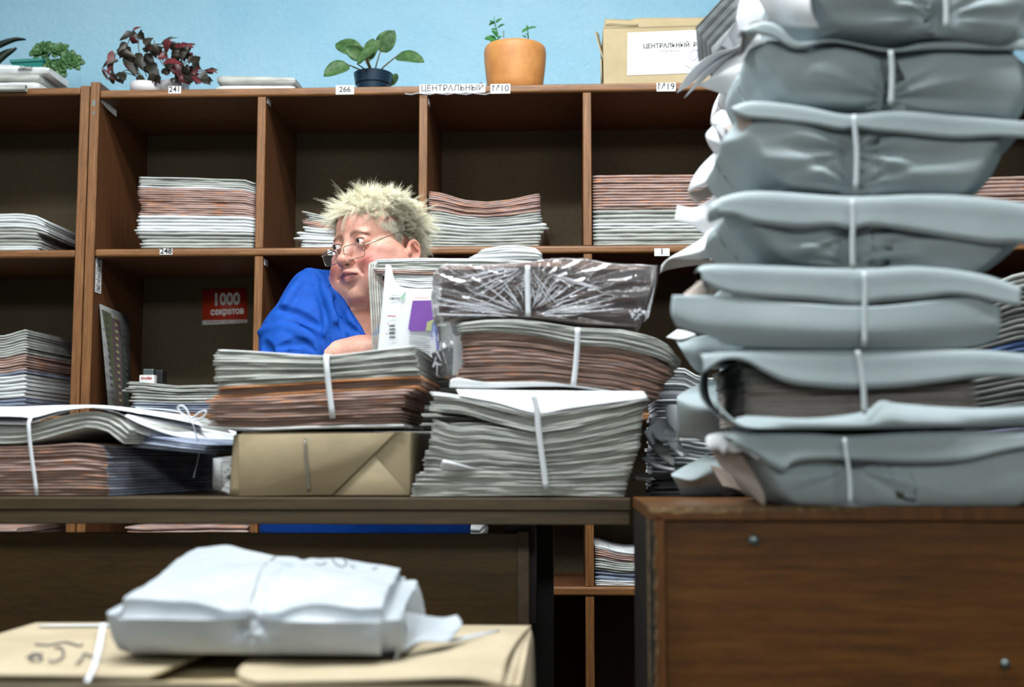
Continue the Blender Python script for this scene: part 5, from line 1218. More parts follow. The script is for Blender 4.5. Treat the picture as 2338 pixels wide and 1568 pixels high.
# e3 knot
pk(5, 'paper_knot', [[(1676, 262, .0), (1650, 252, .0), (1632, 262, .0), (1624, 275, .0)], [(1672, 285, -.02), (1655, 278, -.03), (1640, 275, -.02), (1628, 285, -.01)], [(1676, 300, -.01), (1658, 318, -.03), (1640, 300, -.02), (1630, 290, .0)]], crumple=.02, scale=.03, seed=4)
pk(5, 'paper_knot', [[(1632, 282, .0), (1640, 310, -.02), (1655, 330, -.02), (1690, 320, .0)], [(1612, 305, .01), (1622, 318, -.02), (1650, 338, -.02), (1690, 340, .0)], [(1614, 322, .01), (1624, 340, .0), (1638, 352, .0), (1690, 372, .0)]], crumple=.015, scale=.035, seed=5)
pk(5, 'paper_knot', [[(1655, 290, -.035), (1690, 275, -.03)], [(1662, 302, -.04), (1690, 292, -.03)], [(1658, 316, -.035), (1690, 320, -.03)]], crumple=.01, scale=.03, seed=6, mat=wi)
# e4 cone
pk(4, 'wrapper_end', [[(1700, 300, .0), (1660, 325, .0), (1640, 340, .0), (1600, 380, .0), (1580, 410, .0), (1571, 434, .01)], [(1700, 340, -.01), (1670, 360, -.02), (1645, 385, -.02), (1612, 412, -.02), (1590, 425, -.01), (1571, 436, .01)], [(1700, 380, .0), (1664, 401, -.01), (1640, 415, -.01), (1612, 425, -.01), (1590, 430, .0), (1571, 437, .01)]], crumple=.006, seed=7, nu=34)
pk(4, 'wrapper_end', [[(1662, 402, .01), (1600, 432, .01), (1572, 438, .02), (1576, 452, .02)], [(1680, 420, .02), (1620, 450, .02), (1596, 462, .02), (1590, 468, .02)]], mat=wi, seed=8)
pk(3, 'wrapper_end', [[(1700, 400, .01), (1660, 425, .01), (1620, 455, .01), (1585, 474, .01), (1546, 468, .01)], [(1700, 450, .0), (1650, 480, .0), (1620, 490, .0), (1580, 500, .0), (1543, 486, .01)], [(1700, 520, .01), (1650, 530, .0), (1618, 540, .0), (1580, 515, .0), (1540, 502, .01)]], crumple=.003, seed=9, nu=34)
# e6
pk(3, 'wrapper_end', [[(1660, 512, .0), (1622, 522, .0), (1600, 545, .0), (1570, 565, .0), (1530, 588, .0), (1512, 604, .0)], [(1660, 550, -.02), (1625, 555, -.03), (1600, 570, -.03), (1570, 580, -.02), (1530, 590, -.01), (1510, 608, .0)], [(1660, 590, -.01), (1644, 588, -.02), (1600, 592, -.02), (1570, 592, -.01), (1528, 592, .0), (1508, 622, .0)]], crumple=.010, seed=10, nu=40)
pk(3, 'wrapper_end', [[(1660, 594, .0), (1600, 593, .0), (1530, 591, .005), (1512, 606, .0), (1507, 626, .0)], [(1660, 602, .06), (1600, 604, .05), (1540, 612, .04), (1512, 620, .02), (1507, 626, .005)]], mat=wi, seed=11, crumple=.001)
# e7
pk(2, 'wrapper_end', [[(1660, 640, .02), (1640, 660, .02), (1640, 700, .02)], [(1590, 640, .01), (1575, 662, .01), (1560, 680, .01)]], mat=wi, seed=12)
pk(2, 'small_fold', [[(1521, 770, -.01), (1555, 775, -.015), (1590, 764, -.01)], [(1546, 752, .0), (1562, 754, .0), (1584, 760, .0)]], seed=14, nu=14, nv=6)
pk(1, 'wrapper_end', [[(1542, 776, -.01), (1590, 768, -.01), (1640, 765, .0), (1680, 780, .0)], [(1556, 800, -.02), (1590, 800, -.02), (1630, 800, -.01), (1680, 810, .0)], [(1578, 835, -.01), (1598, 850, -.01), (1630, 830, .0), (1680, 830, .0)]], mat=wg, crumple=.012, seed=15)
pk(1, 'wrapper_end', [[(1546, 905, -.02), (1560, 895, -.01), (1590, 880, .0), (1640, 860, .02)], [(1546, 912, -.04), (1580, 925, -.05), (1612, 930, -.05), (1640, 925, -.03)], [(1547, 970, -.03), (1590, 975, -.035), (1630, 965, -.03), (1660, 950, -.01)], [(1544, 998, -.02), (1590, 1002, -.02), (1618, 1008, -.02), (1660, 1000, .0)]], mat=wg, crumple=.004, seed=16, nu=30)
pk(0, 'wrapper_end', [[(1612, 1036, -.02), (1600, 1045, -.02), (1560, 1066, -.02), (1532, 1082, -.01)], [(1660, 1060, -.03), (1620, 1072, -.04), (1580, 1096, -.04), (1535, 1088, -.02)], [(1690, 1080, -.02), (1650, 1088, -.03), (1600, 1096, -.03), (1548, 1112, -.01)], [(1720, 1120, .0), (1660, 1125, .0), (1600, 1130, .0), (1556, 1130, .0)]], mat=wg, crumple=.008, seed=17, nu=34, nv=22)
pk(0, 'wrapper_end', [[(1700, 1090, -.06), (1650, 1070, -.05), (1620, 1060, -.04)], [(1740, 1150, -.08), (1690, 1120, -.06), (1650, 1110, -.05)]], mat=wi, crumple=.01, seed=18)
for i, p_ in enumerate(packs): adopt(p_, (.5, 2.0, zE + .02 + .09 * i))
# papers in the gap between the two piles
G = 'loose newspapers in the gap beside the tall grey bundle'
heap = [([(1482, 955), (1545, 965)], [(1500, 1000), (1558, 1010)], 'page_white', 2.02, 'open white newspaper on top of the dark heap'),
        ([(1496, 962), (1508, 1000)], [(1472, 985), (1490, 1016)], 'page_white', 2.00, 'small folded white page at the edge of the heap'),
        ([(1518, 930), (1544, 926)], [(1542, 986), (1544, 975)], 'page_white', 2.04, 'narrow upright page beside the grey wrapper end'),
        ([(1512, 985), (1524, 980)], [(1558, 1042), (1572, 1040)], 'news_white', 1.97, 'thick newspaper standing on edge in the heap'),
        ([(1475, 1000), (1500, 1002)], [(1538, 1062), (1542, 1058)], 'news_dim', 1.95, 'dark curved newspaper sliding down the heap'),
        ([(1550, 996), (1596, 1000)], [(1556, 1004), (1600, 1006)], 'news_white', 1.96, 'flat newspaper edge under the grey wrapper end'),
        ([(1464, 1046), (1490, 1050)], [(1540, 1072), (1540, 1080)], 'page_white', 1.93, 'white newspaper lying low in the heap'),
        ([(1450, 1085), (1486, 1088)], [(1452, 1092), (1484, 1096)], 'news_dim', 1.92, 'dim paper at the foot of the heap')]
for i, (p0, p1, mt, Yh, lab) in enumerate(heap):
    r = random.Random(i)
    a, b_ = p0; c_, d_ = p1
    rows = [[(a[0], a[1], Yh + .06), ((a[0] + b_[0]) / 2, (a[1] + b_[1]) / 2 - 3, Yh + .07), (b_[0], b_[1], Yh + .08)], [((a[0] + c_[0]) / 2 - 6, (a[1] + c_[1]) / 2 + 5, Yh + .01), ((b_[0] + d_[0]) / 2 + 2, (b_[1] + d_[1]) / 2, Yh + .03)], [(c_[0], c_[1], Yh - .04), (d_[0], d_[1], Yh - .02)]]
    o = sheet_px('newspaper', rows, M[mt], None, nu=12, nv=12, crumple=.004, seed=i, thick=.004); tag(o, lab + ', in the gap between the desks\' piles' if len(lab.split()) < 9 else lab, 'newspaper')
    back = [[(x, y, z_ + .02) for x, y, z_ in rr] for rr in rows]
# dark page layers under the heap
stack(1.98, .16, [(1440, level(zE + .001, 1.96, 1440)), (1640, level(zE + .001, 1.96, 1640))], [(1440, 1100), (1480, 1086), (1530, 1080), (1640, 1070)], [(0, 1482), (.5, 1486), (1, 1484)], [(0, 1640), (1, 1640)],
      [(9, 'news_dim', 1, 'dim grey newspaper at the bottom of the dark heap between the two desks')], seed=301, group=G, jx=.012, jy=.01, sh=.05)
G = 'flat pile behind the heap, beside the brown bundle'
Yg = 2.18
stack(Yg, .19, [(1440, level(zE + .001, Yg, 1440)), (1660, level(zE + .001, Yg, 1660))], [(1440, 840), (1560, 838), (1600, 862), (1660, 862)], [(0, 1490), (.5, 1494), (1, 1500)], [(0, 1640), (1, 1640)],
      [(16, 'news_white', 1, 'pale newspaper in the flat pile showing between the brown bundle and the tower'), (6, 'page_white', .8, 'white newspaper in the flat pile showing between the brown bundle and the tower'), (1, 'page_white', 2.2, 'glossy white magazine across the flat pile beside the brown bundle'), (7, 'news_white', .7, 'pale newspaper on top of the flat pile beside the brown bundle')], seed=302, group=G, jx=.004)
# pile glimpsed past the far end of the tower
Yg = 2.05
stack(Yg, .22, [(2190, level(zE + .001, Yg, 2190)), (2500, level(zE + .001, Yg, 2500))], [(2190, 672), (2240, 655), (2323, 622), (2500, 600)], [(0, 2200), (1, 2196)], [(0, 2500), (1, 2500)],
      [(10, 'news_grey', 1, 'grey newspaper low in the slanting pile past the tower'), (2, 'news_violet', 1, 'violet printed newspaper in the slanting pile past the tower'), (10, 'news_dim', 1.1, 'dim newspaper in the slanting pile past the tower'), (4, 'news_azure', 1, 'blue printed newspaper in the slanting pile past the tower'),
       (9, 'news_dim', 1, 'grey newspaper high in the slanting pile past the tower'), (3, 'news_grey', 1, 'grey newspaper on top of the slanting pile past the tower')], seed=303, group='slanting pile past the tower', jx=.004)

# ------------------------------------------------------------------ front: cardboard box and grey parcel
zc = WZ(1430, 1.65, 700)
c = thing('cardboard_box', 'light brown cardboard box with handwriting on its flap, under the big grey parcel', 'box')
xL, xR = W(75, 1425, 1.65).x, W(1212, 1430, 1.65).x; yF_, yB_ = 1.262, 1.66
cb = M['cardboard_light']
MB().box(xL, xR, yB_ - .005, yB_, 0, zc - .004).box(xL, xL + .005, yF_, yB_ - .005, 0, zc - .004).box(xR - .005, xR, yF_, yB_ - .005, 0, zc - .004).box(xL + .005, xR - .005, yF_, yF_ + .005, 0, zc - .004).box(xL + .005, xR - .005, yF_ + .005, yB_ - .005, .001, .01).build('body', cb, c)
# inner floor of goods level and two long flaps with the slot between them
MB().box(xL + .006, xR - .006, yF_ + .006, yB_ - .006, zc - .02, zc - .012).build('inner_flap', M['cardboard'], c)
xa_ = W(335, 1540, yF_).x; xb_ = W(545, 1540, yF_).x
def Z(x, y, z): return Vector((x, y, z))
sheet('flap', [[Z(xL - .002, yF_ - .002, zc), Z((xL + xa_) / 2, yF_ - .002, zc + .002), Z(xa_, yF_ + .005, zc)], [Z(xL, 1.46, zc + .001), Z((xL + xa_) / 2, 1.46, zc + .004), Z(xa_ + .02, 1.46, zc + .001)], [Z(xL, yB_, zc), Z((xL + xa_) / 2, yB_, zc + .001), Z(xa_ + .03, yB_, zc)]], cb, c, thick=.004, crumple=.003, scale=.2)
def bz(px, py, Y): return W(px, py, Y)
sheet('flap', [[Z(xb_ + .02, yF_ - .002, zc - .004), Z((xR + xb_) / 2, yF_ - .003, zc), Z(xR - .06, yF_ - .002, zc + .003), Z(xR - .018, yF_ + .0, zc - .004)],
               [Z(xb_ - .01, yF_ + .03, zc + .001), Z((xR + xb_) / 2, yF_ + .05, zc + .003), Z(xR - .06, yF_ + .08, zc + .010), Z(xR - .018, yF_ + .1, zc + .004)],
               [Z(xb_ - .02, 1.46, zc + .001), Z((xR + xb_) / 2, 1.46, zc + .002), Z(xR - .04, 1.47, zc + .008), Z(xR - .012, 1.5, zc + .004)], [Z(xb_ - .02, yB_, zc), Z((xR + xb_) / 2, yB_, zc), Z(xR, yB_, zc)]], cb, c, thick=.004, crumple=.002, scale=.2, nu=50, nv=30)
sheet('side_flap', [[Z(xR - .016, yF_ + .01, zc - .004), Z(xR - .014, yB_, zc + .0)], [Z(xR - .004, yF_ + .01, zc - .03), Z(xR + .001, yB_, zc - .01)], [Z(xR + .006, yF_ + .004, zc - .12), Z(xR + .006, yB_, zc - .12)]], cb, c, thick=.003, nu=10, nv=10)
MB().box(xb_ + .0, xR - .02, yF_ - .004, yF_ - .0005, zc - .12, zc - .007).build('front_flap', cb, c)
mb = MB()
sheet('tape', [[Z(xL + .03, 1.595, zc + .0062), Z(xL + .12, 1.598, zc + .0062), Z(xa_ - .06, 1.592, zc + .0062)], [Z(xL + .03, 1.61, zc + .006), Z(xL + .12, 1.615, zc + .006), Z(xa_ - .06, 1.605, zc + .006)]], M['strap'], c, thick=.0005, nu=14, nv=4)
def onflap(px, py):
    d_ = CR @ Vector(((px - 1169) / F, -(py - 784) / F, -1.0)); return CAM + d_ * ((zc + .0075 - CAM.z) / d_.z)
for pts in (((62, 1500), (78, 1492), (92, 1496), (96, 1504), (84, 1508), (70, 1505), (76, 1496), (96, 1492)), ((112, 1506), (122, 1510), (140, 1502), (146, 1490), (138, 1478), (126, 1480)), ((174, 1514), (182, 1509), (188, 1500), (192, 1492), (206, 1496), (212, 1498)), ((80, 1470), (110, 1472), (150, 1466), (180, 1474), (188, 1470))):
    mb.tube(catmull([onflap(*p_) for p_ in pts], 24), .0012, 5)
mb.build('handwriting', M['ink_pencil'], c)
sheet('tape', [[onflap(228, 1440) + Vector((0, 0, .01)), onflap(222, 1470) + Vector((0, 0, .006)), onflap(214, 1500), onflap(205, 1530), onflap(192, 1556)], [onflap(242, 1440) + Vector((0, 0, .01)), onflap(236, 1470) + Vector((0, 0, .006)), onflap(228, 1500), onflap(216, 1530), onflap(204, 1556)]], M['film_fold'], c, thick=.0006, crumple=.02, scale=.02, nu=30, nv=6)
adopt(c, ((xL + xR) / 2, 1.46, 0))

pz = zc + .0125
g = thing('wrapped_parcel', 'large crumpled grey white parcel tied with string, lying on the light cardboard box', 'parcel')
C8 = {(0, 0, 0): (262, 1520, 1.342), (1, 0, 0): (910, 1524, 1.342), (0, 1, 0): (440, 1440, 1.58), (1, 1, 0): (985, 1432, 1.58),
      (0, 0, 1): (222, 1384, 1.322), (1, 0, 1): (910, 1398, 1.322), (0, 1, 1): (432, 1240, 1.585), (1, 1, 1): (950, 1288, 1.58)}
C8 = {k_: W(*v) for k_, v in C8.items()}
for k_ in C8:
    if k_[2] == 0: C8[k_].z = pz
U, fs = shell(130, 56, 34); P = np.zeros_like(U); N_ = np.zeros_like(U)
xs_, ys_ = .52, .5
for i, (u, v, w) in enumerate(U):
    q = Vector((0, 0, 0))
    for (a, b_, c_), p_ in C8.items(): q = q + p_ * ((u if a else 1 - u) * (v if b_ else 1 - v) * (w if c_ else 1 - w))
    R_ = .020
    ex, ey, ez = min(u, 1 - u) * .33, min(v, 1 - v) * .25, (1 - w) * .09
    def rim(e): return R_ * (1 - math.sqrt(max(0, 1 - (1 - min(e / R_, 1)) ** 2)))
    sx = 1 if u < .5 else -1; sy = 1 if v < .5 else -1
    q.x += sx * (rim(ey) + rim(ez)) * (min(1, (R_ - min(ex, R_)) / R_)); q.y += sy * (rim(ex) + rim(ez)) * (min(1, (R_ - min(ey, R_)) / R_)); q.z -= (rim(ex) + rim(ey)) * (min(1, (R_ - min(ez, R_)) / R_)) * .8
    q.z += .012 * w * math.sin(PI * u) * math.sin(PI * v) - .004 * w * math.exp(-((u - .52) / .02) ** 2) + .008 * w * math.exp(-((u - .2) / .15) ** 2) * v
    if v < .5: q.y -= .010 * math.sin(PI * w ** .6) * (1 - 2 * v)
    n = Vector(((u > .999) * 1. - (u < .001) * 1., (v > .999) * 1. - (v < .001) * 1., (w > .999) * 1.)); 
    if n.length: n.normalize()
    P[i] = q; N_[i] = n
d_ = crease_field(77, .085, 7)(P) * .34 + crease_field(78, .045, 6)(P) * .20 + crease_field(79, .022, 6)(P) * .08 + wavy(5, .12)(P) * .002
fx = W(573, 1460, 1.33).x
def pin(x, y, z, A_, n_, R_, s_):
    global d_
    dx = P[:, 0] - x; dy = (P[:, 1] - y) * .7 + (P[:, 2] - z); rr = np.sqrt(dx ** 2 + (P[:, 1] - y) ** 2 * .6 + (P[:, 2] - z) ** 2); th_ = np.arctan2(dy, dx)
    d_ = d_ + A_ * ((np.abs(((th_ * n_ / (2 * PI) + s_) % 1) - .5) * 2) - .5) * np.exp(-(rr / R_) ** 1.3) - A_ * 1.2 * np.exp(-(rr / (R_ * .3)) ** 2)
pin(fx, 1.33, pz + .036, .012, 4, .10, .0); pin(fx, 1.35, pz + .004, .004, 4, .06, .0); pin(fx + .01, 1.46, pz + .09, .003, 5, .07, .1)
P += N_ * d_[:, None] * (U[:, 2:3] > .02)
P[:, 2] = np.maximum(P[:, 2], pz)
o = link('wrapping', mesh('wrapping', P, fs), M['parcel_wrap'], g)
# string
from mathutils.bvhtree import BVHTree
bv_ = BVHTree.FromPolygons([tuple(p_) for p_ in P], fs)
def on_parcel(px, py):
    d0 = CR @ Vector(((px - 1169) / F, -(py - 784) / F, -1.0)); loc = bv_.ray_cast(CAM, d0.normalized())[0]; return loc - d0.normalized() * .001 if loc else None
mb = MB()
for pts in (((660, 1262), (630, 1270), (606, 1288), (592, 1310), (584, 1340), (575, 1370), (571, 1410), (570, 1460), (569, 1500)), ((660, 1262), (640, 1258), (612, 1256)),):
    q = [on_parcel(*p_) for p_ in pts]; q = [v for v in q if v is not None]
    if len(q) > 1: mb.tube(catmull(q, 30), .0011, 6)
mb.build('string', M['news_dim'], g)
mb = MB()
for pts in (((690, 1272), (700, 1264), (712, 1272), (720, 1286), (732, 1290), (745, 1284)), ((758, 1276), (770, 1290), (782, 1294), (792, 1286), (785, 1276)), ((800, 1290), (810, 1297)), ((820, 1268), (836, 1276), (850, 1300), (862, 1296)), ((838, 1268), (850, 1274), (866, 1290))):
    q = [on_parcel(*p_) for p_ in pts]; q = [v for v in q if v is not None]
    if len(q) > 1: mb.tube(catmull(q, 20), .0011, 5)
mb.build('handwriting', M['ink_pencil'], g)
# torn wrapper ears at the end
def S_(name, rows, **kw): return sheet_px(name, rows, M['parcel_wrap'], g, **kw)
S_('wrapper_end', [[(915, 1395, 1.36), (912, 1450, 1.35), (900, 1516, 1.345)], [(935, 1400, 1.40), (928, 1450, 1.38), (912, 1500, 1.37)]], nu=16, nv=6, crumple=.01, scale=.04, seed=3)
S_('wrapper_end', [[(922, 1398, 1.38), (930, 1440, 1.37), (926, 1485, 1.36)], [(960, 1404, 1.42), (965, 1438, 1.40), (962, 1464, 1.38)], [(1010, 1410, 1.45), (1005, 1440, 1.42), (1018, 1466, 1.40)], [(1044, 1404, 1.47), (1055, 1424, 1.45), (1040, 1448, 1.43)]], nu=20, nv=26, crumple=.03, scale=.035, seed=21)
S_('wrapper_end', [[(1010, 1464, 1.42), (1030, 1466, 1.43)], [(1060, 1452, 1.47), (1070, 1458, 1.47)], [(1140, 1436, 1.53), (1140, 1442, 1.53)]], nu=5, nv=16, crumple=.004, seed=22)
adopt(g, (-.32, 1.46, pz))
# ------------------------------------------------------------------ the woman, modelled as one implicit surface
def axis_coords(lo, hi, flo, fhi, fine, coarse):
    out = list(np.arange(lo, flo, coarse)); out += list(np.arange(flo, fhi, fine)); out += list(np.arange(fhi, hi + coarse, coarse))
    return np.array(out, np.float32)
def surface_nets(V, xs, ys, zs):
    ins = V < 0; nx, ny, nz = V.shape
    s = np.zeros((nx - 1, ny - 1, nz - 1), np.uint8)
    for a in (0, 1):
        for b in (0, 1):
            for c in (0, 1): s += ins[a:nx - 1 + a, b:ny - 1 + b, c:nz - 1 + c]
    act = np.argwhere((s > 0) & (s < 8)); idx = -np.ones(s.shape, np.int64); idx[tuple(act.T)] = np.arange(len(act))
    acc = np.zeros((len(act), 3)); cnt = np.zeros(len(act)); C = [xs, ys, zs]
    i, j, k = act.T
    for ax in range(3):
        for p in (0, 1):
            for q in (0, 1):
                o0 = [0, 0, 0]; oth = [a for a in range(3) if a != ax]; o0[oth[0]] = p; o0[oth[1]] = q; o1 = list(o0); o1[ax] = 1
                A = (i + o0[0], j + o0[1], k + o0[2]); B = (i + o1[0], j + o1[1], k + o1[2])
                va, vb = V[A], V[B]; m = (va < 0) != (vb < 0); t = np.where(m, va / np.where(m, va - vb, 1), 0)
                for d in range(3):
                    pa = C[d][A[d]]; pb = C[d][B[d]]; acc[:, d] += np.where(m, pa + (pb - pa) * t, 0)
                cnt += m
    P = acc / cnt[:, None]; quads = []
    for ax in range(3):
        oth = [a for a in range(3) if a != ax]
        sl0 = [slice(None)] * 3; sl1 = [slice(None)] * 3; sl0[ax] = slice(0, -1); sl1[ax] = slice(1, None)
        ch = ins[tuple(sl0)] != ins[tuple(sl1)]
        e = np.argwhere(ch); e = e[(e[:, oth[0]] > 0) & (e[:, oth[1]] > 0) & (e[:, oth[0]] < V.shape[oth[0]] - 1) & (e[:, oth[1]] < V.shape[oth[1]] - 1)]
        def cell(da, db):
            c = e.copy(); c[:, oth[0]] += da; c[:, oth[1]] += db; return idx[c[:, 0], c[:, 1], c[:, 2]]
        Q = np.stack([cell(-1, -1), cell(0, -1), cell(0, 0), cell(-1, 0)], 1)
        flip = ins[tuple(e.T)]; 
        if ax == 1: flip = ~flip
        Q[~flip] = Q[~flip][:, ::-1]; quads.append(Q)
    Q = np.concatenate(quads); Q = Q[(Q >= 0).all(1)]
    return P, Q
def np_mesh(name, P, Q):
    me = bpy.data.meshes.new(name); n = Q.shape[1]
    me.vertices.add(len(P)); me.vertices.foreach_set('co', P.astype(np.float32).ravel())
    me.loops.add(Q.size); me.loops.foreach_set('vertex_index', Q.astype(np.int32).ravel())
    me.polygons.add(len(Q)); me.polygons.foreach_set('loop_start', np.arange(0, Q.size, n, dtype=np.int32))
    me.update(calc_edges=True); me.validate(); return me
class Field:
    def __init__(s, xs, ys, zs): s.xs, s.ys, s.zs = xs, ys, zs; s.V = np.full((len(xs), len(ys), len(zs)), .5, np.float32)
    def region(s, lo, hi):
        r = []
        for c, a, b in zip((s.xs, s.ys, s.zs), lo, hi): r.append(slice(max(0, np.searchsorted(c, a) - 1), min(len(c), np.searchsorted(c, b) + 1)))
        return tuple(r)
    def pts(s, r): return np.meshgrid(s.xs[r[0]], s.ys[r[1]], s.zs[r[2]], indexing='ij')
    def blend(s, r, d, k, mode='add'):
        v = s.V[r]
        if mode == 'add':
            h = np.clip(.5 + .5 * (v - d) / k, 0, 1) if k else (d < v); s.V[r] = (v * (1 - h) + d * h - k * h * (1 - h)) if k else np.minimum(v, d)
        else:
            d = -d; h = np.clip(.5 - .5 * (v - d) / k, 0, 1); s.V[r] = v * (1 - h) + d * h + k * h * (1 - h)
    def ell(s, c, rad, k=.01, R=None, mode='add'):
        """ellipsoid; R maps local axes to the world"""
        m = max(rad) + k * 2 + .012; r = s.region([a - m for a in c], [a + m for a in c])
        X, Y, Z = s.pts(r); X = X - c[0]; Y = Y - c[1]; Z = Z - c[2]
        if R is not None:
            X, Y, Z = (R[0][0] * X + R[1][0] * Y + R[2][0] * Z), (R[0][1] * X + R[1][1] * Y + R[2][1] * Z), (R[0][2] * X + R[1][2] * Y + R[2][2] * Z)
        k0 = np.sqrt((X / rad[0]) ** 2 + (Y / rad[1]) ** 2 + (Z / rad[2]) ** 2); k1 = np.sqrt((X / rad[0] ** 2) ** 2 + (Y / rad[1] ** 2) ** 2 + (Z / rad[2] ** 2) ** 2) + 1e-6
        s.blend(r, (k0 * (k0 - 1) / k1).astype(np.float32), k, mode)
    def cap(s, a, b, ra, rb, k=.01, mode='add'):
        a = np.array(a, float); b = np.array(b, float); m = max(ra, rb) + k * 2 + .012
        r = s.region(np.minimum(a, b) - m, np.maximum(a, b) + m); X, Y, Z = s.pts(r); ab = b - a; L2 = (ab ** 2).sum() + 1e-9
        t = np.clip(((X - a[0]) * ab[0] + (Y - a[1]) * ab[1] + (Z - a[2]) * ab[2]) / L2, 0, 1)
        d = np.sqrt((X - a[0] - ab[0] * t) ** 2 + (Y - a[1] - ab[1] * t) ** 2 + (Z - a[2] - ab[2] * t) ** 2) - (ra + (rb - ra) * t)
        s.blend(r, d.astype(np.float32), k, mode)
    def chain(s, pts, k=.01, mode='add'):
        for (a, ra), (b, rb) in zip(pts, pts[1:]): s.cap(a, b, ra, rb, k, mode)

# head frame: local x to her left, local -y forward, z up
HS = 1.04
HR = Matrix.Rotation(math.radians(-6.5), 3, 'Y') @ Matrix.Rotation(math.radians(-36), 3, 'Z')
HC = W(863, 564, 2.47)
def H(x, f, z): return HC + HR @ (Vector((x, -f, z)) * HS)
RH = [[HR[i][j] for j in range(3)] for i in range(3)]
def RL(rx=0, ry=0, rz=0):
    m = HR @ Euler((math.radians(rx), math.radians(ry), math.radians(rz))).to_matrix(); return [[m[i][j] for j in range(3)] for i in range(3)]
hc = HC
xs = axis_coords(-.75, .22, hc.x - .125, hc.x + .135, .0015, .009)
ys = axis_coords(1.95, 3.0, hc.y - .135, hc.y + .125, .0015, .009)
zs = axis_coords(-.02, 1.50, hc.z - .15, hc.z + .135, .0015, .009)
fd = Field(xs, ys, zs)
def he(x, f, z, rx, rf, rz, k=.01, mode='add', rot=None):
    fd.ell(H(x, f, z), (rx * HS, rf * HS, rz * HS), k * HS, RL(*rot) if rot else RH, mode)
def hcap(a, b, ra, rb, k=.006, mode='add'): fd.cap(H(*a), H(*b), ra * HS, rb * HS, k * HS, mode)
# skull and face masses
he(0, -.012, .036, .072, .090, .073, .0)
he(0, .026, .026, .063, .057, .058, .02)         # forehead
he(0, .030, -.045, .060, .056, .070, .02)       # mid face
he(0, .040, -.086, .050, .046, .040, .02)       # jaw
he(0, .064, -.101, .024, .022, .018, .013)      # chin
for s in (-1, 1):
    he(s * .052, .010, -.060, .026, .045, .045, .02)      # jaw corner flesh
    he(s * .043, .060, -.046, .026, .026, .026, .016)     # cheek
    he(s * .038, .058, -.074, .024, .024, .026, .016)     # jowl
    he(s * .054, .026, -.036, .020, .036, .034, .02)
    he(s * .056, .045, -.018, .018, .024, .014, .014)     # cheekbone
    he(s * .027, .0705, .018, .020, .010, .006, .010, rot=(0, s * 8, s * -14))  # brow ridge
he(0, .010, -.112, .046, .044, .024, .02)      # soft under chin
for s in (-1, 1): he(s * .0325, .097, .000, .0165, .0145, .0110, .010, 'sub')   # eye sockets
# nose
hcap((0, .078, .010), (0, .088, -.012), .0078, .0080, .012)
hcap((0, .088, -.012), (0, .099, -.031), .0080, .0105, .008)
he(0, .1005, -.0325, .0125, .0110, .0105, .006)
for s in (-1, 1):
    he(s * .0120, .092, -.0365, .0082, .0100, .0078, .004)
    he(s * .0064, .0960, -.0440, .0036, .0056, .0034, .002, 'sub', rot=(0, 0, s * 14))
hcap((0, .091, -.045), (0, .088, -.055), .006, .007, .008)
# mouth
he(0, .082, -.060, .028, .015, .014, .010)
for s in (-1, 1): hcap((0, .0960, -.0575), (s * .023, .0835, -.0625), .0050, .0028, .004)
he(0, .0950, -.056, .007, .005, .0033, .003)
for s in (-1, 1): hcap((0, .0930, -.0705), (s * .020, .0830, -.0675), .0060, .0034, .004)
for s in (-1, 1): hcap((0, .1035, -.0632), (s * .0235, .0890, -.0642), .0036, .0014, .0015, 'sub')
he(0, .091, -.083, .018, .006, .0045, .008, 'sub')
# smile folds and eye bags
for s in (-1, 1):
    hcap((s * .0195, .0935, -.040), (s * .034, .0835, -.064), .0026, .0016, .006, 'sub')
    hcap((s * .020, .0885, -.016), (s * .044, .078, -.013), .0016, .0012, .006, 'sub')
# eyelids: a shell over the eyeball with an almond cut
EYE = []
for s in (-1, 1):
    c = (s * .0325, .0735, .000)
    he(c[0], c[1], c[2], .0150, .0142, .0136, .004)
    he(s * .0325, .091, .0003, .0158, .0125, .0052, .0012, 'sub', rot=(0, s * 4, s * -16))
    hcap((s * .019, .086, .0095), (s * .034, .088, .0118), .0012, .0012, .003, 'sub'); hcap((s * .034, .088, .0118), (s * .047, .078, .0070), .0012, .0012, .003, 'sub')
    EYE.append(c)
# ears
for s in (-1, 1):
    ex = .0755; rt = (0, s * 12, s * -22)
    he(s * ex, -.020, -.024, .0085, .0160, .0260, .004, rot=rt)
    he(s * (ex + .0072), -.0185, -.021, .0060, .0105, .0180, .003, 'sub', rot=rt)
    he(s * (ex - .002), -.008, -.024, .0058, .0062, .0085, .004)
    hcap((s * (ex + .004), -.014, -.005), (s * (ex + .005), -.025, -.020), .0026, .0022, .003)
    he(s * (ex - .004), -.014, -.045, .0058, .0080, .0090, .004)
# neck, shoulders, arms
he(0, .082, -.1215, .038, .017, .0080, .010, 'sub')
NB = W(872, 716, 2.56)           # base of the neck
fd.cap(H(0, -.026, -.055), NB, .053, .064, .03)
fd.cap(H(0, -.012, -.095), W(850, 740, 2.51), .030, .046, .02)
for s in (0,): fd.cap(H(.05, -.01, -.06), W(856, 765, 2.475), .013, .012, .02)
SR = W(716, 704, 2.50); SLh = W(985, 705, 2.66); ER = W(654, 836, 2.405); EL = W(1075, 870, 2.58)
WR = W(884, 797, 2.352); WLh = W(985, 800, 2.43)
fd.cap(SR + Vector((.03, .02, -.01)), SLh, .072, .080, .05)
fd.cap(W(850, 800, 2.62), W(870, 1000, 2.70), .150, .165, .08)
fd.cap(W(800, 860, 2.55), W(860, 1100, 2.68), .13, .15, .08)
fd.cap(W(870, 1000, 2.70), W(880, 1160, 2.74), .165, .17, .06)
fd.cap(W(845, 790, 2.50), W(830, 880, 2.48), .085, .09, .05)
fd.chain([(SR, .062), (SR.lerp(ER, .55), .056), (ER, .046)], .03)
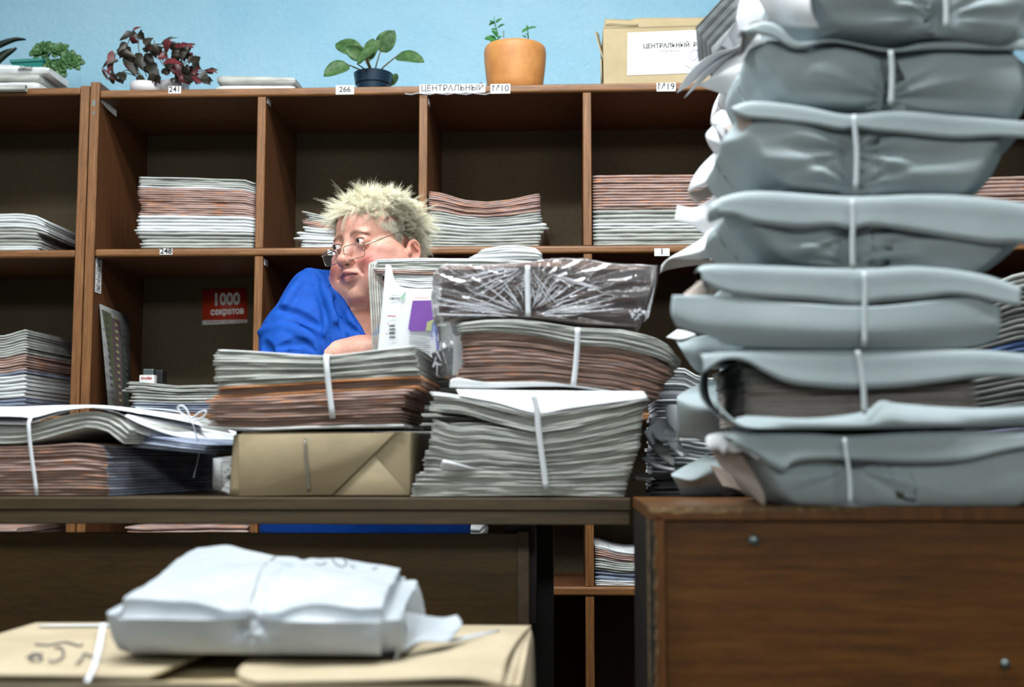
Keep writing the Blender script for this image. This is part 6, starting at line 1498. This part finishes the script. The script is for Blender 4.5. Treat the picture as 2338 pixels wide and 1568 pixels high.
fd.chain([(ER, .047), (ER.lerp(WR, .3), .043), (ER.lerp(WR, .75), .032), (WR, .027)], .02)
fd.chain([(SLh, .068), (EL, .048)], .03); fd.chain([(EL, .047), (EL.lerp(WLh, .3), .046), (WLh, .027)], .02)
# legs
HIPZ = .50
for sx in (-1, 1):
    hip = Vector((NB.x + .02 + sx * .09, 2.78, HIPZ + .02)); knee = Vector((NB.x + .02 + sx * .12, 2.46, .50)); ank = Vector((NB.x + .02 + sx * .12, 2.50, .09))
    fd.chain([(hip, .105), (hip.lerp(knee, .5), .085), (knee, .062)], .04); fd.chain([(knee, .062), (knee.lerp(ank, .3), .058), (ank, .038)], .03)
    fd.chain([(ank, .036), (ank + Vector((0, -.08, -.045)), .034), (ank + Vector((0, -.15, -.057)), .028)], .02)
# hands: palm and five fingers each, closed on the edge of the upright pile
def hand(wrist, dirv, up, side, curl=1.0):
    d, u, sd = Vector(dirv).normalized(), Vector(up).normalized(), Vector(side).normalized()
    pal = wrist + d * .048
    R = [[sd[i], d[i], u[i]] for i in range(3)]
    fd.ell(pal, (.041, .050, .016), .012, R)
    for n_, (off, L_) in enumerate(((-.030, .062), (-.010, .072), (.011, .068), (.030, .054))):
        b_ = wrist + d * .088 + sd * off; c1 = b_ + d * (L_ * .42) - u * .006 * curl; c2 = c1 + d * (L_ * .24) - u * .018 * curl; c3 = c2 + d * (L_ * .05) - u * .020 * curl
        fd.chain([(b_ - d * .02, .0095), (c1, .0088), (c2, .0080), (c3, .0070)], .003)
    b_ = wrist + d * .030 - sd * .034; c1 = b_ + d * .026 - sd * .022; c2 = c1 + d * .028 - sd * .004 - u * .006
    fd.chain([(b_, .0135), (c1, .0105), (c2, .0085)], .005)
# finer grid is only round the head, so the hands get their own fine band below
dR = (W(985, 770, 2.37) - WR)
hand(WR, dR, (0, .3, 1), (0, -1, .3)); hand(WLh, (-.5, -.6, .2), (0, .2, 1), (-.7, .6, 0))
print('field', round(time.time() - T0, 1))
xs2 = np.arange(-.80, .25, .0035).astype(np.float32); ys2 = np.arange(2.16, 2.98, .0040).astype(np.float32); zs2 = np.arange(.44, 1.30, .0035).astype(np.float32)
fdh = fd; fd = Field(xs2, ys2, zs2); o_ = .017
fd.cap(SR + Vector((.035, .02, -.012)), SLh, .070 + o_, .080 + o_, .05)
fd.cap(W(850, 800, 2.62), W(870, 1000, 2.70), .150 + o_, .165 + o_, .08)
fd.cap(W(800, 860, 2.55), W(860, 1100, 2.68), .13 + o_, .15 + o_, .08)
fd.cap(W(870, 1000, 2.70), W(880, 1160, 2.74), .165 + o_, .18 + o_, .06)
fd.cap(W(845, 790, 2.50), W(830, 880, 2.48), .085 + o_, .09 + o_, .05)
fd.cap(W(765, 712, 2.50), W(790, 810, 2.46), .05, .07, .05)
SRb = SR.lerp(ER, .55)
fd.chain([(SR, .070), (SRb + Vector((-.008, 0, 0)), .066), (ER + Vector((.012, 0, .008)), .062)], .03)
fd.cap(ER + Vector((.02, 0, .008)), ER.lerp(WR, .20), .066, .060, .03)
fd.ell(W(708, 655, 2.50), (.034, .05, .036), .02)
fd.chain([(SLh, .078), (EL, .064)], .03); fd.cap(EL, EL.lerp(WLh, .3), .062, .056, .02)
for sx in (-1, 1):
    hip = Vector((NB.x + .02 + sx * .09, 2.78, HIPZ + .02)); knee = Vector((NB.x + .02 + sx * .12, 2.46, .50))
    fd.cap(hip, knee, .125, .090, .05)
fd.cap(W(700, 1205, 2.62), W(960, 1205, 2.62), .10, .10, .06)
X, Y_, Z_ = fd.pts((slice(None),) * 3)
a1, a2, a3 = W(782, 676, 2.45), W(838, 782, 2.40), W(905, 676, 2.46)
opening = np.full(fd.V.shape, 1., np.float32)
for t in np.linspace(0, 1, 9):
    l_ = W(790 + 46 * t, 668 + 112 * t, 2.44 - .03 * t); r__ = W(905 - 62 * t, 668 + 112 * t, 2.44 - .03 * t)
    mid_ = (l_ + r__) / 2; hw_ = (r__.x - l_.x) / 2
    d_ = np.sqrt(((X - mid_.x) / 1) ** 2 + np.maximum(np.abs(Y_ - 2.43) - .10, 0) ** 2 + ((Z_ - mid_.z) / 1) ** 2) - max(hw_, .004)
    opening = np.minimum(opening, d_.astype(np.float32))
neck = np.sqrt((X - NB.x) ** 2 + ((Y_ - NB.y + .02)) ** 2) - .078; neck = np.maximum(neck, (NB.z - .05) - Z_)
opening = np.minimum(opening, neck.astype(np.float32))
fs_ = fd; fd = fdh
P, Q = surface_nets(fd.V, xs, ys, zs)
def samp(V, Pp):
    g = [np.clip((Pp[:, d] - c[0]) / (c[1] - c[0]), 0, len(c) - 1.001) for d, c in enumerate((xs2, ys2, zs2))]
    i0 = [a.astype(int) for a in g]; w = [a - b for a, b in zip(g, i0)]; out = 0
    for a in (0, 1):
        for b in (0, 1):
            for c in (0, 1): out = out + V[i0[0] + a, i0[1] + b, i0[2] + c] * (w[0] if a else 1 - w[0]) * (w[1] if b else 1 - w[1]) * (w[2] if c else 1 - w[2])
    return out
for _ in range(5):
    sv = samp(fs_.V, P); ov = samp(opening, P)
    inbox = (P[:, 0] > xs2[2]) & (P[:, 0] < xs2[-3]) & (P[:, 1] > ys2[2]) & (P[:, 1] < ys2[-3]) & (P[:, 2] > zs2[2]) & (P[:, 2] < zs2[-3])
    hd_ = np.linalg.norm(P - np.array(HC), axis=1)
    need = inbox & (sv > -.022) & (sv < .014) & (ov > .003) & (hd_ > .150)
    e = .004; gr_ = np.stack([samp(fs_.V, P + d * e) - samp(fs_.V, P - d * e) for d in np.eye(3)], 1); gr_ /= np.linalg.norm(gr_, axis=1)[:, None] + 1e-6
    P = P - gr_ * (need * np.clip(sv + .022, 0, .036) * .8)[:, None]
# keep only the main piece is implied; light smoothing through the normals
body = np_mesh('body', P, Q)
print('nets', len(P), round(time.time() - T0, 1))
# skin tone painted by anatomy: cheeks, lips, nose, brows, plus shade below the chin
loc = (np.array([[HR[i][j] for j in range(3)] for i in range(3)]).T @ (P - np.array(HC)).T).T / HS
lx, lf_, lz = loc[:, 0], -loc[:, 1], loc[:, 2]
def gs(c, r): return np.exp(-(((lx - c[0]) / r[0]) ** 2 + ((lf_ - c[1]) / r[1]) ** 2 + ((lz - c[2]) / r[2]) ** 2))
base = np.tile(np.array(rgb(204, 156, 138)[:3]), (len(P), 1))
def tint(w, c):
    global base
    c = np.array(rgb(*c)[:3]); base = base * (1 - w[:, None]) + c * w[:, None]
tint(np.clip(sum(gs((s * .046, .068, -.044), (.026, .04, .026)) for s in (-1, 1)), 0, 1) * .80, (176, 84, 86))
tint(gs((0, .103, -.035), (.02, .02, .016)) * .45, (194, 120, 106))
tint(np.clip(sum(gs((s * .080, -.02, -.012), (.014, .03, .035)) for s in (-1, 1)), 0, 1) * .5, (206, 120, 98))
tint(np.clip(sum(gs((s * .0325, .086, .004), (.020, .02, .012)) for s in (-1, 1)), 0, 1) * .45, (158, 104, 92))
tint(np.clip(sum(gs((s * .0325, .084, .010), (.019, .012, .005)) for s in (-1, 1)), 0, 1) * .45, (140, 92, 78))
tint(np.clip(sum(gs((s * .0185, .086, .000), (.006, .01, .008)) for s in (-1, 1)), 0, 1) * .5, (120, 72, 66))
tint(np.clip((-.112 - lz) / .02, 0, 1) * np.clip((P[:, 2] - W(800, 800, 2.5).z) / .03, 0, 1) * .75, (150, 96, 74))  # darker neck tint paints in the shade under the chin
tint(gs((0, .06, .05), (.06, .05, .02)) * .35, (206, 132, 120))
# lips
lipc = np.clip(1.25 - np.abs(lx) / .0235, 0, 1) ** .5
ctr = -.0638 - .0012 * (np.abs(lx) / .02) ** 2
hU = .0092 * np.clip(1 - (np.abs(lx) / .0265) ** 2, 0, 1) + .0 ; hL = .0086 * np.clip(1 - (np.abs(lx) / .0245) ** 2, 0, 1)
dz_ = lz - ctr; lip = np.where(dz_ > 0, np.clip((hU - dz_) / .002 + .5, 0, 1), np.clip((hL + dz_) / .002 + .5, 0, 1)) * (lf_ > .072) * (np.abs(lx) < .0265)
tint(lip * .85, (132, 66, 74))
# mouth line and nostrils
tint(np.clip(1 - np.abs(dz_) / .0016, 0, 1) * (np.abs(lx) < .022) * (lf_ > .080) * (lf_ < .102) * .8, (48, 20, 22))
tint(np.clip(sum(gs((s * .0064, .0955, -.0425), (.0032, .005, .003)) for s in (-1, 1)) * 1.2, 0, 1), (60, 28, 26))
# brows
bw = np.zeros(len(P))
for s in (-1, 1):
    t = np.clip((s * lx - .011) / .034, 0, 1); zc_ = .0155 + .0062 * np.sin(PI * np.clip(t * 1.05, 0, 1)) - .004 * t; wd_ = .0058 * (1 - .5 * t)
    bw = np.maximum(bw, np.clip(1.3 - np.abs(lz - zc_) / wd_, 0, 1) * ((s * lx > .010) & (s * lx < .046)) * (lf_ > .045))
tint(bw * (.55 + .25 * (np.sin(lx * 3000 + lz * 1500) * .5 + .5)), (84, 60, 50))
# lash line
for s in (-1, 1):
    e_ = np.sqrt(((lx - s * .0325)) ** 2 + ((lf_ - .0735)) ** 2 + lz ** 2)
    pass
# scalp is dyed-root dark under the hair
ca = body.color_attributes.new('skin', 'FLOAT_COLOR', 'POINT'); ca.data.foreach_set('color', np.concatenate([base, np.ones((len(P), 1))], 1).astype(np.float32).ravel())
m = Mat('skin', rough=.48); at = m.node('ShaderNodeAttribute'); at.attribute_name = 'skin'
v = m.world(); n1 = m.noise(v, 130, 4, .65); n2 = m.noise(v, 700, 2)
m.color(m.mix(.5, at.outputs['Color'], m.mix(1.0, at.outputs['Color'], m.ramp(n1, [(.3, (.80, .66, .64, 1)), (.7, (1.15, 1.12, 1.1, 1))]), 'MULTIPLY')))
m.bump(n2, .12, .001, m.bump(n1, .15, .0015)); m.b.inputs['Subsurface Weight'].default_value = .12; m.b.inputs['Subsurface Radius'].default_value = (.012, .005, .003); m.b.inputs['Specular IOR Level'].default_value = .45; M['skin'] = m.m
person = thing('person', 'woman with short bleached hair in a blue smock, peering sideways over low spectacles', 'person')
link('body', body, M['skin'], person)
# eyes
iris = Mat('eyeball', rough=.08); 
M['eye_white'] = Mat('eye_white', rgb(214, 210, 208), .12).m; M['eye_iris'] = Mat('eye_iris', rgb(44, 54, 56), .1).m; M['eye_pupil'] = Mat('eye_pupil', rgb(8, 8, 10), .05).m
gaze = (HR @ Vector((-.34, -1.0, -.02))).normalized()
for c in EYE:
    cc = H(*c); r_ = .0124 * HS; rot_ = gaze.to_track_quat('Z', 'Y').to_matrix(); vs = []; fs = []; mi = []
    nr, ns = 26, 32
    for a in range(nr + 1):
        ph = PI * a / nr; rr = r_ * (1 + (.035 if ph < .42 else 0) * math.cos(min(ph / .42, 1) * PI / 2))
        for b_ in range(ns): th_ = 2 * PI * b_ / ns; vs.append(cc + rot_ @ Vector((rr * math.sin(ph) * math.cos(th_), rr * math.sin(ph) * math.sin(th_), rr * math.cos(ph))))
    for a in range(nr):
        for b_ in range(ns): fs.append((a * ns + b_, (a + 1) * ns + b_, (a + 1) * ns + (b_ + 1) % ns, a * ns + (b_ + 1) % ns)); ph = PI * (a + .5) / nr; mi.append(2 if ph < .19 else (1 if ph < .47 else 0))
    link('eyeball', mesh('eyeball', vs, fs, mi), [M['eye_white'], M['eye_iris'], M['eye_pupil']], person)

for s in (-1, 1):
    for up_, rr_, mt in ((1, .00045, 'lash'),):
        M.setdefault('lash', Mat('lash', rgb(52, 34, 30), .6).m); pts = []
        for i in range(15):
            a = PI * (.06 + .88 * i / 14); x_ = math.cos(a) * .0125; z_ = (.0052 if up_ > 0 else -.0050) * math.sin(a) ** .8; f_ = math.sqrt(max(.0146 ** 2 - x_ ** 2 * .95 - z_ ** 2, 1e-6))
            pts.append(H(s * .0325 + x_, .0735 + f_ * .985, z_ + .0003 + s * x_ * .07))
        MB().tube(pts, rr_, 5).build('eyelashes', M[mt], person, True)

# ------------------------------------------------------------------ hair
def local_to_world(L): return (np.array(RH) @ (L.T * HS)).T + np.array(HC)
RHn = np.array(RH)
rs = np.random.RandomState(3)
SKC = np.array([0, -.012, .036]); SKR = np.array([.073, .091, .074])
def scalp_point(n):
    d = rs.normal(size=(n * 4, 3)); d /= np.linalg.norm(d, axis=1)[:, None]
    Pp = SKC + d * SKR; Nn_ = d / SKR; Nn_ /= np.linalg.norm(Nn_, axis=1)[:, None]     # x, forward, z
    x, f, z = Pp.T
    hl = .053 - 1.2 * np.maximum(np.abs(x) - .036, 0) + .004 * np.sin(x * 160)
    keep = np.where(f > .030, (z > hl) & (f < .075), np.where(f > .004, z > -.012 - (f - .004) * -1.4, np.where(f > -.034, z > .010, z > -.050)))
    Pp, Nn_ = Pp[keep], Nn_[keep]; return Pp[:n], Nn_[:n]
def guide_dir(R0, N0):
    x, f, z = R0.T; n = len(R0)
    top = np.clip((z - .05) / .04, 0, 1); frn = np.clip((f + .01) / .06, 0, 1); nape = np.clip((.02 - z) / .05, 0, 1) * (f < 0); sb = (f > .004) & (z < .040)
    flow = np.zeros((n, 3)); flow[:, 1] = -.85 * (1 - frn) * (1 - nape) + .35 * frn * (z > .05); flow[:, 2] = .45 * frn * (z > .05) + .15 - .9 * nape
    flow[:, 0] = np.sign(x) * .25 * (1 - top) - .35 * frn * (z > .05); flow[sb] = (0, -.35, -.95)
    return flow, top, frn, nape, sb
def build_hair(name, n, len0, width, mat, seed, curl=.22):
    rs.seed(seed); K = 9
    G0, GN = scalp_point(2600); ng = len(G0); fl, tp, fn, npe, sbg = guide_dir(G0, GN)
    gd = GN * (.52 - .35 * npe - .55 * sbg)[:, None] + fl * .8 + rs.normal(size=(ng, 3)) * .24 * (1 - .6 * sbg)[:, None]; gd /= np.linalg.norm(gd, axis=1)[:, None]
    gb = rs.normal(size=(ng, 3)) * 1.15 * (1 - .6 * sbg)[:, None]; gb[:, 2] -= .75; gb[:, 1] += .2 * fn
    gl = len0 * rs.uniform(.8, 1.08, ng) * (1 - .18 * tp * (1 - fn) + .05 * fn - .45 * npe - .50 * sbg)
    R0, N0 = scalp_point(n); n = len(R0); x, f, z = R0.T; flow, top, frn, nape, sb = guide_dir(R0, N0)
    gi = np.zeros(n, int)
    for a in range(0, n, 2000): gi[a:a + 2000] = np.argmin(((R0[a:a + 2000, None] - G0[None]) ** 2).sum(2) + rs.uniform(0, 4e-5, (len(R0[a:a + 2000]), ng)), 1)
    L = gl[gi] * rs.uniform(.7, 1.0, n); own = rs.normal(size=(n, 3)) * .6; dd = gd[gi] * .85 + N0 * .25; pts = np.zeros((n, K, 3))
    for k in range(K):
        t = k / (K - 1); pull = (G0[gi] - R0) * (.5 * t ** 1.2)
        pts[:, k] = R0 + pull + (dd * t + gb[gi] * .62 * t * t + own * .22 * t * t + np.sin(t * 5 + gi[:, None] * 1.7) * .05 * gb[gi] * t) * L[:, None]
    # keep hair outside the skull
    c = SKC; rad = SKR + .003
    for k in range(1, K):
        q = (pts[:, k] - c) / rad; m_ = np.linalg.norm(q, axis=1); low = m_ < 1.0 + .01 * k
        pts[:, k] = np.where(low[:, None], c + q / m_[:, None] * (1.0 + .01 * k) * rad, pts[:, k])
    loc3 = np.stack([pts[..., 0], -pts[..., 1], pts[..., 2]], -1)
    Wd = (loc3.reshape(-1, 3) * HS) @ RHn.T + np.array(HC); Wd = Wd.reshape(n, K, 3)
    tan = np.gradient(Wd, axis=1); view = Wd - np.array(CAM); rnd_side = rs.normal(size=(n, 1, 3)); side_ = np.cross(tan, rnd_side); side_ /= np.linalg.norm(side_, axis=2)[..., None] + 1e-9
    wd = width * np.linspace(1, .25, K)[None, :, None] * rs.uniform(.6, 1.3, (n, 1, 1))
    # three-sided strands
    tn = tan / (np.linalg.norm(tan, axis=2)[..., None] + 1e-9); s2 = np.cross(tn, side_)
    ring = np.stack([Wd + side_ * wd, Wd + (-.5 * side_ + .866 * s2) * wd, Wd + (-.5 * side_ - .866 * s2) * wd], 2).reshape(-1, 3)
    b = (np.arange(n)[:, None] * K + np.arange(K - 1)[None, :]).ravel() * 3
    Qs = np.concatenate([np.stack([b + a, b + (a + 1) % 3, b + 3 + (a + 1) % 3, b + 3 + a], 1) for a in range(3)])
    me = np_mesh(name, ring, Qs)
    # colour: bleached tips, dark roots at the side above the ear and nape
    blonde = np.array(rgb(255, 250, 224)[:3]); dark = np.array(rgb(86, 78, 48)[:3]); grey = np.array(rgb(206, 202, 192)[:3])
    dk = 1.5 * (np.exp(-(((f + .002) / .030) ** 2 + ((z - .052) / .024) ** 2) ** 1.5) + .9 * np.exp(-(((f + .018) / .026) ** 2 + ((z - .022) / .028) ** 2))) * (np.abs(x) > .025) + .55 * nape * (np.abs(x) > .03) + .45 * np.exp(-((z - .052) / .007) ** 2) * frn
    dk = np.clip(dk * rs.uniform(.6, 1.35, n), 0, .95); gr = np.clip(sb * .8 + nape * .3, 0, 1) * rs.uniform(.4, 1, n)
    col = blonde[None] * rs.uniform(.84, 1.0, (n, 1)) ; col = col * (1 - gr[:, None]) + grey * gr[:, None]
    tt = np.linspace(0, 1, K)[None, :, None]
    rootd = .22 * np.clip(1 - tt * 2.6, 0, 1)
    mixd = np.clip(dk[:, None, None] * (1.05 - .45 * tt) + rootd, 0, 1)
    C_ = col[:, None] * (1 - mixd) + dark * mixd
    C_ = np.repeat(C_, 3, axis=1).reshape(-1, 3)
    ca = me.color_attributes.new('tone', 'FLOAT_COLOR', 'POINT'); ca.data.foreach_set('color', np.concatenate([C_, np.ones((len(C_), 1))], 1).astype(np.float32).ravel())
    return me
m = Mat('hair', rough=.42); at = m.node('ShaderNodeAttribute'); at.attribute_name = 'tone'; m.color(at.outputs['Color']); m.b.inputs['Specular IOR Level'].default_value = .4; M['hair'] = m.m
hm = build_hair('hair', 46000, .0200, .00024, M['hair'], 3)
link('hair', hm, M['hair'], person)
print('hair', round(time.time() - T0, 1))

# ------------------------------------------------------------------ smock
fd = fs_
# neckline
# folds as soft grooves and ridges along measured lines
def fold(pts, Y, r0, r1, k, mode):
    q = [W(a, b, Y_v) for a, b, Y_v in [(p_[0], p_[1], p_[2] if len(p_) > 2 else Y) for p_ in pts]]
    q = catmull(q, 3 * len(q))
    for i, (a, b) in enumerate(zip(q, q[1:])):
        t = i / len(q); w_ = math.sin(PI * (i + .5) / len(q)); fd.cap(a, b, r0 * w_ + .001, r0 * w_ + .001, k, mode)
fd.V = fd.V
def front_y(px, py):
    """depth of the smock's front surface behind a photo point"""
    d0 = CR @ Vector(((px - 1169) / F, -(py - 784) / F, -1.0)); d0 /= d0.y
    Yt = np.arange(2.16, 2.95, .003); Pq = np.array(CAM)[None] + np.array(d0)[None] * Yt[:, None]
    ii = np.clip(np.searchsorted(xs2, Pq[:, 0]), 0, len(xs2) - 1); jj = np.clip(np.searchsorted(ys2, Pq[:, 1]), 0, len(ys2) - 1); kk = np.clip(np.searchsorted(zs2, Pq[:, 2]), 0, len(zs2) - 1)
    s = np.argmax(fd.V[ii, jj, kk] < 0); return Yt[s] if s > 0 else 2.6
def surf_fold(pts, r0, k, mode, off):
    k = k * .6
    q = [W(a, b, front_y(a, b) + off) for a, b in pts]; q = catmull(q, 5 * len(q))
    for i, (a, b) in enumerate(zip(q, q[1:])):
        w_ = math.sin(PI * (i + .5) / len(q)) ** .6; fd.cap(a, b, r0 * w_ + .001, r0 * w_ + .001, k, mode)
for pts, r0, k_, md, off in (
        ([(700, 618), (722, 630), (738, 667), (751, 705), (754, 744), (744, 800)], .010, .020, 'add', .005),
        ([(623, 746), (655, 741), (688, 751), (720, 765), (745, 791), (752, 806)], .008, .014, 'sub', .0), ([(591, 759), (645, 753), (698, 769), (730, 797)], .011, .016, 'add', .005),
        ([(630, 792), (670, 783), (700, 792), (716, 815)], .005, .012, 'sub', .0), ([(655, 806), (676, 800), (694, 812)], .004, .012, 'sub', .0),
        ([(717, 622), (735, 667), (750, 705), (756, 744), (748, 806)], .007, .012, 'sub', .0), ([(735, 650), (752, 684), (764, 720), (768, 790)], .009, .016, 'add', .005), ([(765, 680), (773, 700), (786, 733)], .006, .010, 'sub', .0),
        ([(690, 640), (668, 672), (648, 704)], .007, .02, 'add', .003), ([(640, 706), (680, 716), (722, 742)], .004, .018, 'sub', .0), ([(786, 735), (800, 748), (818, 760)], .003, .010, 'sub', .0),
        ([(776, 720), (784, 760), (790, 795)], .005, .012, 'sub', .0), ([(764, 740), (766, 780), (760, 810)], .006, .012, 'sub', .0), ([(600, 782), (612, 800), (620, 830)], .006, .016, 'sub', 0), ([(692, 792), (716, 800), (730, 818)], .007, .012, 'add', .004),
        ([(668, 772), (700, 784), (722, 806)], .003, .010, 'sub', .0)): surf_fold(pts, r0, k_, md, off)
wr = wavy(31, .05, 10)(np.stack([X.ravel(), Y_.ravel(), Z_.ravel()], 1).astype(np.float32)).reshape(X.shape) if False else 0
# V opening
fd.V = np.maximum(fd.V, -opening)
P2, Q2 = surface_nets(fd.V, xs2, ys2, zs2)
sm = np_mesh('smock', P2, Q2)
m = Mat('blue_cloth', rough=.78); v = m.world(); m.color(m.ramp(m.noise(v, 60, 4), [(.3, rgb(0, 60, 142)), (.7, rgb(0, 70, 160))])); m.b.inputs['Specular IOR Level'].default_value = .25
m.bump(m.noise(v, 900, 2), .2, .0006, m.bump(m.noise(m.world((1, 1, 1)), 26, 3, .5), .35, .006)); M['blue_cloth'] = m.m
so = link('smock', sm, M['blue_cloth'], person)
sb_ = so.modifiers.new('soft', 'SMOOTH'); sb_.iterations = 1; sb_.factor = .5
# collar: two laid over flaps, and the seam of the yoke
def near(px, py, off): return W(px, py, front_y(px, py) + off)
col1 = [[near(722, 632, -.004), near(742, 634, -.006), W(762, 640, 2.46), W(772, 655, 2.44)], [near(726, 655, -.008), near(746, 668, -.012), W(768, 668, 2.425), W(784, 662, 2.415)]]
sheet('collar', [[W(744, 632, 2.475), W(756, 640, 2.462), W(770, 652, 2.45), W(784, 672, 2.435), W(808, 712, 2.425), W(836, 770, 2.40)], [W(746, 650, 2.445), W(757, 658, 2.435), W(772, 672, 2.425), W(784, 692, 2.418), W(806, 722, 2.412), W(835, 773, 2.392)], [W(752, 668, 2.432), W(762, 690, 2.422), W(770, 710, 2.414), W(783, 730, 2.408), W(808, 738, 2.405), W(834, 776, 2.388)]], M['blue_cloth'], person, nu=30, nv=10, thick=.003, crumple=.004, scale=.05)
mb = MB(); mb.tube(catmull([near(734, 664, .0), near(744, 655, -.0), near(758, 650, -.0), near(768, 652, -.0)], 20), .0010, 5); mb.build('yoke_seam', M['blue_cloth'], person)
MB().lathe([(.004, 0), (.0048, .001), (.004, .0022), (.001, .0024)], 20).build('button', M['blue_print'], person, True, loc=near(799, 785, -.001), rot=(PI / 2, 0, 0))
# trousers
fd = Field(np.arange(-.70, .0, .008).astype(np.float32), np.arange(2.3, 3.0, .008).astype(np.float32), np.arange(.05, .66, .008).astype(np.float32))
for sx in (-1, 1):
    hip = Vector((NB.x + .02 + sx * .09, 2.78, HIPZ + .02)); knee = Vector((NB.x + .02 + sx * .12, 2.46, .50)); ank = Vector((NB.x + .02 + sx * .12, 2.50, .12))
    fd.chain([(hip, .115), (knee, .073)], .04); fd.chain([(knee, .073), (ank, .055)], .03)
P3, Q3 = surface_nets(fd.V, fd.xs, fd.ys, fd.zs); link('trousers', np_mesh('trousers', P3, Q3), M['black_plastic'], person)
adopt(person, (NB.x + .02, 2.6, 0))
st = thing('stool', 'plain low stool the woman sits on, hidden behind the desk', 'stool', (NB.x + .02, 2.80, 0))
MB().box(-.17, .17, -.16, .17, .37, .40, bev=.01).build('seat', M['desk_strip'], st)
for a in (-1, 1):
    for b_ in (-1, 1): MB().tube([(a * .13, b_ * .12, .369), (a * .16, b_ * .15, .001)], .013, 10).build('leg', M['dark_side'], st, True)

# ------------------------------------------------------------------ spectacles
sp = thing('eyeglasses', 'thin metal rimmed half spectacles low on the woman\'s nose', 'spectacles')
def lens(cx_, tilt):
    pts = []; n = 40
    for i in range(n):
        a = 2 * PI * i / n; c_, s_ = math.cos(a), math.sin(a); e = 4.5
        rr = (abs(c_) ** e + abs(s_) ** e) ** (-1 / e); u, v_ = rr * c_ * .0235, rr * s_ * .0135
        x = cx_ + u; f = .1085 - .35 * abs(x) ** 1.35 * 1.0 - v_ * .18 * -1 * .0 - .010 * 0; pts.append(H(x, .1045 - 2.2 * x * x - (.25 * (-v_)), -.0225 + v_))
    return pts
for s in (-1, 1):
    pts = lens(s * .0325, 0); MB().tube(pts + [pts[0], pts[1]], .0009, 6).build('rim', M['glasses_metal'], sp, True)
    c_ = sum(pts, Vector()) / len(pts); link('lens', mesh('lens', [c_] + pts, [(0, 1 + i, 1 + (i + 1) % len(pts)) for i in range(len(pts))]), M['lens_glass'], sp)
    e0 = H(s * .0560, .1045 - 2.2 * .056 ** 2 + .002, -.0150)
    MB().tube(catmull([e0, H(s * .066, .092, -.012), H(s * .072, .080, -.008), H(s * .0775, .045, .004), H(s * .0790, .0, .018), H(s * .079, -.018, .021), H(s * .078, -.034, .006), H(s * .077, -.040, -.014)], 30), [.0016] * 8 + [.0011] * 22, 6).build('temple', M['glasses_metal'], sp, True)
    MB().tube(catmull([H(s * .010, .1025, -.020), H(s * .011, .098, -.022), H(s * .0105, .093, -.024)], 8), .0006, 5).build('nose_pad', M['glasses_metal'], sp, True)
MB().tube(catmull([H(-.0095, .1043, -.017), H(-.005, .1065, -.013), H(.005, .1065, -.013), H(.0095, .1043, -.017)], 12), .0010, 6).build('bridge', M['glasses_metal'], sp, True)
adopt(sp, H(0, .10, -.022))
print('person done', round(time.time() - T0, 1))
